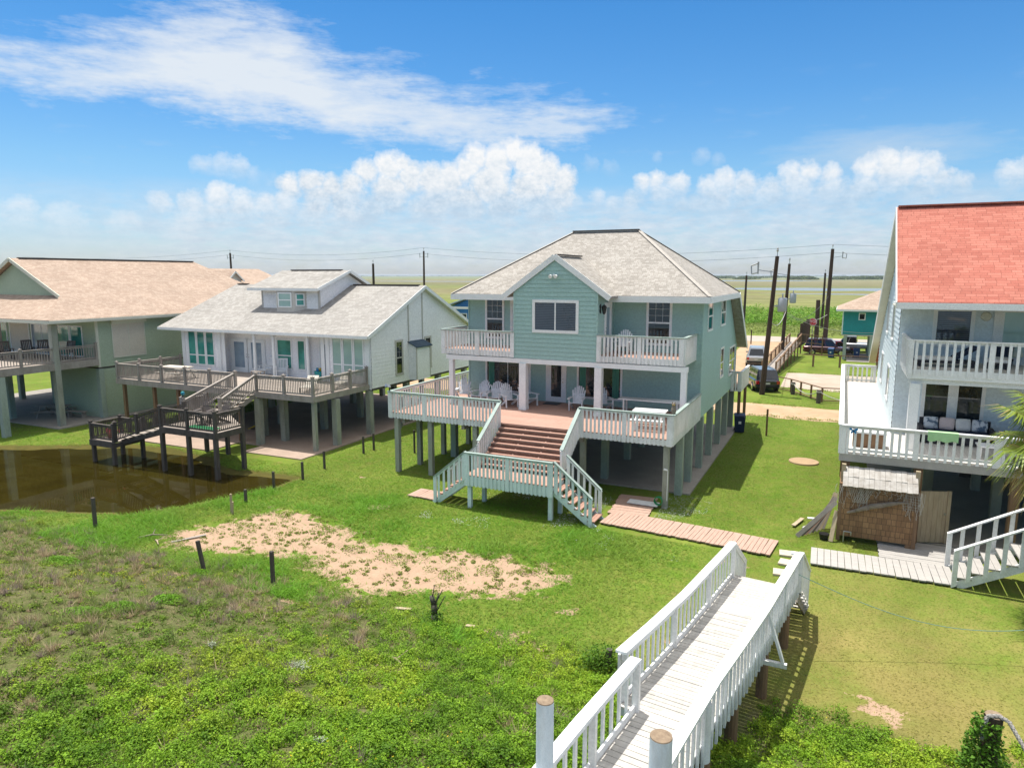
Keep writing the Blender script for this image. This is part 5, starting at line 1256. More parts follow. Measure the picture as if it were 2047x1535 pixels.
    def lounger(loc, rz, lab, mat='palecream'):
        t = thing('sun_lounger', lab, 'lounger', loc, rz, g); mb = MB()
        for k in range(9): mb.box(-.3, .3, -.9 + k * .125, -.9 + k * .125 + .1, .3, .325)
        mb.build('seat', mat, t, False); mb = MB()
        for k in range(5): a = .1 + k * .125; mb.cbox((0, .25 + a * .8, .33 + a * .6), (.6, .1, .025), 0, R(37))
        mb.build('backrest', mat, t, False)
        for x in (-.27, .27):
            for y in (-.8, .2): mb = MB(); mb.box(x - .025, x + .025, y - .025, y + .025, 0, .3); mb.build('leg', mat, t, False)
        return t
    a = lounger((-25.4, 28.4, F), R(25), 'wooden sun lounger behind the right corner of the grey deck rail'); copy_tree(a, (-24.7, 30.2, F), R(15), 'wooden sun lounger nearest the white gable wall')
    g2 = 'dark wooden armchairs on the middle platform'
    a = adirondack('deck_armchair', 'left dark wooden deck chair on the middle platform', (-27.55, 23.4, MZ), R(20), g2, 'darkchair'); copy_tree(a, (-26.55, 23.35, MZ), R(-10), 'right dark wooden deck chair on the middle platform')
    t = thing('side_table', 'small dark round table between the two dark deck chairs', 'table', (-27.05, 22.8, MZ)); mb = MB(); mb.cyl((0, 0, .46), (0, 0, .5), .3, .3, 16); mb.build('tabletop', 'darkchair', t, False); mb = MB(); mb.cyl((0, 0, 0), (0, 0, .46), .04, .04, 8); mb.cyl((0, 0, 0), (0, 0, .03), .2, .2, 12); mb.build('base', 'darkchair', t, False)
    tag(sheet_box('green_mat', (-27.3, -25.6, 22.1, 22.6, MZ + .004, MZ + .03), 'greenp'), 'bright green mat on the middle platform floor', 'mat')
    t = thing('flower_pot', 'terracotta planter of red flowers on the lowest grey platform', 'planter', (-32.5, 22.0, LZ)); mb = MB(); mb.lathe([(0, 0), (.16, 0), (.22, .3), (.19, .3), (.14, .05), (0, .05)], (0, 0, 0), 14); mb.build('pot', 'terracotta', t, False, True)
    nfl = 500; P = np.stack([rng.normal(0, .2, nfl), rng.normal(0, .16, nfl), .33 + .12 * rng.random(nfl)], -1); c = np.where(rng.random((nfl, 1)) < .5, [[.55, .03, .1]], [[.05, .12, .02]])
    leafmesh('flowers', leaves(P, .05 + 0 * P[:, 0]), 4, c, 'leaf', None, t)
    t = thing('solar_globe', 'blue and green glass globe on top of a stair newel', 'ornament', (-29.35, 23.72, MZ + 1.03)); mb = MB(); mb.cyl((0, 0, 0), (0, 0, .06), .05, .04, 10); mb.build('base', 'black', t, False)
    mb = MB(); mb.lathe([(0, .05), (.06, .07), (.095, .13), (.1, .17), (.085, .23), (.04, .27), (0, .28)], (0, 0, 0), 16); mb.build('globe', 'globe', t, False, True)
    t = thing('slide_toy', 'yellow plastic toy standing under the white house', 'toy', (-30.2, 29.6, .06)); mb = MB(); mb.box(-.3, .3, -.2, .2, 0, .3); mb.beam((-.3, 0, .3), (-.9, 0, .05), .4, .05); mb.cyl((.2, -.2, .3), (.2, -.2, .9), .04, .04); mb.cyl((.2, .2, .3), (.2, .2, .9), .04, .04); mb.build('slide', 'yellow', t, False)
M['roofslate'] = shingle('blue_grey_shingles', (.09, .13, .17), (.06, .09, .12), (.04, .05, .07))
M['tanlight'] = paint('pale_taupe_boards', (.58, .545, .50), (.52, .49, .45), .6, 2.)
M['deckboard'] = paint('grey_tread', (.36, .31, .26), (.27, .23, .195), .75, 3., (1, 6, 6))
M['palecream'] = paint('pale_weathered_wood', (.60, .55, .47), (.50, .45, .38), .7, 3.)
M['darkchair'] = paint('dark_slat_wood', (.12, .10, .09), (.07, .06, .055), .6, 4.)
M['globe'] = paint('blue_green_glass', (.01, .12, .32), (.02, .35, .12), .1, 12., sp=.6)
white_house()
# ---------------------------------------------------------------- sage green house, far left
def green_house():
    H = thing('beach_house', 'sage green stilt house with wide tan shingle roof and raised porch at left edge', 'house', (-49, 28, 0))
    X0, X1, YF, YB_ = -55.8, -42.0, 28.0, 44.5; F = 3.85
    zt = 6.28
    wall(H, right(X1), [(YF, 3.3), (YB_, 3.3), (YB_, zt), (YF, zt)], 'greensiding', .19); wall(H, front(YF), [(X0, 3.3), (X1, 3.3), (X1, zt), (X0, zt)], 'greensiding', .19)
    wall(H, left(X0), [(YF, 3.3), (YB_, 3.3), (YB_, zt), (YF, zt)], 'greensiding', .19); wall(H, back(YB_), [(X0, 3.3), (X1, 3.3), (X1, zt), (X0, zt)], 'greensiding', .19)
    mb = MB(); mb.box(X0 + .02, X1 - .02, YF + .02, YB_ - .02, 3.2, 3.29); mb.build('underfloor', 'darkwood', H)
    mb = MB(); mb.box(X1 - .05, X1 + .04, YF - .04, YF + .12, 3.3, zt); mb.build('corner_trim', 'soffit', H)
    # enclosed ground floor
    a = -46.3; wall(H, right(X1 - .06), [(YF, -.05), (YB_, -.05), (YB_, 3.2), (YF, 3.2)], 'greensiding', .19); wall(H, front(YF + .05), [(a, -.05), (X1 - .06, -.05), (X1 - .06, 3.2), (a, 3.2)], 'greensiding', .19)
    wall(H, left(a), [(YF + .05, -.05), (YB_, -.05), (YB_, 3.2), (YF + .05, 3.2)], 'greensiding', .19)
    # porch: sliding doors in the front wall
    f = front(YF)
    window(H, f, -45.9, -44.6, F + .02, 5.85, .08, gl='glassteal', cols=1); window(H, f, -44.55, -43.3, F + .02, 5.85, .08, gl='glassteal')
    window(H, f, -48.6, -46.4, F + .02, 5.9, .08, gl='glasspale', cols=2)
    window(H, f, -51.0, -48.8, F + .02, 5.95, .08, gl='shade', cols=1, name='storm_shutter'); window(H, f, -53.6, -51.3, F + .02, 5.9, .08, gl='glassteal', cols=2)
    # rolled storm shutter on the side wall
    r = right(X1); w = window(H, r, 29.0, 31.35, 3.78, 6.0, .06, mat='soffit', gl='shade', cols=2, name='storm_shutter'); mb = MB(); r.box(mb, 28.95, 31.4, 5.98, 6.2, -.01, .2); mb.build('shutter_box', 'soffit', w)
    # roof
    ex, ey, ez = -41.4, 24.9, 6.42; rx, rz_ = -48.9, 10.1; gy = 27.6; yb = 45.2; s = (rz_ - ez) / (ex - rx); exl = 2 * rx - ex
    hy = 41.5
    mb = MB()
    gxr = ex - (gy - ey); gz = ez + (gy - ey) * s; gxl = exl + (gy - ey)
    mb.slab([(ex, ey, ez), (ex, yb, ez), (rx, hy, rz_), (rx, gy - .35, rz_), (gxr, gy - .35, gz), ], .14)
    mb.slab([(exl, yb, ez), (exl, ey, ez), (gxl, gy - .35, gz), (rx, gy - .35, rz_), (rx, hy, rz_)], .14)
    mb.slab([(exl, ey, ez), (ex, ey, ez), (gxr, gy, gz + .004), (gxl, gy, gz + .004)], .14)
    mb.slab([(ex, yb, ez), (exl, yb, ez), (rx, hy, rz_)], .14)
    roof = mb.build('roof', 'rooftan', H)
    wall(H, front(gy), [(gxl + .3, gz - .1), (gxr - .3, gz - .1), (rx, rz_ - .25)], 'greensiding', .19, 'gable')
    mb = MB(); mb.beam((rx, gy - .37, rz_ - .08), (gxr + .05, gy - .37, gz - .1), .05, .22); mb.beam((rx, gy - .37, rz_ - .08), (gxl - .05, gy - .37, gz - .1), .05, .22)
    mb.box(ex + .003, ex + .12, ey - .1, yb, ez - .2, ez - .03); mb.box(exl, ex + .127, ey - .125, ey - .103, ez - .205, ez - .026); mb.build('gutter', 'soffit', roof)
    mb = MB(); mb.beam((rx, gy + .2, rz_ + .03), (rx, hy - .1, rz_ + .03), .28, .06); mb.build('ridge_cap', 'ridge', roof)
    mb = MB(); mb.box(exl + .1, ex - .02, ey + .02, YF - .02, ez - .2, ez - .16); mb.build('porch_ceiling', 'soffit', H)
    # porch deck
    dy = 21.4
    mb = MB(); mb.box(X0, X1 + .05, dy, YF - .02, F - .05, F); mb.build('deck_floor', 'deckgrey', H)
    mb = MB(); mb.box(X1 + .055, X1 + .11, dy, YF - .05, F - .42, F - .003); mb.box(X0, X1 + .1, dy - .06, dy - .005, F - .42, F - .003)
    for k in range(10): mb.box(X0 + .1, X1, dy + .2 + k * .62, dy + .25 + k * .62, F - .4, F - .06)
    mb.build('joists', 'greywood', H)
    rail2(H, (X1, dy + .1, F), (X1, 25.4, F), .9, .15, posts=3, drop=.4, mat='greywood'); rail2(H, (X1, 25.4, F), (X1, YF - .1, F), .9, .15, posts=2, drop=.4, skip0=True); rail2(H, (X0, dy + .05, F), (X1 - .1, dy + .05, F), .9, .15, posts=7, drop=.4)
    pilings(H, [(X1 - .05, 25.4)], -.2, ez - .21, .167, 'piling', name='porch_post'); pilings(H, [(X1 - .05, 22.3)], -.2, F - .44, .168, 'pilinggreen')
    pilings(H, [(-47, 25.4), (-47, 22.3), (-52, 25.4), (-52, 22.3)], -.2, F - .44, .16, 'pilinggreen'); pilings(H, [(-47.5, 25.4), (-53, 25.4)], F, ez - .2, .11, 'greywood', name='porch_post')
    pilings(H, [(-42.1, 28.1), (-50, 30), (-54, 30), (-50, 34), (-55, 34), (-50, 39), (-55, 39), (-55, 44), (-50, 44)], -.2, 3.2, .16, 'pilinggreen')
    g = 'dark wooden rocking chairs on the raised porch'
    a = rocker('rocking_chair', 'weathered rocking chair on the raised porch, first of the row from its front', (-46.5, 25.2, F), R(78), g, 'darkchair')
    for (x, y, rz, lab) in ((-46.2, 26.3, 70, 'weathered rocking chair on the raised porch, second in the row'), (-45.3, 26.7, 60, 'greyer rocking chair on the raised porch, third in the row by the windows'), (-43.3, 26.9, 15, 'weathered rocking chair right of the porch post on the raised porch')): copy_tree(a, (x, y, F), R(rz), lab)
    picnic('picnic_table', 'weathered picnic table on the shaded slab under the green house', (-45.2, 26.9, .07), R(25), 'greywood', 1.9)
    t = thing('bench', 'low dark bench on the slab by the green house wall', 'bench', (-43.7, 27.4, .07), R(10)); mb = MB(); mb.box(-.7, .7, -.18, .18, .36, .4); mb.build('seat', 'greywood', t, False)
    for x in (-.55, .55): mb = MB(); mb.box(x - .03, x + .03, -.15, .15, 0, .36); mb.build('leg', 'greywood', t, False)
green_house()

# ---------------------------------------------------------------- pale blue house with the red roof, right
def cedar():
    m = bpy.data.materials.new('cedar_shakes'); nt, n, l, bs = nodes(m); P = pos(nt)
    sx = N(nt, 'ShaderNodeSeparateXYZ'); l.new(P, sx.inputs[0]); c = N(nt, 'ShaderNodeCombineXYZ'); l.new(mth(nt, 'ADD', sx.outputs[0], sx.outputs[1]), c.inputs[0]); l.new(sx.outputs[2], c.inputs[1])
    b = N(nt, 'ShaderNodeTexBrick', offset=.4, squash=.7, squash_frequency=2, inp={'Color1': rgb((.33, .19, .09)), 'Color2': rgb((.21, .115, .055)), 'Mortar': rgb((.07, .04, .025)), 'Scale': 1., 'Mortar Size': .007, 'Mortar Smooth': .2, 'Brick Width': .2, 'Row Height': .2}); l.new(c.outputs[0], b.inputs['Vector'])
    g = ramp(nt, noise(nt, mapping(nt, c.outputs[0], (14, 1.2, 1)), 3., 5, .6), [(.25, .65), (.75, 1.25)])
    l.new(mixc(nt, 1., b.outputs[0], g, 'MULTIPLY'), bs.inputs['Base Color']); bs.inputs['Roughness'].default_value = .85; bump(nt, bs, b.outputs[1], -.6, .02); return m
M['cedar'] = cedar()
def cushion(mb, c, s, rx=0, rz=0):
    m = Matrix.Rotation(rz, 3, 'Z') @ Matrix.Rotation(rx, 3, 'X'); n = 8; vs = []; fs = []
    for k in (-1, 1):
        for i in range(n + 1):
            for j in range(n + 1):
                u, v = 2 * i / n - 1, 2 * j / n - 1; t = (1 - u ** 4) * (1 - v ** 4)
                q = Vector((u * s[0] / 2 * (1 - .06 * v * v), k * s[1] / 2 * t ** .5, v * s[2] / 2 * (1 - .06 * u * u))); vs.append(Vector(c) + m @ q)
        o = (0 if k < 0 else (n + 1) ** 2)
        for i in range(n):
            for j in range(n): a = o + i * (n + 1) + j; fs.append((a, a + 1, a + n + 2, a + n + 1))
    mb.add(vs, fs); mb.smooth = True
def blue_house():
    H = thing('beach_house', 'pale blue two-storey house with steep coral red shingle roof and white railed decks', 'house', (5.5, 29.8, 0))
    X0, X1, YF, YB_ = 1.95, 11.5, 29.8, 43.6; F = 3.02; U = 5.86
    ye, ze, yr, zr_ = 27.0, 8.12, 31.6, 11.62; yb, zb = 47.0, 4.0
    zf = lambda y: min(8.0, 20); zbk = lambda y: zr_ - (y - yr) * (zr_ - zb) / (yb - yr) - .25
    g = [(YF, 2.8), (YB_, 2.8), (YB_, zbk(YB_)), (yr, zbk(yr)), (YF, 9.9)]
    wall(H, front(YF), [(X0, 2.8), (X1, 2.8), (X1, 8.3), (X0, 8.3)], 'paleblue'); wall(H, left(X0), g, 'paleblue', .2); wall(H, right(X1), g, 'paleblue', .2); wall(H, back(YB_), [(X0, 2.8), (X1, 2.8), (X1, zbk(YB_)), (X0, zbk(YB_))], 'paleblue')
    mb = MB(); mb.box(X0 + .02, X1 - .02, YF + .02, YB_ - .02, 2.7, 2.79); mb.build('underfloor', 'darkwood', H)
    mb = MB(); mb.slab([(1.62, ye, ze), (X1 + .4, ye, ze), (X1 + .4, yr, zr_), (1.62, yr, zr_)], .14); mb.slab([(1.62, yr, zr_), (X1 + .4, yr, zr_), (X1 + .4, yb, zb), (1.62, yb, zb)], .14); roof = mb.build('roof', 'roofred', H)
    mb = MB(); mb.box(1.6, X1 + .4, ye - .05, ye - .003, ze - .24, ze - .03); mb.beam((1.6, ye, ze - .1), (1.6, yr, zr_ - .1), .035, .24); mb.beam((1.6, yr, zr_ - .1), (1.6, yb, zb - .1), .035, .24); mb.build('fascia', 'whitec', roof)
    mb = MB(); mb.beam((1.78, yr, zr_ - .19), (1.78, yb, zb - .19), .32, .03); mb.beam((1.78, ye, ze - .19), (1.78, yr, zr_ - .19), .32, .03); mb.box(1.64, X1 + .3, ye, YF - .02, ze - .2, ze - .16); mb.build('soffit', 'soffit', roof)
    mb = MB(); mb.beam((1.66, yr, zr_ + .03), (X1 + .4, yr, zr_ + .03), .3, .05); mb.build('ridge_cap', 'roofred', roof)
    f = front(YF); l_ = left(X0)
    window(H, f, 3.0, 4.3, U + .55, 7.85, .13, gl='glassblind'); door(H, f, 5.0, 6.0, U, 7.85, gl='glassgreen', trim=.14)
    mb = MB(); mb.cyl((4.62, YF - .03, 7.55), (4.62, YF - .1, 7.55), .17, .14, 14); mb.build('wall_vent', 'soffit', H)
    window(H, f, 2.85, 4.85, F + .02, 5.45, .12, gl='glass', cols=2, bar=.32); window(H, f, 6.2, 8.2, F + .05, 5.4, .12, gl='glass', cols=2)
    for y in (32.5, 36.5): window(H, l_, y, y + 1.3, 6.3, 7.9, .09, gl='glass')
    for y in (33, 38.5): window(H, l_, y, y + 1.5, 3.7, 5.2, .09, gl='glass')
    # balcony
    b0, by = 2.16, 27.05
    mb = MB(); mb.box(b0, X1, by, YF - .02, U - .06, U); mb.build('balcony_floor', 'deckcream', H)
    mb = MB(); mb.box(b0 - .05, X1, by - .05, by - .003, U - .32, U - .01); mb.box(b0 - .05, b0 - .003, by, YF, U - .32, U - .01); mb.box(b0, X1, by + .1, by + .2, U - .5, U - .33); mb.build('beam', 'whitec', H)
    kw = dict(h=1.0, sp=.22, bw=.085, drop=.2, posts=5, pw=.13, capw=.12)
    railing(H, (b0 - .06, by - .06, U), (X1, by - .06, U), **kw); railing(H, (b0 - .06, YF, U), (b0 - .06, by - .06, U), **{**kw, 'posts': 2})
    for x in (2.38, 6.0, 10.5): mb = MB(); mb.box(x - .15, x + .15, by - .02, by + .28, F, U - .5); mb.build('column', 'whitec', H)
    # deck
    d0, dy, d1 = .25, 25.95, 11.5; yb2 = 43.9
    mb = MB(); mb.slab([(d0, dy, F), (d1, dy, F), (d1, YF - .02, F), (X0 - .02, YF - .02, F), (X0 - .02, yb2, F), (d0, yb2, F)], .05); mb.build('deck_floor', 'deckcream', H)
    mb = MB(); mb.box(d0 - .06, d1, dy - .06, dy - .003, F - .32, F - .05); mb.box(d0 - .06, d0 - .003, dy, yb2, F - .32, F - .05)
    for k in range(8): mb.box(d0 + .05, d1, dy + .3 + k * .46, dy + .345 + k * .46, F - .3, F - .055)
    mb.build('joists', 'greyplank', H)
    kd = dict(h=.95, sp=.22, bw=.085, drop=.06, pw=.15, capw=.17, rim=False, under=2)
    railing(H, (d0 - .05, dy - .05, F), (d1, dy - .05, F), posts=6, **kd); railing(H, (d0 - .05, yb2, F), (d0 - .05, dy - .05, F), posts=7, **kd); railing(H, (X0 - .05, yb2, F), (d0, yb2, F), posts=2, **kd)
    pilings(H, [(.42, 26.1), (2.6, 26.1), (5.3, 26.1), (8.3, 26.1), (.45, 30), (.45, 34), (.45, 38), (.45, 42.5)], -.2, F - .34, .13, 'brownwood', name='deck_post')
    pilings(H, [(3.3, 29.8), (5.5, 29.8), (8, 29.8), (3.3, 34), (5.5, 34), (8, 34), (3.3, 39), (5.5, 39), (8, 39), (10.5, 34), (3.3, 43), (8, 43)], -.2, 2.69, .16, 'piling')
    mb = MB(); mb.box(5.2, 11, 36, 36.1, .0, 2.68); mb.build('storage_wall', 'darkwood', H)
    # stairs up to the deck, climbing to the right
    stairs(H, 22.85, 24.25, 8.2, 3.5, F - .1, .12, 13, 'greyplank', axis='x', stringmat='white'); 
    k3 = dict(h=.95, sp=.42, bw=.11, bd=.06, rim=False, drop=.16, capw=.15, pw=.12, under=False)
    railing(H, (3.35, 22.8, .18), (8.2, 22.8, F - .08), **k3); railing(H, (8.2, 24.3, F - .08), (3.35, 24.3, .18), **k3)
    mb = MB(); mb.box(8.2, 11, 22.8, 25.9, F - .06, F - .005); mb.build('landing_floor', 'deckcream', H)
    pilings(H, [(8.3, 22.95), (8.3, 24.2), (10.8, 22.95)], -.2, F - .07, .09, 'brownwood', name='deck_post')
    # outdoor shower of cedar shakes under the deck
    t = thing('outdoor_shower', 'cedar shingled shower stall with white shingled ledge under the right deck corner', 'shower stall', (1.5, 25.9, 0))
    mb = MB(); a, b, c, d = .28, 2.62, 25.35, 26.9
    mb.box(a, b, c, c + .08, .22, 2.05); mb.box(a, a + .08, c + .083, d, .22, 2.05); mb.box(b - .08, b, c + .083, d, .22, 2.05); mb.build('wall', 'cedar', t)
    mb = MB(); mb.box(a - .015, a + .1, c - .02, c - .002, .05, 2.06); mb.build('corner_board', 'brownwood', t); mb = MB(); mb.box(b - .1, b + .015, c - .02, c - .002, .0, 2.06); mb.box(b - .28, b - .1, c + .001, c + .1, 0, .215); mb.build('corner_board', 'brownwood', t)
    mb = MB()
    for i in range(14): x = a + .08 + i * .158; mb.cbox((x + .075, c + .2, 2.42 + .01 * (i % 3)), (.152, .5, .03), 0, R(31)); mb.cbox((x + .075, c - .14 + .01 * (i % 2), 2.18 + .01 * (i % 2)), (.152, .42, .03), 0, R(40))
    mb.build('ledge', 'shedledge', t)
    for x in (a + .02, b - .12): mb = MB(); mb.box(x, x + .13, c + .2, c + .33, 2.05, F - .35); mb.build('post', 'palewood', t)
    mb = MB()
    r = random.Random(5)
    for i in range(60):
        x = a - .1 + (b - a + .25) * r.random(); z = 2.05 - .05 * r.random(); L = (.15 + .5 * r.random()) * (1.5 if (x < a + .9 or x > b - .5) else .6)
        pts = [(x + .05 * math.sin(k * 1.3 + i), c - .04 - .12 * math.sin(math.pi * k / 4) * .4, z - L * math.sin(math.pi * k / 8)) for k in range(5)]; mb.tube(pts, .005, 4)
    for i in range(7): x = a + .25 + .06 * i; mb.tube([(x, c - .1, 2.0), (x + .18, c - .05, 1.45), (x + .42, c - .1, 1.98)], .007, 4)
    for k in range(6): mb.tube([(b - .45, c - .03, 1.9 - k * .09), (b + .05, c - .03, 1.86 - k * .09)], .004, 4)
    for k in range(8): mb.tube([(b - .45 + k * .07, c - .03, 1.95), (b - .42 + k * .07, c - .03, 1.35)], .004, 4)
    mb.build('net', 'net', t)
    o = thing('driftwood', 'grey driftwood log hung slantwise across the cedar shower wall', 'driftwood', (1.4, c - .1, 1.3)); mb = MB()
    pts = [(-.85, 0, -.22, .03), (-.6, 0, -.12, .06), (-.2, -.02, .08, .09), (.2, -.02, .2, .085), (.6, 0, .32, .06), (.95, .0, .37, .02)]
    for p, q in zip(pts[:-1], pts[1:]): mb.cyl(p[:3], q[:3], p[3], q[3], 9)
    mb.build('log', 'driftwood', o, False, True)
    o = thing('wooden_gate', 'tan board gate standing open right of the cedar shower', 'gate', (2.66, 26.1, .1), R(22)); mb = MB()
    for k in range(6): mb.box(.02 + k * .165, .02 + k * .165 + .158, -.02, .02, 0, 1.78)
    mb.build('boards', 'palewood', o, False); mb = MB(); mb.box(.95, 1.06, -.06, .03, -.02, 1.8); mb.build('end_post', 'palewood', o, False)
    mb = MB(); mb.cyl((.9, -.02, 1.0), (.9, -.08, 1.0), .03, .03, 8); mb.build('latch', 'metal', o, False)
    mb = MB(); mb.tube([(.5, c - .12, .05), (.5, c - .12, .42), (.72, c - .12, .42), (.72, c - .12, .3)], .02, 8); tag(mb.build('water_pipe', 'metal'), 'bent pipe with tap in front of the cedar shower', 'pipe')
    # boards leaning on and lying by the shower
    gr = 'boards leaning on the cedar shower'
    for i in range(8):
        y = 25.5 + i * .2; L = 1.35 - .07 * (i % 3); m_ = ['greywood', 'darkwood', 'treadred', 'greywood', 'darkwood', 'greywood', 'palewood', 'greywood'][i]
        mb = MB(); mb.beam((-.95 + .11 * i, 25.15 + .17 * i, .03), (.2 - .02 * (i % 3), 25.4 + .19 * i, L), .15, .035, up=(.3, 1, .2)); tag(mb.build('leaning_board', m_), 'weathered board leaning against the left side of the cedar shower', 'board', gr)
    mb = MB(); mb.beam((.12, 25.15, .02), (.24, 25.42, 1.05), .14, .04); tag(mb.build('leaning_board', 'palewood'), 'pale upright board leaning at the front corner of the cedar shower', 'board', gr)
    for i, (x, y, rz, L, m_, lab) in enumerate(((-1.0, 26.55, 75, 1.0, 'palewood', 'pale narrow board lying on the grass, farthest left by the shower'), (-.55, 26.35, 68, 1.1, 'oldwhite', 'whitish board lying on the grass beside the leaning boards'), (-.45, 26.95, 10, .5, 'oldwhite', 'short white board lying across the other boards on the grass'))):
        mb = MB(); mb.cbox((x, y, .08 + .04 * i), (L, .14, .035), R(rz)); tag(mb.build('loose_board', m_), lab, 'board', 'boards lying on the lawn')
    t = thing('plastic_tub', 'small black lidded tub by the leaning boards', 'tub', (-.1, 25.3, .02)); mb = MB(); mb.lathe([(0, 0), (.13, 0), (.16, .16), (.17, .17), (.17, .2), (0, .21)], (0, 0, 0), 12); mb.build('tub', 'black', t, False)
    # furniture
    def sofa(name, lab, loc, w, rz=0, pil=3):
        t = thing(name, lab, 'sofa', loc, rz); mb = MB(); mb.box(-w / 2, w / 2, -.38, .38, .05, .34); mb.build('base', 'blackwicker', t, False)
        mb = MB(); mb.box(-w / 2, w / 2, .30, .40, .34, .82); mb.build('backrest', 'blackwicker', t, False)
        for k in (-1, 1): mb = MB(); mb.box(k * w / 2 - .07, k * w / 2 + .07, -.38, .4, .05, .6); mb.build('armrest', 'blackwicker', t, False)
        mb = MB(); mb.box(-w / 2 + .08, w / 2 - .08, -.38, .29, .342, .46); bevel(mb.build('seat_cushion', 'navycloth', t, False), .03)
        for i in range(pil): mb = MB(); cushion(mb, (-w / 2 + .35 + i * (w - .7) / max(1, pil - 1), .14, .68), (.48, .16, .44), R(-18), .15 * (-1) ** i); mb.build('pillow', ['cushionblue', 'pinkcushion', 'cushion', 'cushionblue'][i % 4], t, False)
        return t
    sofa('outdoor_sofa', 'dark wicker sofa with scattered pale pillows in front of the lower glass doors', (3.9, 28.9, F), 2.2, 0, 4)
    sofa('outdoor_sofa', 'dark wicker loveseat with pale cushions nearer the right edge of the lower deck', (6.8, 28.7, F), 1.6, 0, 2)
    t = thing('coffee_table', 'low white table behind the lower deck railing', 'table', (4.9, 27.0, F)); mb = MB(); mb.box(-.6, .6, -.32, .32, .40, .44); mb.build('tabletop', 'whitep', t, False)
    for x in (-.52, .52):
        for y in (-.26, .26): mb = MB(); mb.box(x - .03, x + .03, y - .03, y + .03, 0, .4); mb.build('leg', 'whitep', t, False)
    gu = 'cushioned loungers on the upper balcony'
    def lounge(lab, loc, rz):
        t = thing('lounge_chair', lab, 'lounger', loc, rz, gu); mb = MB(); mb.box(-.9, .9, -.33, .33, .14, .22)
        mb.build('frame', 'blackwicker', t, False)
        for x in (-.8, .8):
            for y in (-.27, .27): mb = MB(); mb.box(x - .04, x + .04, y - .04, y + .04, 0, .139); mb.build('leg', 'blackwicker', t, False)
        mb = MB(); mb.box(-.9, .25, -.31, .31, .222, .33); bevel(mb.build('mattress', 'cushion', t, False), .03)
        mb = MB(); mb.cbox((.58, 0, .50), (.78, .62, .11), 0, 0, R(-32)); bevel(mb.build('back_cushion', 'navycloth', t, False), .03); return t
    lounge('cream and navy lounger on the balcony under the blinds window', (3.3, 28.3, U), R(5)); lounge('cream and navy lounger on the balcony in front of the upper glass door', (5.0, 28.9, U), R(75))
    t = thing('balcony_chair', 'white slatted armchair at the right end of the balcony', 'chair', (6.6, 28.0, U)); mb = MB()
    mb.box(-.27, .27, -.27, .27, .4, .44); mb.build('seat', 'whitep', t, False); mb = MB(); mb.box(-.27, .27, .24, .28, .44, .95); mb.build('backrest', 'whitep', t, False)
    for x in (-.25, .25):
        for y in (-.25, .25): mb = MB(); mb.box(x - .025, x + .025, y - .025, y + .025, 0, .62 if True else 0); mb.build('leg', 'whitep', t, False)
    t = thing('storage_box', 'white deck box with dark sides behind the left corner of the deck rail', 'box', (1.1, 27.1, F)); mb = MB(); mb.box(-.5, .5, -.26, .26, 0, .5); mb.build('box', 'brownwood', t, False); mb = MB(); mb.box(-.54, .54, -.3, .3, .502, .56); mb.build('lid', 'white', t, False)
    # towel hung over the rail, butterfly ornament
    t = MB(); x0, x1 = 2.75, 3.6; n = 10
    for i in range(n):
        a, b = x0 + (x1 - x0) * i / n, x0 + (x1 - x0) * (i + 1) / n; zz = F + .952; dl = [.28 + .03 * math.sin(k * 1.3) for k in (i, i + 1)]
        yo = dy - .17
        t.slab([(a, dy - .16, zz + .012), (b, dy - .16, zz + .012), (b, dy + .05, zz + .012), (a, dy + .05, zz + .012)], .01); t.hexa([(a, yo - .012, zz - dl[0]), (b, yo - .012, zz - dl[1]), (b, yo, zz - dl[1]), (a, yo, zz - dl[0]), (a, yo - .012, zz + .012), (b, yo - .012, zz + .012), (b, yo, zz + .012), (a, yo, zz + .012)])
    tag(t.build('towel', 'lime'), 'pale green towel draped over the lower deck railing', 'towel')
    o = thing('butterfly_ornament', 'small blue butterfly on the corner post of the deck railing', 'ornament', (.58, dy - .12, F + .78)); mb = MB()
    for k in (-1, 1): mb.slab([(0, 0, .02), (k * .12, -.03, .1), (k * .13, -.03, .03), (0, 0, -.02)], .012); mb.slab([(0, 0, .0), (k * .09, -.03, -.03), (k * .07, -.03, -.1), (0, 0, -.04)], .012)
    mb.build('wings', 'bluep', o, False); mb = MB(); mb.cyl((0, -.01, -.09), (0, -.01, .08), .012, .012, 6); mb.build('body', 'black', o, False)
blue_house()

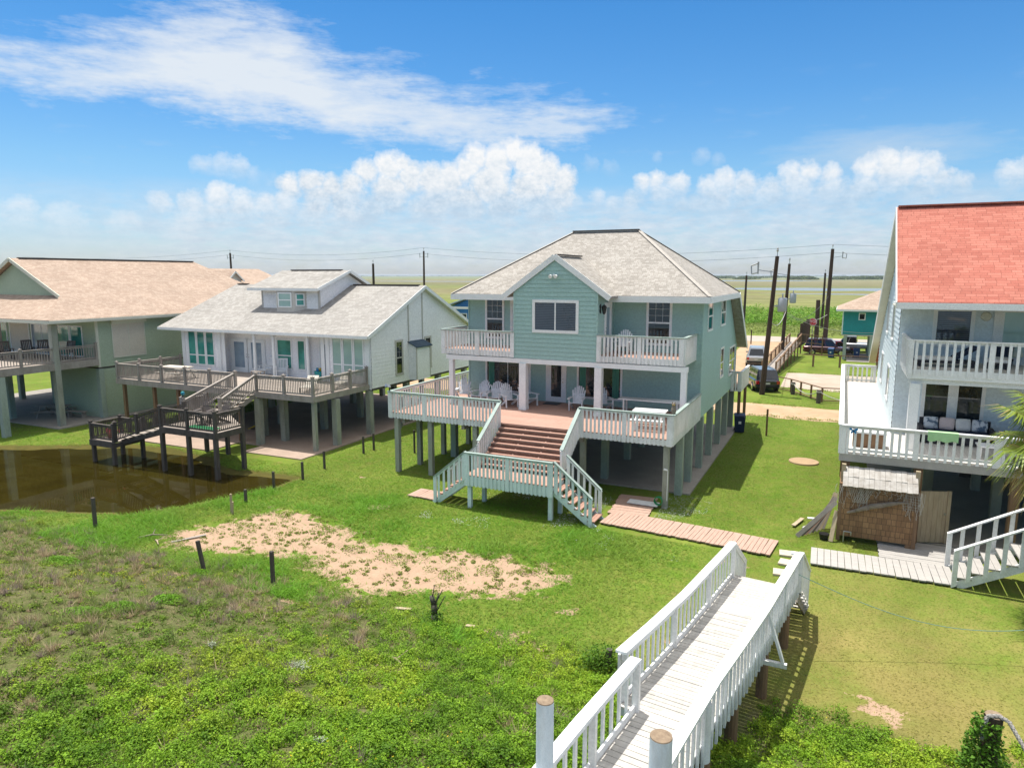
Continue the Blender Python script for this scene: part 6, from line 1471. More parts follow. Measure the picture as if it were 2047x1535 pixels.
# palm by the right deck
def palm(x, y, h):
    t = thing('palm_tree', 'fan palm with yellow-green fronds in front of the right deck', 'tree', (x, y, 0))
    mb = MB(); n = 14
    for i in range(n): z0, z1 = h * i / n, h * (i + 1) / n; mb.cyl((x, y, z0), (x, y, z1), .19 + .02 * (i % 2), .16, 10)
    mb.build('trunk', 'driftwood', t)
    r = random.Random(12); F = []; C = []; st = MB()
    for i in range(42):
        az = i * 2.399 + .2; el = R(75 - 3.4 * i + r.uniform(-8, 8)); L = .95 + .3 * r.random(); d = Vector((math.cos(az) * math.cos(el), math.sin(az) * math.cos(el), math.sin(el)))
        b = Vector((x, y, h + .1)); e = b + d * L; e.z -= .08; st.cyl(b, e, .022, .012, 5)
        side = d.cross(Vector((0, 0, 1))).normalized(); nrm = side.cross(d); dry = i > 30
        for k in range(34):
            a = R(-115 + 230 * k / 33); u = (d * math.cos(a) + side * math.sin(a)); ln = (.98 - .25 * abs(a) / 2) * (.85 + .3 * r.random()); w = u.cross(nrm).normalized() * .030
            m1 = e + u * ln * .6 + nrm * .05; tip = e + u * ln + Vector((0, 0, -.18 - .12 * r.random()))
            F += [[e - w * .3, e + w * .3, m1 + w, m1 - w], [m1 - w, m1 + w, tip + w * .1, tip - w * .1]]
            g = r.random(); c = (.30 + .1 * g, .25 + .06 * g, .08) if dry or r.random() < .12 else (.13 + .09 * g, .20 + .08 * g, .03); C += [c, c]
    st.build('frond_stalks', 'palewood', t)
    V = np.array([[[p.x - x, p.y - y, p.z] for p in q] for q in F]); leafmesh('crown', V, 4, np.array(C), 'frond', None, t)
palm(5.45, 21.4, 4.9)
# ---------------------------------------------------------------- white dune walkover
def walkover():
    t = thing('dune_walkover', 'long white painted boardwalk with railings crossing the dune down to the lawn', 'boardwalk', (-2.4, 12, 0))
    xl = lambda y: -2.15 + .1117 * (y - 17.9); xr = lambda y: -.60 + .1117 * (y - 17.9)
    ks = [(5.2, 1.99), (8.4, 1.97), (10.3, 1.90), (12.0, 1.70), (14.0, 1.50), (17.9, 1.30)]
    def fz(y):
        for (a, za), (b, zb) in zip(ks[:-1], ks[1:]):
            if y <= b: return za + (zb - za) * (y - a) / (b - a)
        return ks[-1][1]
    ti = Vector((.1117, 1, 0)).normalized(); ang = math.atan2(ti.y, ti.x)
    r = random.Random(2); y = 5.2; mb = MB()
    while y < 17.85:
        e = min(y + .142, 17.9); c = (y + e) / 2; ins = .30 if c < 10.35 else 0
        a, b = xl(c) + ins + .02, xr(c) - .02; j = .006 * (r.random() - .5); k = .02 * (r.random() - .5)
        z0, z1 = fz(y + .004), fz(e - .004); dy = .1117 * .5 * 0
        sk = -(b - a) * .1117 * .5
        P = []
        for dz in (-.045, 0):
            for (xx, yy, zz) in ((a + k, y + .005 - sk, z0), (b + k, y + .005 + sk, z0), (b + k, e - .005 + sk, z1), (a + k, e - .005 - sk, z1)): P.append((xx, yy, zz + dz + j))
        mb.hexa(P); y = e
    mb.build('deck_boards', 'boardwhite', t)
    mb = MB()
    for ff, o in ((xl, .2), (xl, .75), (xr, -.15)):
        for (a, za), (b, zb) in zip(ks[:-1], ks[1:]): mb.beam((ff(a) + o + (.25 if a < 10 and ff is xl and o < .5 else 0), a, za - .17), (ff(b) + o, b, zb - .17), .05, .24)
    mb.build('stringer', 'greywood', t)
    def railrun(ff, ya, yb, off, sp, side, posts, h=.92, name='railing', lim=None):
        # one continuous railing that follows the deck's bends
        mb = MB(); cap = MB(); n = int((yb - ya) / sp); yy = [ya + (yb - ya) * i / n for i in range(n + 1)]
        rr = random.Random(int(ya * 10))
        for y in yy:
            x = ff(y) + off; z = fz(y); w = .040; d = -.20 - .06 * rr.random() if side > 0 else -.04
            x0, x1 = (x, x + .04) if side > 0 else (x - .04, x); tl = .015 * (rr.random() - .5)
            P = [(x0 + tl, y - w, z + d), (x1 + tl, y - w, z + d), (x1 + tl, y + w, z + d), (x0 + tl, y + w, z + d), (x0, y - w, z + h - .046), (x1, y - w, z + h - .046), (x1, y + w, z + h - .046), (x0, y + w, z + h - .046)]; mb.hexa(P)
        kk = [ya] + [k for k, _ in ks if ya < k < yb] + [yb]
        for a, b in zip(kk[:-1], kk[1:]):
            mb.beam((ff(a) + off - .03 * side, a, fz(a) + h - .1), (ff(b) + off - .03 * side, b, fz(b) + h - .1), .04, .1); mb.beam((ff(a) + off - .03 * side, a, fz(a) + .06), (ff(b) + off - .03 * side, b, fz(b) + .06), .04, .12)
            cap.beam((ff(a) + off, a, fz(a) + h), (ff(b) + off, b, fz(b) + h), .19, .045, top=True)
        for y in posts: x = ff(y) + off - .05 * side; mb.box(x - .05, x + .05, y - .05, y + .05, fz(y) - .25, fz(y) + h - .047)
        o = mb.build(name, 'white', t); cap.build('top_rail', 'whitec', o); return o
    railrun(lambda y: xl(y) + .3, 5.2, 10.45, -.02, .30, -1, (10.38, 8.7))
    railrun(xl, 10.55, 17.85, -.02, .27, -1, (10.62, 13.2, 15.6, 17.75))
    railrun(xr, 5.2, 17.85, .02, .25, 1, (8.6, 11.2, 13.6, 16, 17.75))
    mb = MB(); mb.beam((xr(17.85) - .17, 17.8, fz(17.85) + .92), (xr(17.85) + .1, 17.8, fz(17.85) + .92), .14, .045, top=True); mb.build('rail_end_cap', 'whitec', t)
    # steps down to the lawn
    stairs_y = 19.55
    for i in range(5):
        z = 1.30 - .22 * (i + 1); y0 = 17.95 + i * .3; mb = MB()
        for q in (0, 1): a = y0 + q * .145; mb.hexa([(xl(a) + .05, a, z - .045), (xr(a) + .12, a, z - .045), (xr(a) + .12, a + .135, z - .045), (xl(a) + .05, a + .135, z - .045), (xl(a) + .05, a, z), (xr(a) + .12, a, z), (xr(a) + .12, a + .135, z), (xl(a) + .05, a + .135, z)])
        mb.build('tread', 'boardwhite', t)
    for ff, o in ((xl, .08), (xr, .02)): mb = MB(); mb.beam((ff(17.9) + o, 17.9, 1.02), (ff(19.5) + o, 19.5, -.05), .05, .24); mb.build('stringer', 'greywood', t)
    for ff, o, s in ((xl, -.02, -1), (xr, .05, 1)):
        railing(t, (ff(17.92) + o, 17.92, 1.30), (ff(19.35) + o, 19.35, .28), .92, .16, .08, drop=.15, capw=.12, rim=False, side=s)
    # outrigger brace on the right side
    y = 14.0; x = xr(y); z = fz(y); mb = MB(); mb.beam((x + .07, y, z + .84), (x + .40, y, z - .16), .05, .12, up=(0, 1, 0)); mb.beam((x - .2, y, z - .23), (x + .48, y, z - .23), .09, .09); mb.build('brace', 'white', t)
    # piles
    for y in (12.2, 14.8, 17.2):
        for ff, o in ((xl, .22), (xr, -.12)): mb = MB(); x = ff(y) + o; mb.cyl((x, y, -.2), (x, y, fz(y) - .06), .12, .115, 12); mb.build('pile', 'brownwood', t)
    x = xr(9.9) + .02; mb = MB(); mb.cyl((x - .02, 9.9, .3), (x - .02, 9.9, 1.72), .12, .12, 12); mb.build('pile', 'brownwood', t)
    mb = MB(); mb.cyl((x - .02, 9.9, 1.72), (x - .02, 9.9, 2.66), .115, .105, 14); mb.build('pile', 'oldwhite', t)
    for (px, py, pr, zt) in ((-2.98, 7.22, .108, 3.87), (-1.53, 7.12, .128, 3.9)):
        mb = MB(); mb.cyl((px, py, 1.), (px, py, zt), pr * 1.03, pr, 20, False); p = mb.build('end_post', 'oldblue', t, True, True)
        mb = MB(); mb.lathe([(pr, 0), (pr * .96, .012), (pr * .5, .022), (0, .018)], (px, py, zt), 20); mb.build('post_top', 'endgrain', p)
    return t
M['palestone'] = paint('pale_paving', (.56, .48, .37), (.48, .40, .31), .85, 5.)
M['oldblue'] = paint('flaking_pale_blue_white_paint', (.66, .72, .75), (.52, .60, .65), .6, 5., (2, 2, .5), dirt=(.46, .46, .44), bmp=.3)
M['concretedisc'] = paint('tan_concrete', (.42, .29, .17), (.35, .24, .14), .85, 3.)
walkover()
# flat stepping stones from the path to the walkover
for i, (x, y, rz) in enumerate(((-1.05, 23.35, 5), (-1.0, 22.55, -6), (-1.1, 21.7, 4))):
    mb = MB(); mb.cbox((x, y, .035), (.66, .46, .07), R(rz)); o = mb.build('stepping_stone', 'palestone'); bevel(o, .015)
    tag(o, ['pale stepping stone touching the end of the red path', 'pale stepping stone, second from the red path', 'pale stepping stone nearest the walkover steps'][i], 'paving stone', 'stepping stones between path and walkover')
mb = MB(); mb.lathe([(0, .05), (.62, .05), (.68, .035), (.70, -.1)], (-1.27, 35.85, .03), 32); tag(mb.build('tank_lid', 'concretedisc', None, True, False), 'round tan concrete lid set in the lawn', 'lid')
# ---------------------------------------------------------------- fence posts on and behind the dune
fg = 'weathered fence posts'
def stake(x, y, h, r, lab, mat='darkwood', lean=(0, 0), group=fg, name='fence_post'):
    z = tz(x, y); mb = MB(); mb.beam((x, y, z - .2), (x + lean[0], y + lean[1], z + h), r * 2, r * 2, up=(0, 1, 0)); o = mb.build(name, mat); bevel(o, .008, 1); return tag(o, lab, 'post', group)
stake(-23.9, 15.25, 1.12, .055, 'dark fence post standing at the near edge of the brown pond')
stake(-21.25, 19.75, .52, .05, 'short fence post beside the white stakes at the pond corner')
stake(-21.45, 21.5, .78, .045, 'dark fence post on the grass right at the pond end')
stake(-21.3, 23.1, .82, .045, 'dark fence post just beyond the pond end, in front of the concrete slab')
stake(-21.6, 24.9, .85, .045, 'dark fence post by the front corner of the pink concrete slab')
stake(-21.7, 28.0, .9, .045, 'dark fence post between the two houses, left one of a close pair')
stake(-21.65, 28.8, .9, .045, 'dark fence post between the two houses, right one of a close pair')
stake(-21.65, 31.2, .9, .04, 'fence post in the shade behind the close pair')
stake(-19.4, 29.2, 1.2, .04, 'fence post seen beside the left deck posts of the seafoam house')
stake(-17.1, 14.15, .98, .05, 'leaning dark post between the sand patch and the dune', lean=(-.18, -.05))
stake(-14.6, 14.4, 1.05, .05, 'upright dark post on the dune crest in front of the sand')
stake(-3.5, 41.05, 1.55, .05, 'tall thin rusty post on the lawn right of the dark bin', 'brownwood')
stake(-10.8, 96.5, 1.9, .07, 'thin dark post on the grass by the side road', 'polewood')
stake(-20.75, 18.55, .75, .035, 'pale split stake at the pond corner, taller of two', 'palewood', (.02, 0)); stake(-20.6, 18.45, .5, .03, 'pale split stake at the pond corner, shorter of two', 'palewood', (.06, 0))
t = thing('tree_stump', 'dark twisted broken stump at the edge of the sand patch', 'stump', (-9.1, 14.5, tz(-9.1, 14.5)))
mb = MB(); pts = [(0, 0, -.1, .1), (-.03, 0, .25, .085), (-.05, .02, .5, .075), (-.12, .02, .72, .06)]
for p, q in zip(pts[:-1], pts[1:]): mb.cyl(p[:3], q[:3], p[3], q[3], 8)
mb.cyl((-.03, 0, .4), (.1, .03, .85), .03, .015, 6); mb.cyl((-.02, .02, .5), (.2, .06, .95), .022, .01, 6); mb.cyl((.02, 0, .3), (.28, .05, .8), .02, .01, 6); mb.cyl((-.1, 0, .6), (-.02, .02, 1.05), .02, .01, 6); mb.build('trunk', 'darkwood', t, False, True)
n_ = 260; P = np.stack([rng.normal(.02, .13, n_), rng.normal(-.05, .1, n_), np.abs(rng.normal(.1, .22, n_))], -1); leafmesh('vine', leaves(P, .06 + 0 * P[:, 0]), 4, np.array([.06, .13, .015]) * (.6 + .8 * rng.random((n_, 1))), 'leaf', None, t)
# dark bush hugging the dune beside the walkover
t = thing('dark_bush', 'dark green bushy plant over a stump left of the walkover', 'bush', (-4.45, 14.2, tz(-4.45, 14.2))); n_ = 1500
P = np.stack([rng.normal(0, .2, n_), rng.normal(0, .2, n_), .62 * rng.random(n_) ** .8], -1); P[:, 0] *= 1.5; P[:, 2] *= (.5 + .7 * rng.random(n_)) * np.exp(-2.2 * P[:, 0] ** 2); leafmesh('foliage', leaves(P, .05 + .03 * rng.random(n_)), 4, np.array([.10, .20, .018]) * (.5 + .9 * rng.random((n_, 1))), 'leaf', None, t)
mb = MB(); mb.cyl((.12, .05, -.1), (.14, .05, .55), .08, .07, 10); mb.build('stump', 'darkwood', t, False)
# driftwood pieces
dg = 'driftwood and scraps on the dune'
for (x, y, L, rz, lab, mt) in ((-21.2, 15.5, 1.0, 35, 'pale driftwood branch by the near pond corner', 'driftwood'), (-19.9, 15.9, 1.1, 55, 'grey board end sticking out of the grass left of the sand', 'greywood'), (-20.6, 15.2, .6, -30, 'short pale driftwood piece left of the sand patch', 'palewood'), (-22.2, 14.3, .5, 10, 'dark short plank lying in dune grass near the pond', 'darkwood'), (-8.3, 11.6, .6, -25, 'orange-brown stick lying on the green vines', 'palewood'), (-8.2, 14.75, .24, 5, 'small pale scrap beside the broken stump', 'palewood'), (-10.3, 14.8, .5, 12, 'small pale plank at the lower edge of the sand', 'palewood')):
    z = tz(x, y) + .04; mb = MB(); c, s = math.cos(R(rz)), math.sin(R(rz))
    if 'plank' in lab or 'board' in lab or 'scrap' in lab: mb.cbox((x, y, z), (L, .09, .025), R(rz), .1, -.05)
    else: mb.cyl((x - c * L / 2, y - s * L / 2, z - .03), (x, y, z + .06), .035, .03, 7); mb.cyl((x, y, z + .06), (x + c * L / 2, y + s * L / 2, z + .02), .03, .012, 7); mb.cyl((x, y, z + .05), (x - s * .3, y + c * .3, z + .16), .018, .006, 6)
    tag(mb.build('driftwood_piece', mt), lab, 'driftwood', dg)
for (x, y, s, lab) in ((-9.05, 9.5, .15, 'silvery pale bush in the green vines left of the walkover'), (-11.2, 9.3, .08, 'small silvery tuft in the dry grass at mid dune'), (-7.0, 7.7, .08, 'silvery tuft low in the foreground vines')):
    n_ = int(420 * s / .2); P = np.stack([rng.normal(0, s * .6, n_), rng.normal(0, s * .45, n_), .08 + s * rng.random(n_)], -1)
    o = thing('silver_shrub', lab, 'shrub', (x, y, tz(x, y)), 0, 'silvery shrubs on the dune'); leafmesh('foliage', leaves(P, .035 + 0 * P[:, 0]), 4, np.array([.42, .46, .33]) * (.7 + .5 * rng.random((n_, 1))), 'leaf', None, o)
# rope post with vines
z = tz(2.86, 13.9); t = thing('rope_post', 'thick dark post wrapped in vines holding a twisted rope, lower right', 'post', (2.86, 13.9, z))
mb = MB(); mb.cyl((2.86, 13.9, z - .3), (2.9, 13.92, z + 1.2), .16, .145, 16); mb.build('post', 'polewood', t)
mb = MB(); mb.lathe([(.145, 0), (.13, .015), (0, .02)], (2.9, 13.92, z + 1.2), 16); mb.build('post_top', 'endgrain', t)
def twist(pts, r):
    mb = MB()
    for ph in (0, 2.09, 4.19):
        P = []
        for i in range(len(pts) - 1):
            a, b = Vector(pts[i]), Vector(pts[i + 1]); d = (b - a); n_ = max(2, int(d.length / .03)); u = d.normalized().orthogonal().normalized(); v = d.normalized().cross(u)
            for k in range(n_): s = sum((Vector(pts[j + 1]) - Vector(pts[j])).length for j in range(i)) + d.length * k / n_; P.append(a + d * (k / n_) + (u * math.cos(s * 28 + ph) + v * math.sin(s * 28 + ph)) * r * .55)
        mb.tube(P, r * .62, 5)
    return mb
T = (2.9, 13.92, z + 1.2)
pts = [(2.73, 13.8, z + .75), (2.73, 13.78, z + 1.0), (2.78, 13.8, z + 1.22), (2.95, 13.84, z + 1.245), (3.1, 13.8, z + 1.2), (3.35, 13.5, z + .85), (3.6, 13.1, z + .62), (4.0, 12.5, z + .45), (4.9, 11.5, z + .5)]
tag(twist(pts, .035).build('rope', 'rope'), 'twisted grey rope draped over the dark post at lower right', 'rope')
n_ = 2600; a = rng.random(n_) * 6.283; hh = rng.random(n_) ** 1.3 * 1.15; rr = .16 + .13 * rng.random(n_) + .28 * (1 - hh / 1.15) * rng.random(n_); k = (np.cos(a - 3.6) > -.3) | (hh < .35)
P = np.stack([rr * np.cos(a), rr * np.sin(a), hh], -1)[k]; leafmesh('vine', leaves(P, .055 + .03 * rng.random(len(P))), 4, np.array([.10, .22, .02]) * (.5 + .9 * rng.random((len(P), 1))), 'leaf', None, t)
# cord strung across the lawn from the walkover
mb = MB(); A, B = Vector((-.55, 17.0, 2.0)), Vector((6.5, 19.6, 1.4)); n_ = 24
mb.tube([A + (B - A) * (i / n_) - Vector((0, 0, .9 * math.sin(math.pi * i / n_) ** 1.0)) for i in range(n_ + 1)], .008, 5); tag(mb.build('cord', 'cord'), 'thin green cord strung from the walkover rail across the lawn', 'cord')
# ---------------------------------------------------------------- vehicles
def car(name, label, loc, rz, mat, L=4.9, W=1.9, Ht=1.75, kind='suv', group='parked vehicles'):
    """length along local Y, front at +Y"""
    t = thing(name, label, 'car' if kind != 'pickup' else 'pickup', loc, rz, group); h = L / 2; w = W / 2; sh = Ht * .57
    st = {'suv': [(-h, .5, sh * .86, .86), (-h + .08, .36, sh * .98, .95), (-h + .5, .30, sh, 1.), (.75, .28, sh * .98, 1.), (h - .75, .30, sh * .92, .98), (h - .15, .36, sh * .78, .92), (h, .46, sh * .64, .84)],
          'sedan': [(-h, .48, sh * .9, .84), (-h + .1, .34, sh * .97, .94), (-h + .6, .28, sh, 1.), (.6, .27, sh * .97, 1.), (h - .9, .28, sh * .88, .97), (h - .15, .34, sh * .70, .9), (h, .44, sh * .58, .82)],
          'pickup': [(-h, .55, sh * .96, .95), (-h + .06, .46, sh * 1., .98), (-.3, .40, sh, 1.), (.75, .38, sh * 1., 1.), (h - .9, .38, sh * .97, .99), (h - .12, .42, sh * .88, .94), (h, .5, sh * .7, .88)]}[kind]
    mb = MB(); ring = []
    for (y, zb, zt, ww) in st:
        a = w * ww; zm = zb + (zt - zb) * .45
        ring.append([(-a * .9, y, zb), (-a, y, zb + .12), (-a * 1.0, y, zm), (-a * .97, y, zt - .08), (-a * .86, y, zt), (0, y, zt + .03), (a * .86, y, zt), (a * .97, y, zt - .08), (a, y, zm), (a, y, zb + .12), (a * .9, y, zb)])
    n = 11; vs = [p for r_ in ring for p in r_]; fs = []
    for k in range(len(ring) - 1):
        for i in range(n): fs.append((k * n + i, k * n + (i + 1) % n, (k + 1) * n + (i + 1) % n, (k + 1) * n + i))
    fs += [tuple(range(n)), tuple(range(len(vs) - 1, len(vs) - n - 1, -1))]
    mb.add(vs, fs); mb.smooth = False
    if kind == 'suv': g = (-h + .10, h - 1.35, -h + .42, h - 2.05)
    elif kind == 'sedan': g = (-h + .55, h - 1.2, -h + 1.35, h - 1.95)
    else: g = (-.55, h - 1.35, -.42, h - 2.0)
    b0, b1, t0, t1 = g; wb, wt = w * .88, w * .70; zb, zr = sh - .02, Ht
    gp = [(-wb, b0, zb), (wb, b0, zb), (wb, b1, zb), (-wb, b1, zb), (-wt, t0, zr), (wt, t0, zr), (wt, t1, zr), (-wt, t1, zr)]; mb.hexa(gp)
    body = bevel(mb.build('body', mat, t, False), .035, 2)
    G = [Vector(p) for p in gp]
    def panel(a, b, c, d, u0, u1, v0, v1, nm='window'):
        f = lambda u, v: (a * (1 - u) + b * u) * (1 - v) + (d * (1 - u) + c * u) * v
        q = [f(u0, v0), f(u1, v0), f(u1, v1), f(u0, v1)]; nn = (q[1] - q[0]).cross(q[3] - q[0]).normalized(); ctr = sum(G, Vector()) / 8
        if nn.dot(q[0] - ctr) < 0: nn = -nn
        m = MB(); m.hexa([p + nn * .002 for p in q] + [p + nn * .012 for p in q]); return m.build(nm, 'carglass', t, False)
    panel(G[0], G[1], G[5], G[4], .09, .91, .12, .86); panel(G[2], G[3], G[7], G[6], .06, .94, .08, .9, 'windshield')
    k = 3 if kind == 'suv' else 2
    for (a, b, c, d) in ((G[1], G[2], G[6], G[5]), (G[3], G[0], G[4], G[7])):
        for i in range(k): panel(a, b, c, d, (i + .07) / k, (i + .93) / k, .12, .84)
    if kind == 'suv':
        for s in (-1, 1): m = MB(); m.beam((s * wt * .86, t0 + .2, zr + .05), (s * wt * .86, t1 - .1, zr + .05), .04, .04); m.build('roof_rail', 'metal', t, False)
    R_ = .37 if kind != 'sedan' else .33
    for s in (-1, 1):
        for y in (-h + .95, h - .95):
            m = MB(); m.cyl((s * (w - .24), y, R_), (s * (w + .015), y, R_), R_, R_, 20); wh = m.build('wheel', 'rubber', t, False)
            m = MB(); m.cyl((s * (w + .016), y, R_), (s * (w + .03), y, R_), R_ * .66, R_ * .6, 12); m.build('rim', 'chrome', wh, False)
        m = MB(); m.cbox((s * w * .80, -h + .03, sh * .80), (w * .26, .14, .24)); m.build('taillight', 'taillight', t, False)
        m = MB(); m.cbox((s * w * .68, h - .07, sh * .64), (w * .32, .16, .14)); m.build('headlight', 'lamp', t, False)
        m = MB(); m.cbox((s * (w - .02), b1 - .30, sh + .1), (.2, .1, .15)); bevel(m.build('mirror', mat, t, False), .02)
    m = MB(); m.box(-w * .9, w * .9, -h - .06, -h + .2, .42, .62); bevel(m.build('bumper', 'rubber' if kind != 'pickup' else 'chrome', t, False), .03)
    m = MB(); m.box(-.17, .17, -h - .02, -h + .004, sh * .66, sh * .66 + .12); m.build('licence_plate', 'plate', t, False)
    return t
car('parked_car', 'dark navy SUV seen from behind, parked on grass beside the tall brown pole', (-5.72, 58.9, 0), R(19), 'carnavy', 4.9, 1.95, 1.75)
car('parked_car', 'silver SUV parked on the sandy side road beyond the navy one', (-7.75, 74.6, 0), R(6), 'carsilver', 5.1, 1.95, 1.9)
car('parked_car', 'dark maroon SUV parked side-on behind the wooden ramp', (-1.4, 86.9, 0), R(-92), 'carmaroon', 4.9, 1.95, 1.85)
car('parked_car', 'silver pickup parked side-on under the teal house corner', (1.2, 92.5, 0), R(86), 'carsilver', 5.6, 1.95, 1.85, 'pickup')
car('parked_car', 'dark car nose-out behind the posts of the teal house', (5.0, 93, 0), R(95), 'carnavy', 4.6, 1.8, 1.5, 'sedan')
car('parked_car', 'small red car half hidden between the maroon SUV and the silver pickup', (-.3, 89.6, 0), R(-80), 'carred', 4.2, 1.75, 1.45, 'sedan')
# bins
bg = 'wheeled rubbish bins'
def bin_(label, loc, rz, mat):
    t = thing('wheelie_bin', label, 'bin', loc, rz, bg); mb = MB(); a, b = .25, .31
    mb.hexa([(-a, -a, .05), (a, -a, .05), (a, a, .05), (-a, a, .05), (-b, -b, .98), (b, -b, .98), (b, b, .98), (-b, b, .98)]); bevel(mb.build('body', mat, t, False), .03)
    mb = MB(); mb.hexa([(-.33, -.35, .985), (.33, -.35, .985), (.33, .36, .985), (-.33, .36, .985), (-.28, -.30, 1.06), (.28, -.30, 1.06), (.28, .33, 1.09), (-.28, .33, 1.09)]); bevel(mb.build('lid', mat, t, False), .02)
    mb = MB(); mb.cyl((-.28, .38, .96), (.28, .38, .96), .025, .025, 8); mb.build('handle', mat, t, False)
    mb = MB(); mb.cbox((0, -.295, .62), (.15, .012, .15)); mb.build('sticker', 'whitep', t, False)
    for s in (-1, 1): mb = MB(); mb.cyl((s * .22, .3, .11), (s * .29, .3, .11), .11, .11, 14); mb.build('wheel', 'rubber', t, False)
    return t
bin_('dark navy wheeled bin at the back corner of the seafoam house', (-5.02, 41.35, 0), R(10), 'navybin')
bin_('blue wheeled bin in front of the maroon SUV', (-.95, 84.3, 0), R(-10), 'bluebin'); bin_('blue wheeled bin under the teal house', (1.6, 85.2, 0), R(5), 'bluebin')
t = thing('charcoal_grill', 'black kettle grill under the teal house beside a blue bin', 'grill', (.95, 84.6, .06)); mb = MB(); mb.lathe([(0, .55), (.2, .58), (.3, .72), (.3, .78), (.22, .93), (0, 1.0)], (0, 0, 0), 14); mb.build('kettle', 'black', t, False, True)
for a in (0, 2.1, 4.2): mb = MB(); mb.cyl((.15 * math.cos(a), .15 * math.sin(a), .6), (.3 * math.cos(a), .3 * math.sin(a), 0), .018, .018, 6); mb.build('leg', 'black', t, False)
picnic('picnic_table', 'dark picnic table at the right under the teal house', (4.2, 83.2, .06), R(10), 'darkwood', 1.8)
mb = MB(); mb.lathe([(0, 0), (.28, 0), (.3, .62), (.0, .64)], (5.2, 82.4, .06), 14); tag(mb.build('storage_tub', 'greenp'), 'green tub at the far right under the teal house', 'tub')
# ---------------------------------------------------------------- teal house and other houses behind
def teal_house():
    H = thing('stilt_house', 'bright teal house on stilts with tan roof behind the wooden fence', 'house', (5, 83, 0)); X0, X1, Y0, Y1 = -.03, 11, 82.9, 91
    for pl, a, b in ((front(Y0), X0, X1), (left(X0), Y0, Y1), (right(X1), Y0, Y1), (back(Y1), X0, X1)): wall(H, pl, [(a, 2.75), (b, 2.75), (b, 5.32), (a, 5.32)], 'teal', .2)
    mb = MB(); mb.box(X0 + .02, X1 - .02, Y0 + .02, Y1 - .02, 2.6, 2.74); mb.build('underfloor', 'tantrim', H)
    ex0, ex1, ey0, ey1 = X0 - .65, X1 + .6, Y0 - .6, Y1 + .6; ze, zr = 5.42, 7.6; m_ = (ey0 + ey1) / 2; d = m_ - ey0
    mb = MB(); A, B = (ex0 + d, m_, zr), (ex1 - d, m_, zr)
    mb.slab([(ex0, ey0, ze), (ex1, ey0, ze), B, A], .1); mb.slab([(ex0, ey1, ze), (ex0, ey0, ze), A], .1); mb.slab([(ex1, ey0, ze), (ex1, ey1, ze), B], .1); mb.slab([(ex1, ey1, ze), (ex0, ey1, ze), A, B], .1); roof = mb.build('roof', 'rooftan', H)
    mb = MB(); mb.box(ex0, ex1, ey0 - .035, ey0 - .003, ze - .2, ze - .02); mb.box(ex0 - .035, ex0 - .003, ey0, ey1, ze - .2, ze - .02); mb.build('fascia', 'whitec', roof)
    mb = MB(); mb.box(ex0 + .02, ex1, ey0 + .02, Y0, ze - .2, ze - .16); mb.build('soffit', 'whitec', roof)
    window(H, front(Y0), 1.5, 2.15, 4.3, 5.05, .08); window(H, front(Y0), 6.5, 8, 3.8, 5.05, .08, cols=2)
    mb = MB(); mb.box(X0 - .03, X0 + .08, Y0 - .03, Y0 + .06, 2.75, 5.3); mb.build('corner_trim', 'aqua', H)
    pilings(H, [(.35, 83.1), (2.75, 86.2), (2.85, 83.1), (6, 83.1), (9, 83.1), (.4, 87), (.4, 90.7), (5, 87), (5, 90.7), (9, 87)], -.1, 2.6, .16, 'pilinggreen')
teal_house()
def small_house(name, label, x0, x1, y0, y1, zf, zw, zr, mat, rmat, ridge='x', dormer=None):
    H = thing(name, label, 'house', ((x0 + x1) / 2, y0, 0))
    for pl, a, b in ((front(y0), x0, x1), (left(x0), y0, y1), (right(x1), y0, y1), (back(y1), x0, x1)): wall(H, pl, [(a, zf), (b, zf), (b, zw), (a, zw)], mat, .2)
    mb = MB(); mb.box(x0 + .05, x1 - .05, y0 + .05, y1 - .05, zf - .1, zf - .01); mb.build('underfloor', 'greywood', H)
    e = .5; m_ = (y0 + y1) / 2; mx = (x0 + x1) / 2; mb = MB()
    if ridge == 'x':
        mb.slab([(x0 - e, y0 - e, zw), (x1 + e, y0 - e, zw), (x1 + e, m_, zr), (x0 - e, m_, zr)], .1); mb.slab([(x1 + e, y1 + e, zw), (x0 - e, y1 + e, zw), (x0 - e, m_, zr), (x1 + e, m_, zr)], .1)
    else:
        mb.slab([(x0 - e, y1 + e, zw), (x0 - e, y0 - e, zw), (mx, y0 - e, zr), (mx, y1 + e, zr)], .1); mb.slab([(x1 + e, y0 - e, zw), (x1 + e, y1 + e, zw), (mx, y1 + e, zr), (mx, y0 - e, zr)], .1)
    roof = mb.build('roof', rmat, H)
    if ridge == 'x':
        for pl in (left(x0), right(x1)): wall(H, pl, [(y0, zw - .12), (y1, zw - .12), (m_, zr - .15)], mat, .2, 'gable')
    else: wall(H, front(y0), [(x0, zw - .12), (x1, zw - .12), (mx, zr - .15)], mat, .2, 'gable')
    mb = MB(); mb.box(x0 - e, x1 + e, y0 - e - .04, y0 - e - .003, zw - .25, zw - .02); mb.build('fascia', 'whitec', roof)
    k = max(1, int((x1 - x0) / 3))
    for i in range(k): a = x0 + (i + .3) * (x1 - x0) / k; window(H, front(y0), a, a + 1.1, zf + .9, zf + 2.2, .08)
    window(H, right(x1), y0 + 1.5, y0 + 2.6, zf + .9, zf + 2.2, .08)
    pilings(H, [(x, y) for x in (x0 + .3, mx, x1 - .3) for y in (y0 + .3, y1 - .3)], -.1, zf - .1, .16, 'piling')
    return H
small_house('stilt_house', 'small bright blue house with pale roof glimpsed between the white and seafoam houses', -36.5, -30.3, 62, 70, 3.0, 5.9, 7.1, 'bluesiding', 'roofblue', 'y')
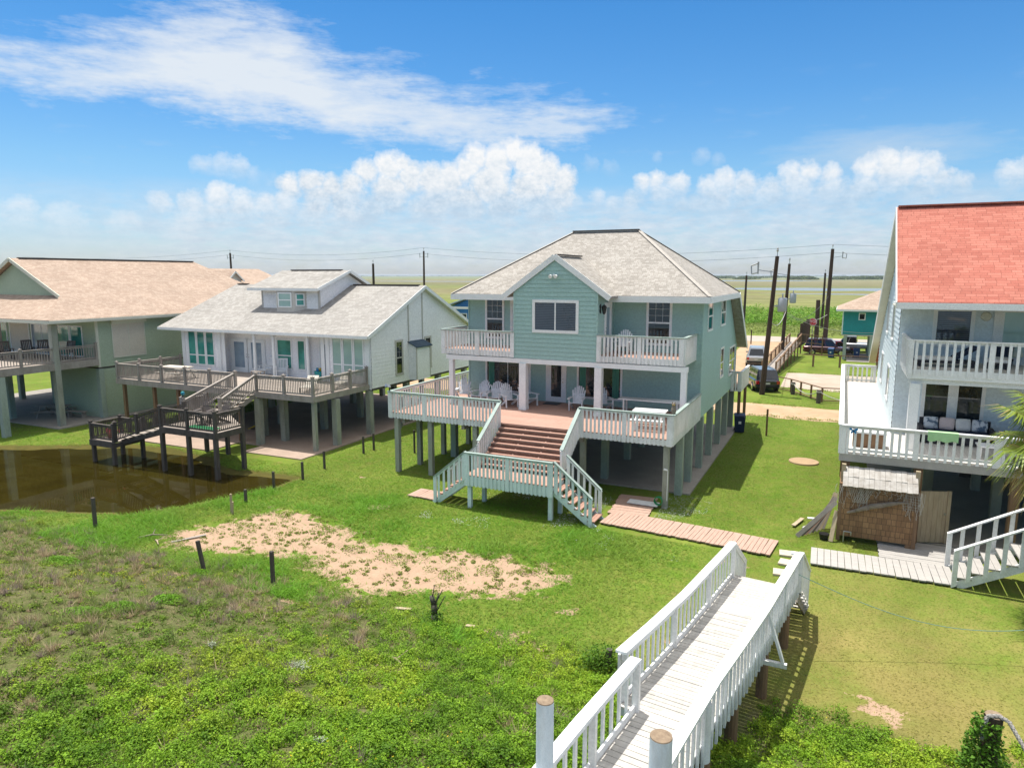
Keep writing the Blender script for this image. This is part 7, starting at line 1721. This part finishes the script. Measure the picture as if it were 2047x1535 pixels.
H = small_house('beach_house', 'tan roofed house with a small arched gable window, behind the sage green house', -79, -61, 54, 69, 3.0, 6.4, 9.82, 'greensiding', 'rooftan', 'y')
gx, gy = -65.4, 61.1; dp = right(gx); mb = MB(); siding(mb, dp, [(gy - 1., 7.7), (gy + 1., 7.7), (gy + 1., 8.6), (gy, 9.4), (gy - 1., 8.6)], .2); mb.box(gx - 3, gx - .02, gy - .99, gy + .99, 7.5, 8.5); dm = mb.build('dormer', 'tanlight', H)
mb = MB(); mb.slab([(gx + .25, gy - 1.25, 8.45), (gx + .25, gy, 9.55), (gx - 3.6, gy, 9.55), (gx - 1.2, gy - 1.25, 8.45)], .1); mb.slab([(gx + .25, gy, 9.55), (gx + .25, gy + 1.25, 8.45), (gx - 1.2, gy + 1.25, 8.45), (gx - 3.6, gy, 9.55)], .1); mb.build('dormer_roof', 'rooftan', dm)
mb = MB(); mb.beam((gx + .28, gy, 9.42), (gx + .28, gy - 1.27, 8.3), .05, .16); mb.beam((gx + .28, gy, 9.42), (gx + .28, gy + 1.27, 8.3), .05, .16)
mb.add([dp(gy + .62 * math.cos(R(180 * i / 12)), 8.0 + .62 * math.sin(R(180 * i / 12)), .05) for i in range(13)], [tuple(range(13))]); mb.build('trim', 'whitec', dm)
mb = MB(); mb.add([dp(gy + .48 * math.cos(R(180 * i / 12)), 8.05 + .48 * math.sin(R(180 * i / 12)), .07) for i in range(13)], [tuple(range(13))]); mb.build('arched_pane', 'glass', dm)
# ---------------------------------------------------------------- utility poles and wires
pg = 'utility poles along the road'
TOP = {}
def pole(key, x, y, h, r, label, lean=(0, 0), kit='plain', side=-1):
    t = thing('utility_pole', label, 'utility pole', (x, y, 0), 0, pg); tx, ty = x + lean[0], y + lean[1]
    mb = MB(); n = 5
    for i in range(n): a, b = i / n, (i + 1) / n; mb.cyl((x + lean[0] * a, y + lean[1] * a, h * a - (.3 if i == 0 else 0)), (x + lean[0] * b, y + lean[1] * b, h * b), r * (1 - .35 * a), r * (1 - .35 * b), 10)
    mb.build('pole', 'polewood', t)
    mb = MB(); mb.cyl((tx, ty, h), (tx, ty, h + .35), .035, .03, 6); mb.lathe([(0, .3), (.06, .34), (.09, .42), (.05, .5), (.08, .55), (.03, .64), (0, .66)], (tx, ty, h), 8); mb.build('insulator', 'metal', t)
    if kit in ('arms', 'switch', 'trans'):
        arms = [(-1, .9), (1, .9)] if kit == 'arms' else [(side, 1.3)]
        for s, d in arms:
            mb = MB(); mb.beam((tx, ty, h - 1.2), (tx + s * d, ty, h - 1.0), .06, .06); mb.cyl((tx + s * d, ty, h - 1.3), (tx + s * d, ty, h - .4), .05, .07, 7)
            if kit != 'arms': mb.tube([(tx + s * d, ty, h - .5), (tx + s * (d + .5), ty, h - .7), (tx + s * (d + .45), ty, h - 1.3), (tx + s * d, ty, h - 1.2)], .05, 5)
            mb.build('switch_arm', 'metal', t)
    if kit == 'trans':
        mb = MB(); mb.lathe([(0, 0), (.28, .02), (.32, .1), (.32, .95), (.26, 1.05), (0, 1.08)], (tx + .55, ty - .1, h - 4.1), 14); mb.cyl((tx + .55, ty - .1, h - 3.05), (tx + .55, ty - .1, h - 2.75), .05, .05, 6); mb.box(tx, tx + .3, ty - .14, ty - .06, h - 3.7, h - 3.6); mb.build('transformer', 'transf', t, True, True)
    TOP[key] = (tx, ty, h + .6)
    return t
M['transf'] = flat('grey_transformer', (.36, .40, .43), .5)
pole('a', -5.24, 55.6, 10.4, .21, 'tall leaning brown pole beside the navy SUV, with a side switch and transformer', (.55, 0), 'trans')
pole('b', -5.68, 79.1, 10.2, .21, 'brown pole with transformer between the side road and the wooden ramp', (.25, 0), 'trans')
pole('c', -2.11, 107, 12.6, .33, 'thickest dark pole by the road, tallest on the right', (.2, 0), 'switch', 1)
pole('d', -3.2, 130, 9.4, .24, 'slim dark pole just left of the thickest one, farther off', (0, 0))
pole('e', -16.1, 131, 9.0, .25, 'dark pole right beside the seafoam house roof edge', (.1, 0), 'plain')
pole('f', -73.4, 115, 13.6, .25, 'pole with side insulators rising behind the white house ridge', (.1, 0), 'arms')
pole('g', -70.4, 95, 10.9, .27, 'bare dark pole behind the white house, left of the one with insulators', (.0, 0))
pole('h', -123.8, 115, 13.9, .3, 'pole with side insulators behind the tan roofs', (-.1, 0), 'arms')
pole('i', -118.6, 150, 9.6, .22, 'tiny distant pole seen over the dormer roof', (0, 0))
TOP['x'] = (60, 112, 13.2); TOP['w'] = (-200, 115, 14)
def wirerun(a, b, sag, dz, label, r=.022):
    A, B = Vector(TOP[a]), Vector(TOP[b]); mb = MB(); n = 20
    mb.tube([A + (B - A) * (i / n) + Vector((0, 0, dz - sag * 4 * (i / n) * (1 - i / n))) for i in range(n + 1)], r, 4); tag(mb.build('power_line', 'wire'), label, 'power line', 'power lines across the sky')
wirerun('w', 'h', 1.2, 0, 'upper power line leaving the frame at left'); wirerun('w', 'h', 1.2, -1.0, 'lower power line leaving the frame at left')
wirerun('h', 'f', 1.2, 0, 'upper power line above the white house roof'); wirerun('h', 'f', 1.3, -1.0, 'lower power line above the white house roof')
wirerun('f', 'c', 1.4, 0, 'upper power line passing behind the seafoam house roof'); wirerun('f', 'c', 1.5, -1.1, 'lower power line passing behind the seafoam house roof')
wirerun('c', 'x', 1.0, 0, 'upper power line from the thickest pole to the right'); wirerun('c', 'x', 1.1, -1.1, 'lower power line from the thickest pole to the right')
def cable(p, q, sag, label, mat='cablewhite', r=.03):
    A, B = Vector(p), Vector(q); mb = MB(); n = 14; mb.tube([A + (B - A) * (i / n) - Vector((0, 0, sag * 4 * (i / n) * (1 - i / n))) for i in range(n + 1)], r, 4); tag(mb.build('service_cable', mat), label, 'cable', 'slack service cables between poles')
cable((-4.9, 55.6, 5.6), (-5.5, 79, 5.3), .8, 'pale slack cable between the two leaning brown poles'); cable((-5.5, 79.1, 5.2), (-2.0, 107, 3.6), .9, 'pale cable running from the second brown pole to the thickest pole'); cable((-2., 107, 6.2), (-5.5, 79, 4.5), 1.2, 'thin cable crossing between the second brown pole and the thickest pole', 'wire', .02); cable((-5.5, 79.1, 4.9), (3.3, 83, 3.0), .6, 'pale cable from the second brown pole to the teal house')
# short stub pole and row of old piles by the road
t = thing('stub_pole', 'cut-off dark pole left of the thickest pole', 'utility pole', (-3.24, 107.2, 0)); mb = MB(); mb.cyl((-3.24, 107.2, -.2), (-3.3, 107.2, 5.6), .32, .27, 10); mb.build('pole', 'polewood', t)
r = random.Random(6)
for i in range(9):
    y = 94.5 + i * 1.6; h = 2.6 + .5 * r.random() if 1 < i else 1.7; mb = MB(); x = -4.9 + i * .07; mb.cyl((x, y, -.2), (x + .05 * r.random(), y, h), .24, .22, 9)
    tag(mb.build('old_piling', 'polewood'), 'old dark piling in the row leading to the road, in front of the stop sign', 'piling', 'row of old pilings')
t = thing('stop_sign', 'red octagonal stop sign by the road behind the old pilings', 'sign', (-3.78, 106.2, 0)); mb = MB(); mb.box(-.04, .04, -.03, .03, 0, 2.5); mb.build('post', 'metal', t, False)
oc = lambda rr, y: [(rr * math.cos(R(22.5 + 45 * i)), y, 2.55 + rr * math.sin(R(22.5 + 45 * i))) for i in range(8)]
def octp(rr, y0, y1): m = MB(); m.add(oc(rr, y0) + oc(rr, y1), [tuple(range(8)), tuple(range(15, 7, -1))] + [(i, (i + 1) % 8, 8 + (i + 1) % 8, 8 + i) for i in range(8)]); return m
octp(.56, -.05, -.032).build('sign_border', 'whitep', t, False); octp(.51, -.062, -.052).build('sign_face', 'redsign', t, False)
cu = bpy.data.curves.new('lettering', 'FONT'); cu.body = 'STOP'; cu.size = .40; cu.align_x = 'CENTER'; cu.align_y = 'CENTER'; cu.extrude = .004; cu.materials.append(M['whitep']); tmp = bpy.data.objects.new('lettering_curve', cu); lm = bpy.data.meshes.new_from_object(tmp); bpy.data.objects.remove(tmp); lm.materials.clear(); lm.materials.append(M['whitep']); o = bpy.data.objects.new('lettering', lm); COL.objects.link(o); o.parent = t; o.location = (0, -.07, 2.55); o.rotation_euler = (R(90), 0, 0)
# wooden ramp rail and rail fences
def railfence(name, label, pts, h, mat, rails=(1.,), step=2.0, r=.07, group='wooden rail fences'):
    t = thing(name, label, 'fence', (pts[0][0], pts[0][1], 0), 0, group)
    for a, b in zip(pts[:-1], pts[1:]):
        a, b = Vector(a), Vector(b); n = max(1, round((b - a).length / step)); 
        for i in range(n + (1 if b == Vector(pts[-1]) else 0)): c = a + (b - a) * i / n; mb = MB(); mb.box(c.x - r, c.x + r, c.y - r, c.y + r, -.2, h); mb.build('post', mat, t)
        for f in rails: mb = MB(); mb.beam((a.x, a.y, h * f + .03), (b.x, b.y, h * f + .03), .12, .06); mb.build('rail', mat, t)
    return t
railfence('rail_fence', 'long thin rail fence in front of the teal house', [(-5.2, 75.0), (-2.4, 75.1), (.0, 75.4), (6.5, 75.6)], 1.15, 'brownwood', (1.,), 2.7, .09)
railfence('rail_fence', 'low rail fence along the shell lot nearest the navy SUV', [(-4.4, 58.7), (-3.3, 57.6), (-1.0, 54.0), (1.6, 54.4)], 1.0, 'brownwood', (1., .1), 1.7, .07)
t = thing('wooden_ramp', 'weathered wooden ramp with slatted railings rising toward the road', 'ramp', (-4.8, 68, 0)); P0, P1 = Vector((-5.2, 66.6, .25)), Vector((-4.1, 84.6, 1.5))
mb = MB(); mb.beam(P0 - Vector((.6, 0, 0)), P1 - Vector((.6, 0, 0)), 1.2, .12); mb.build('ramp_deck', 'greywood', t)
for dx in (0, -1.2): rail2(t, P0 + Vector((dx, 0, 0)), P1 + Vector((dx, 0, 0)), 1.0, .55, mat='brownwood', posts=8, finial=False, drop=1.2)
rail2(t, P1, P1 + Vector((2.2, .3, -.2)), 1.0, .5, mat='brownwood', posts=3, finial=False, drop=1.2)
gb = 'short bollards strung with rope'
B = []
for i, (x, y) in enumerate(((-3.1, 56.6), (-1.2, 53.4), (2.4, 51.9))):
    t = thing('rope_bollard', ['short dark bollard behind the navy SUV, holding a pale rope', 'short thick bollard at the corner of the low rail fence, rope tied on', 'short bollard hidden beside the right deck, end of the pale rope'][i], 'bollard', (x, y, 0), 0, gb); mb = MB(); mb.cyl((x, y, -.2), (x, y, .95), .16, .15, 10); mb.build('post', 'darkwood', t); mb = MB(); mb.cyl((x, y, .78), (x, y, .88), .175, .175, 10); mb.build('rope_wrap', 'cablewhite', t); B.append((x, y, .85))
for a, b, lab in ((B[0], B[1], 'pale slack rope between the two bollards near the navy SUV'), (B[1], B[2], 'pale slack rope from the corner bollard toward the right deck')):
    for dz in (0,): A, Q = Vector(a), Vector(b); mb = MB(); mb.tube([A + (Q - A) * (i / 12) - Vector((0, 0, .45 * 4 * (i / 12) * (1 - i / 12))) for i in range(13)], .03, 5); tag(mb.build('barrier_rope', 'cablewhite'), lab, 'rope', 'barrier ropes')
# ---------------------------------------------------------------- the sea air between here and the far shore
def haze():
    mb = MB(); mb.box(-9500, 9500, -300, 11000, -1.5, 16.5); m = bpy.data.materials.new('sea_haze'); nt, n, l, bs = nodes(m); out = n.get('Material Output'); n.remove(bs)
    v = nt.nodes.new('ShaderNodeVolumePrincipled'); v.inputs['Color'].default_value = (.80, .90, 1., 1); v.inputs['Density'].default_value = .00009; l.new(v.outputs[0], out.inputs['Volume'])
    struct(mb.build('haze', m), 'stuff')
haze()
S.cycles.volume_bounces = 0
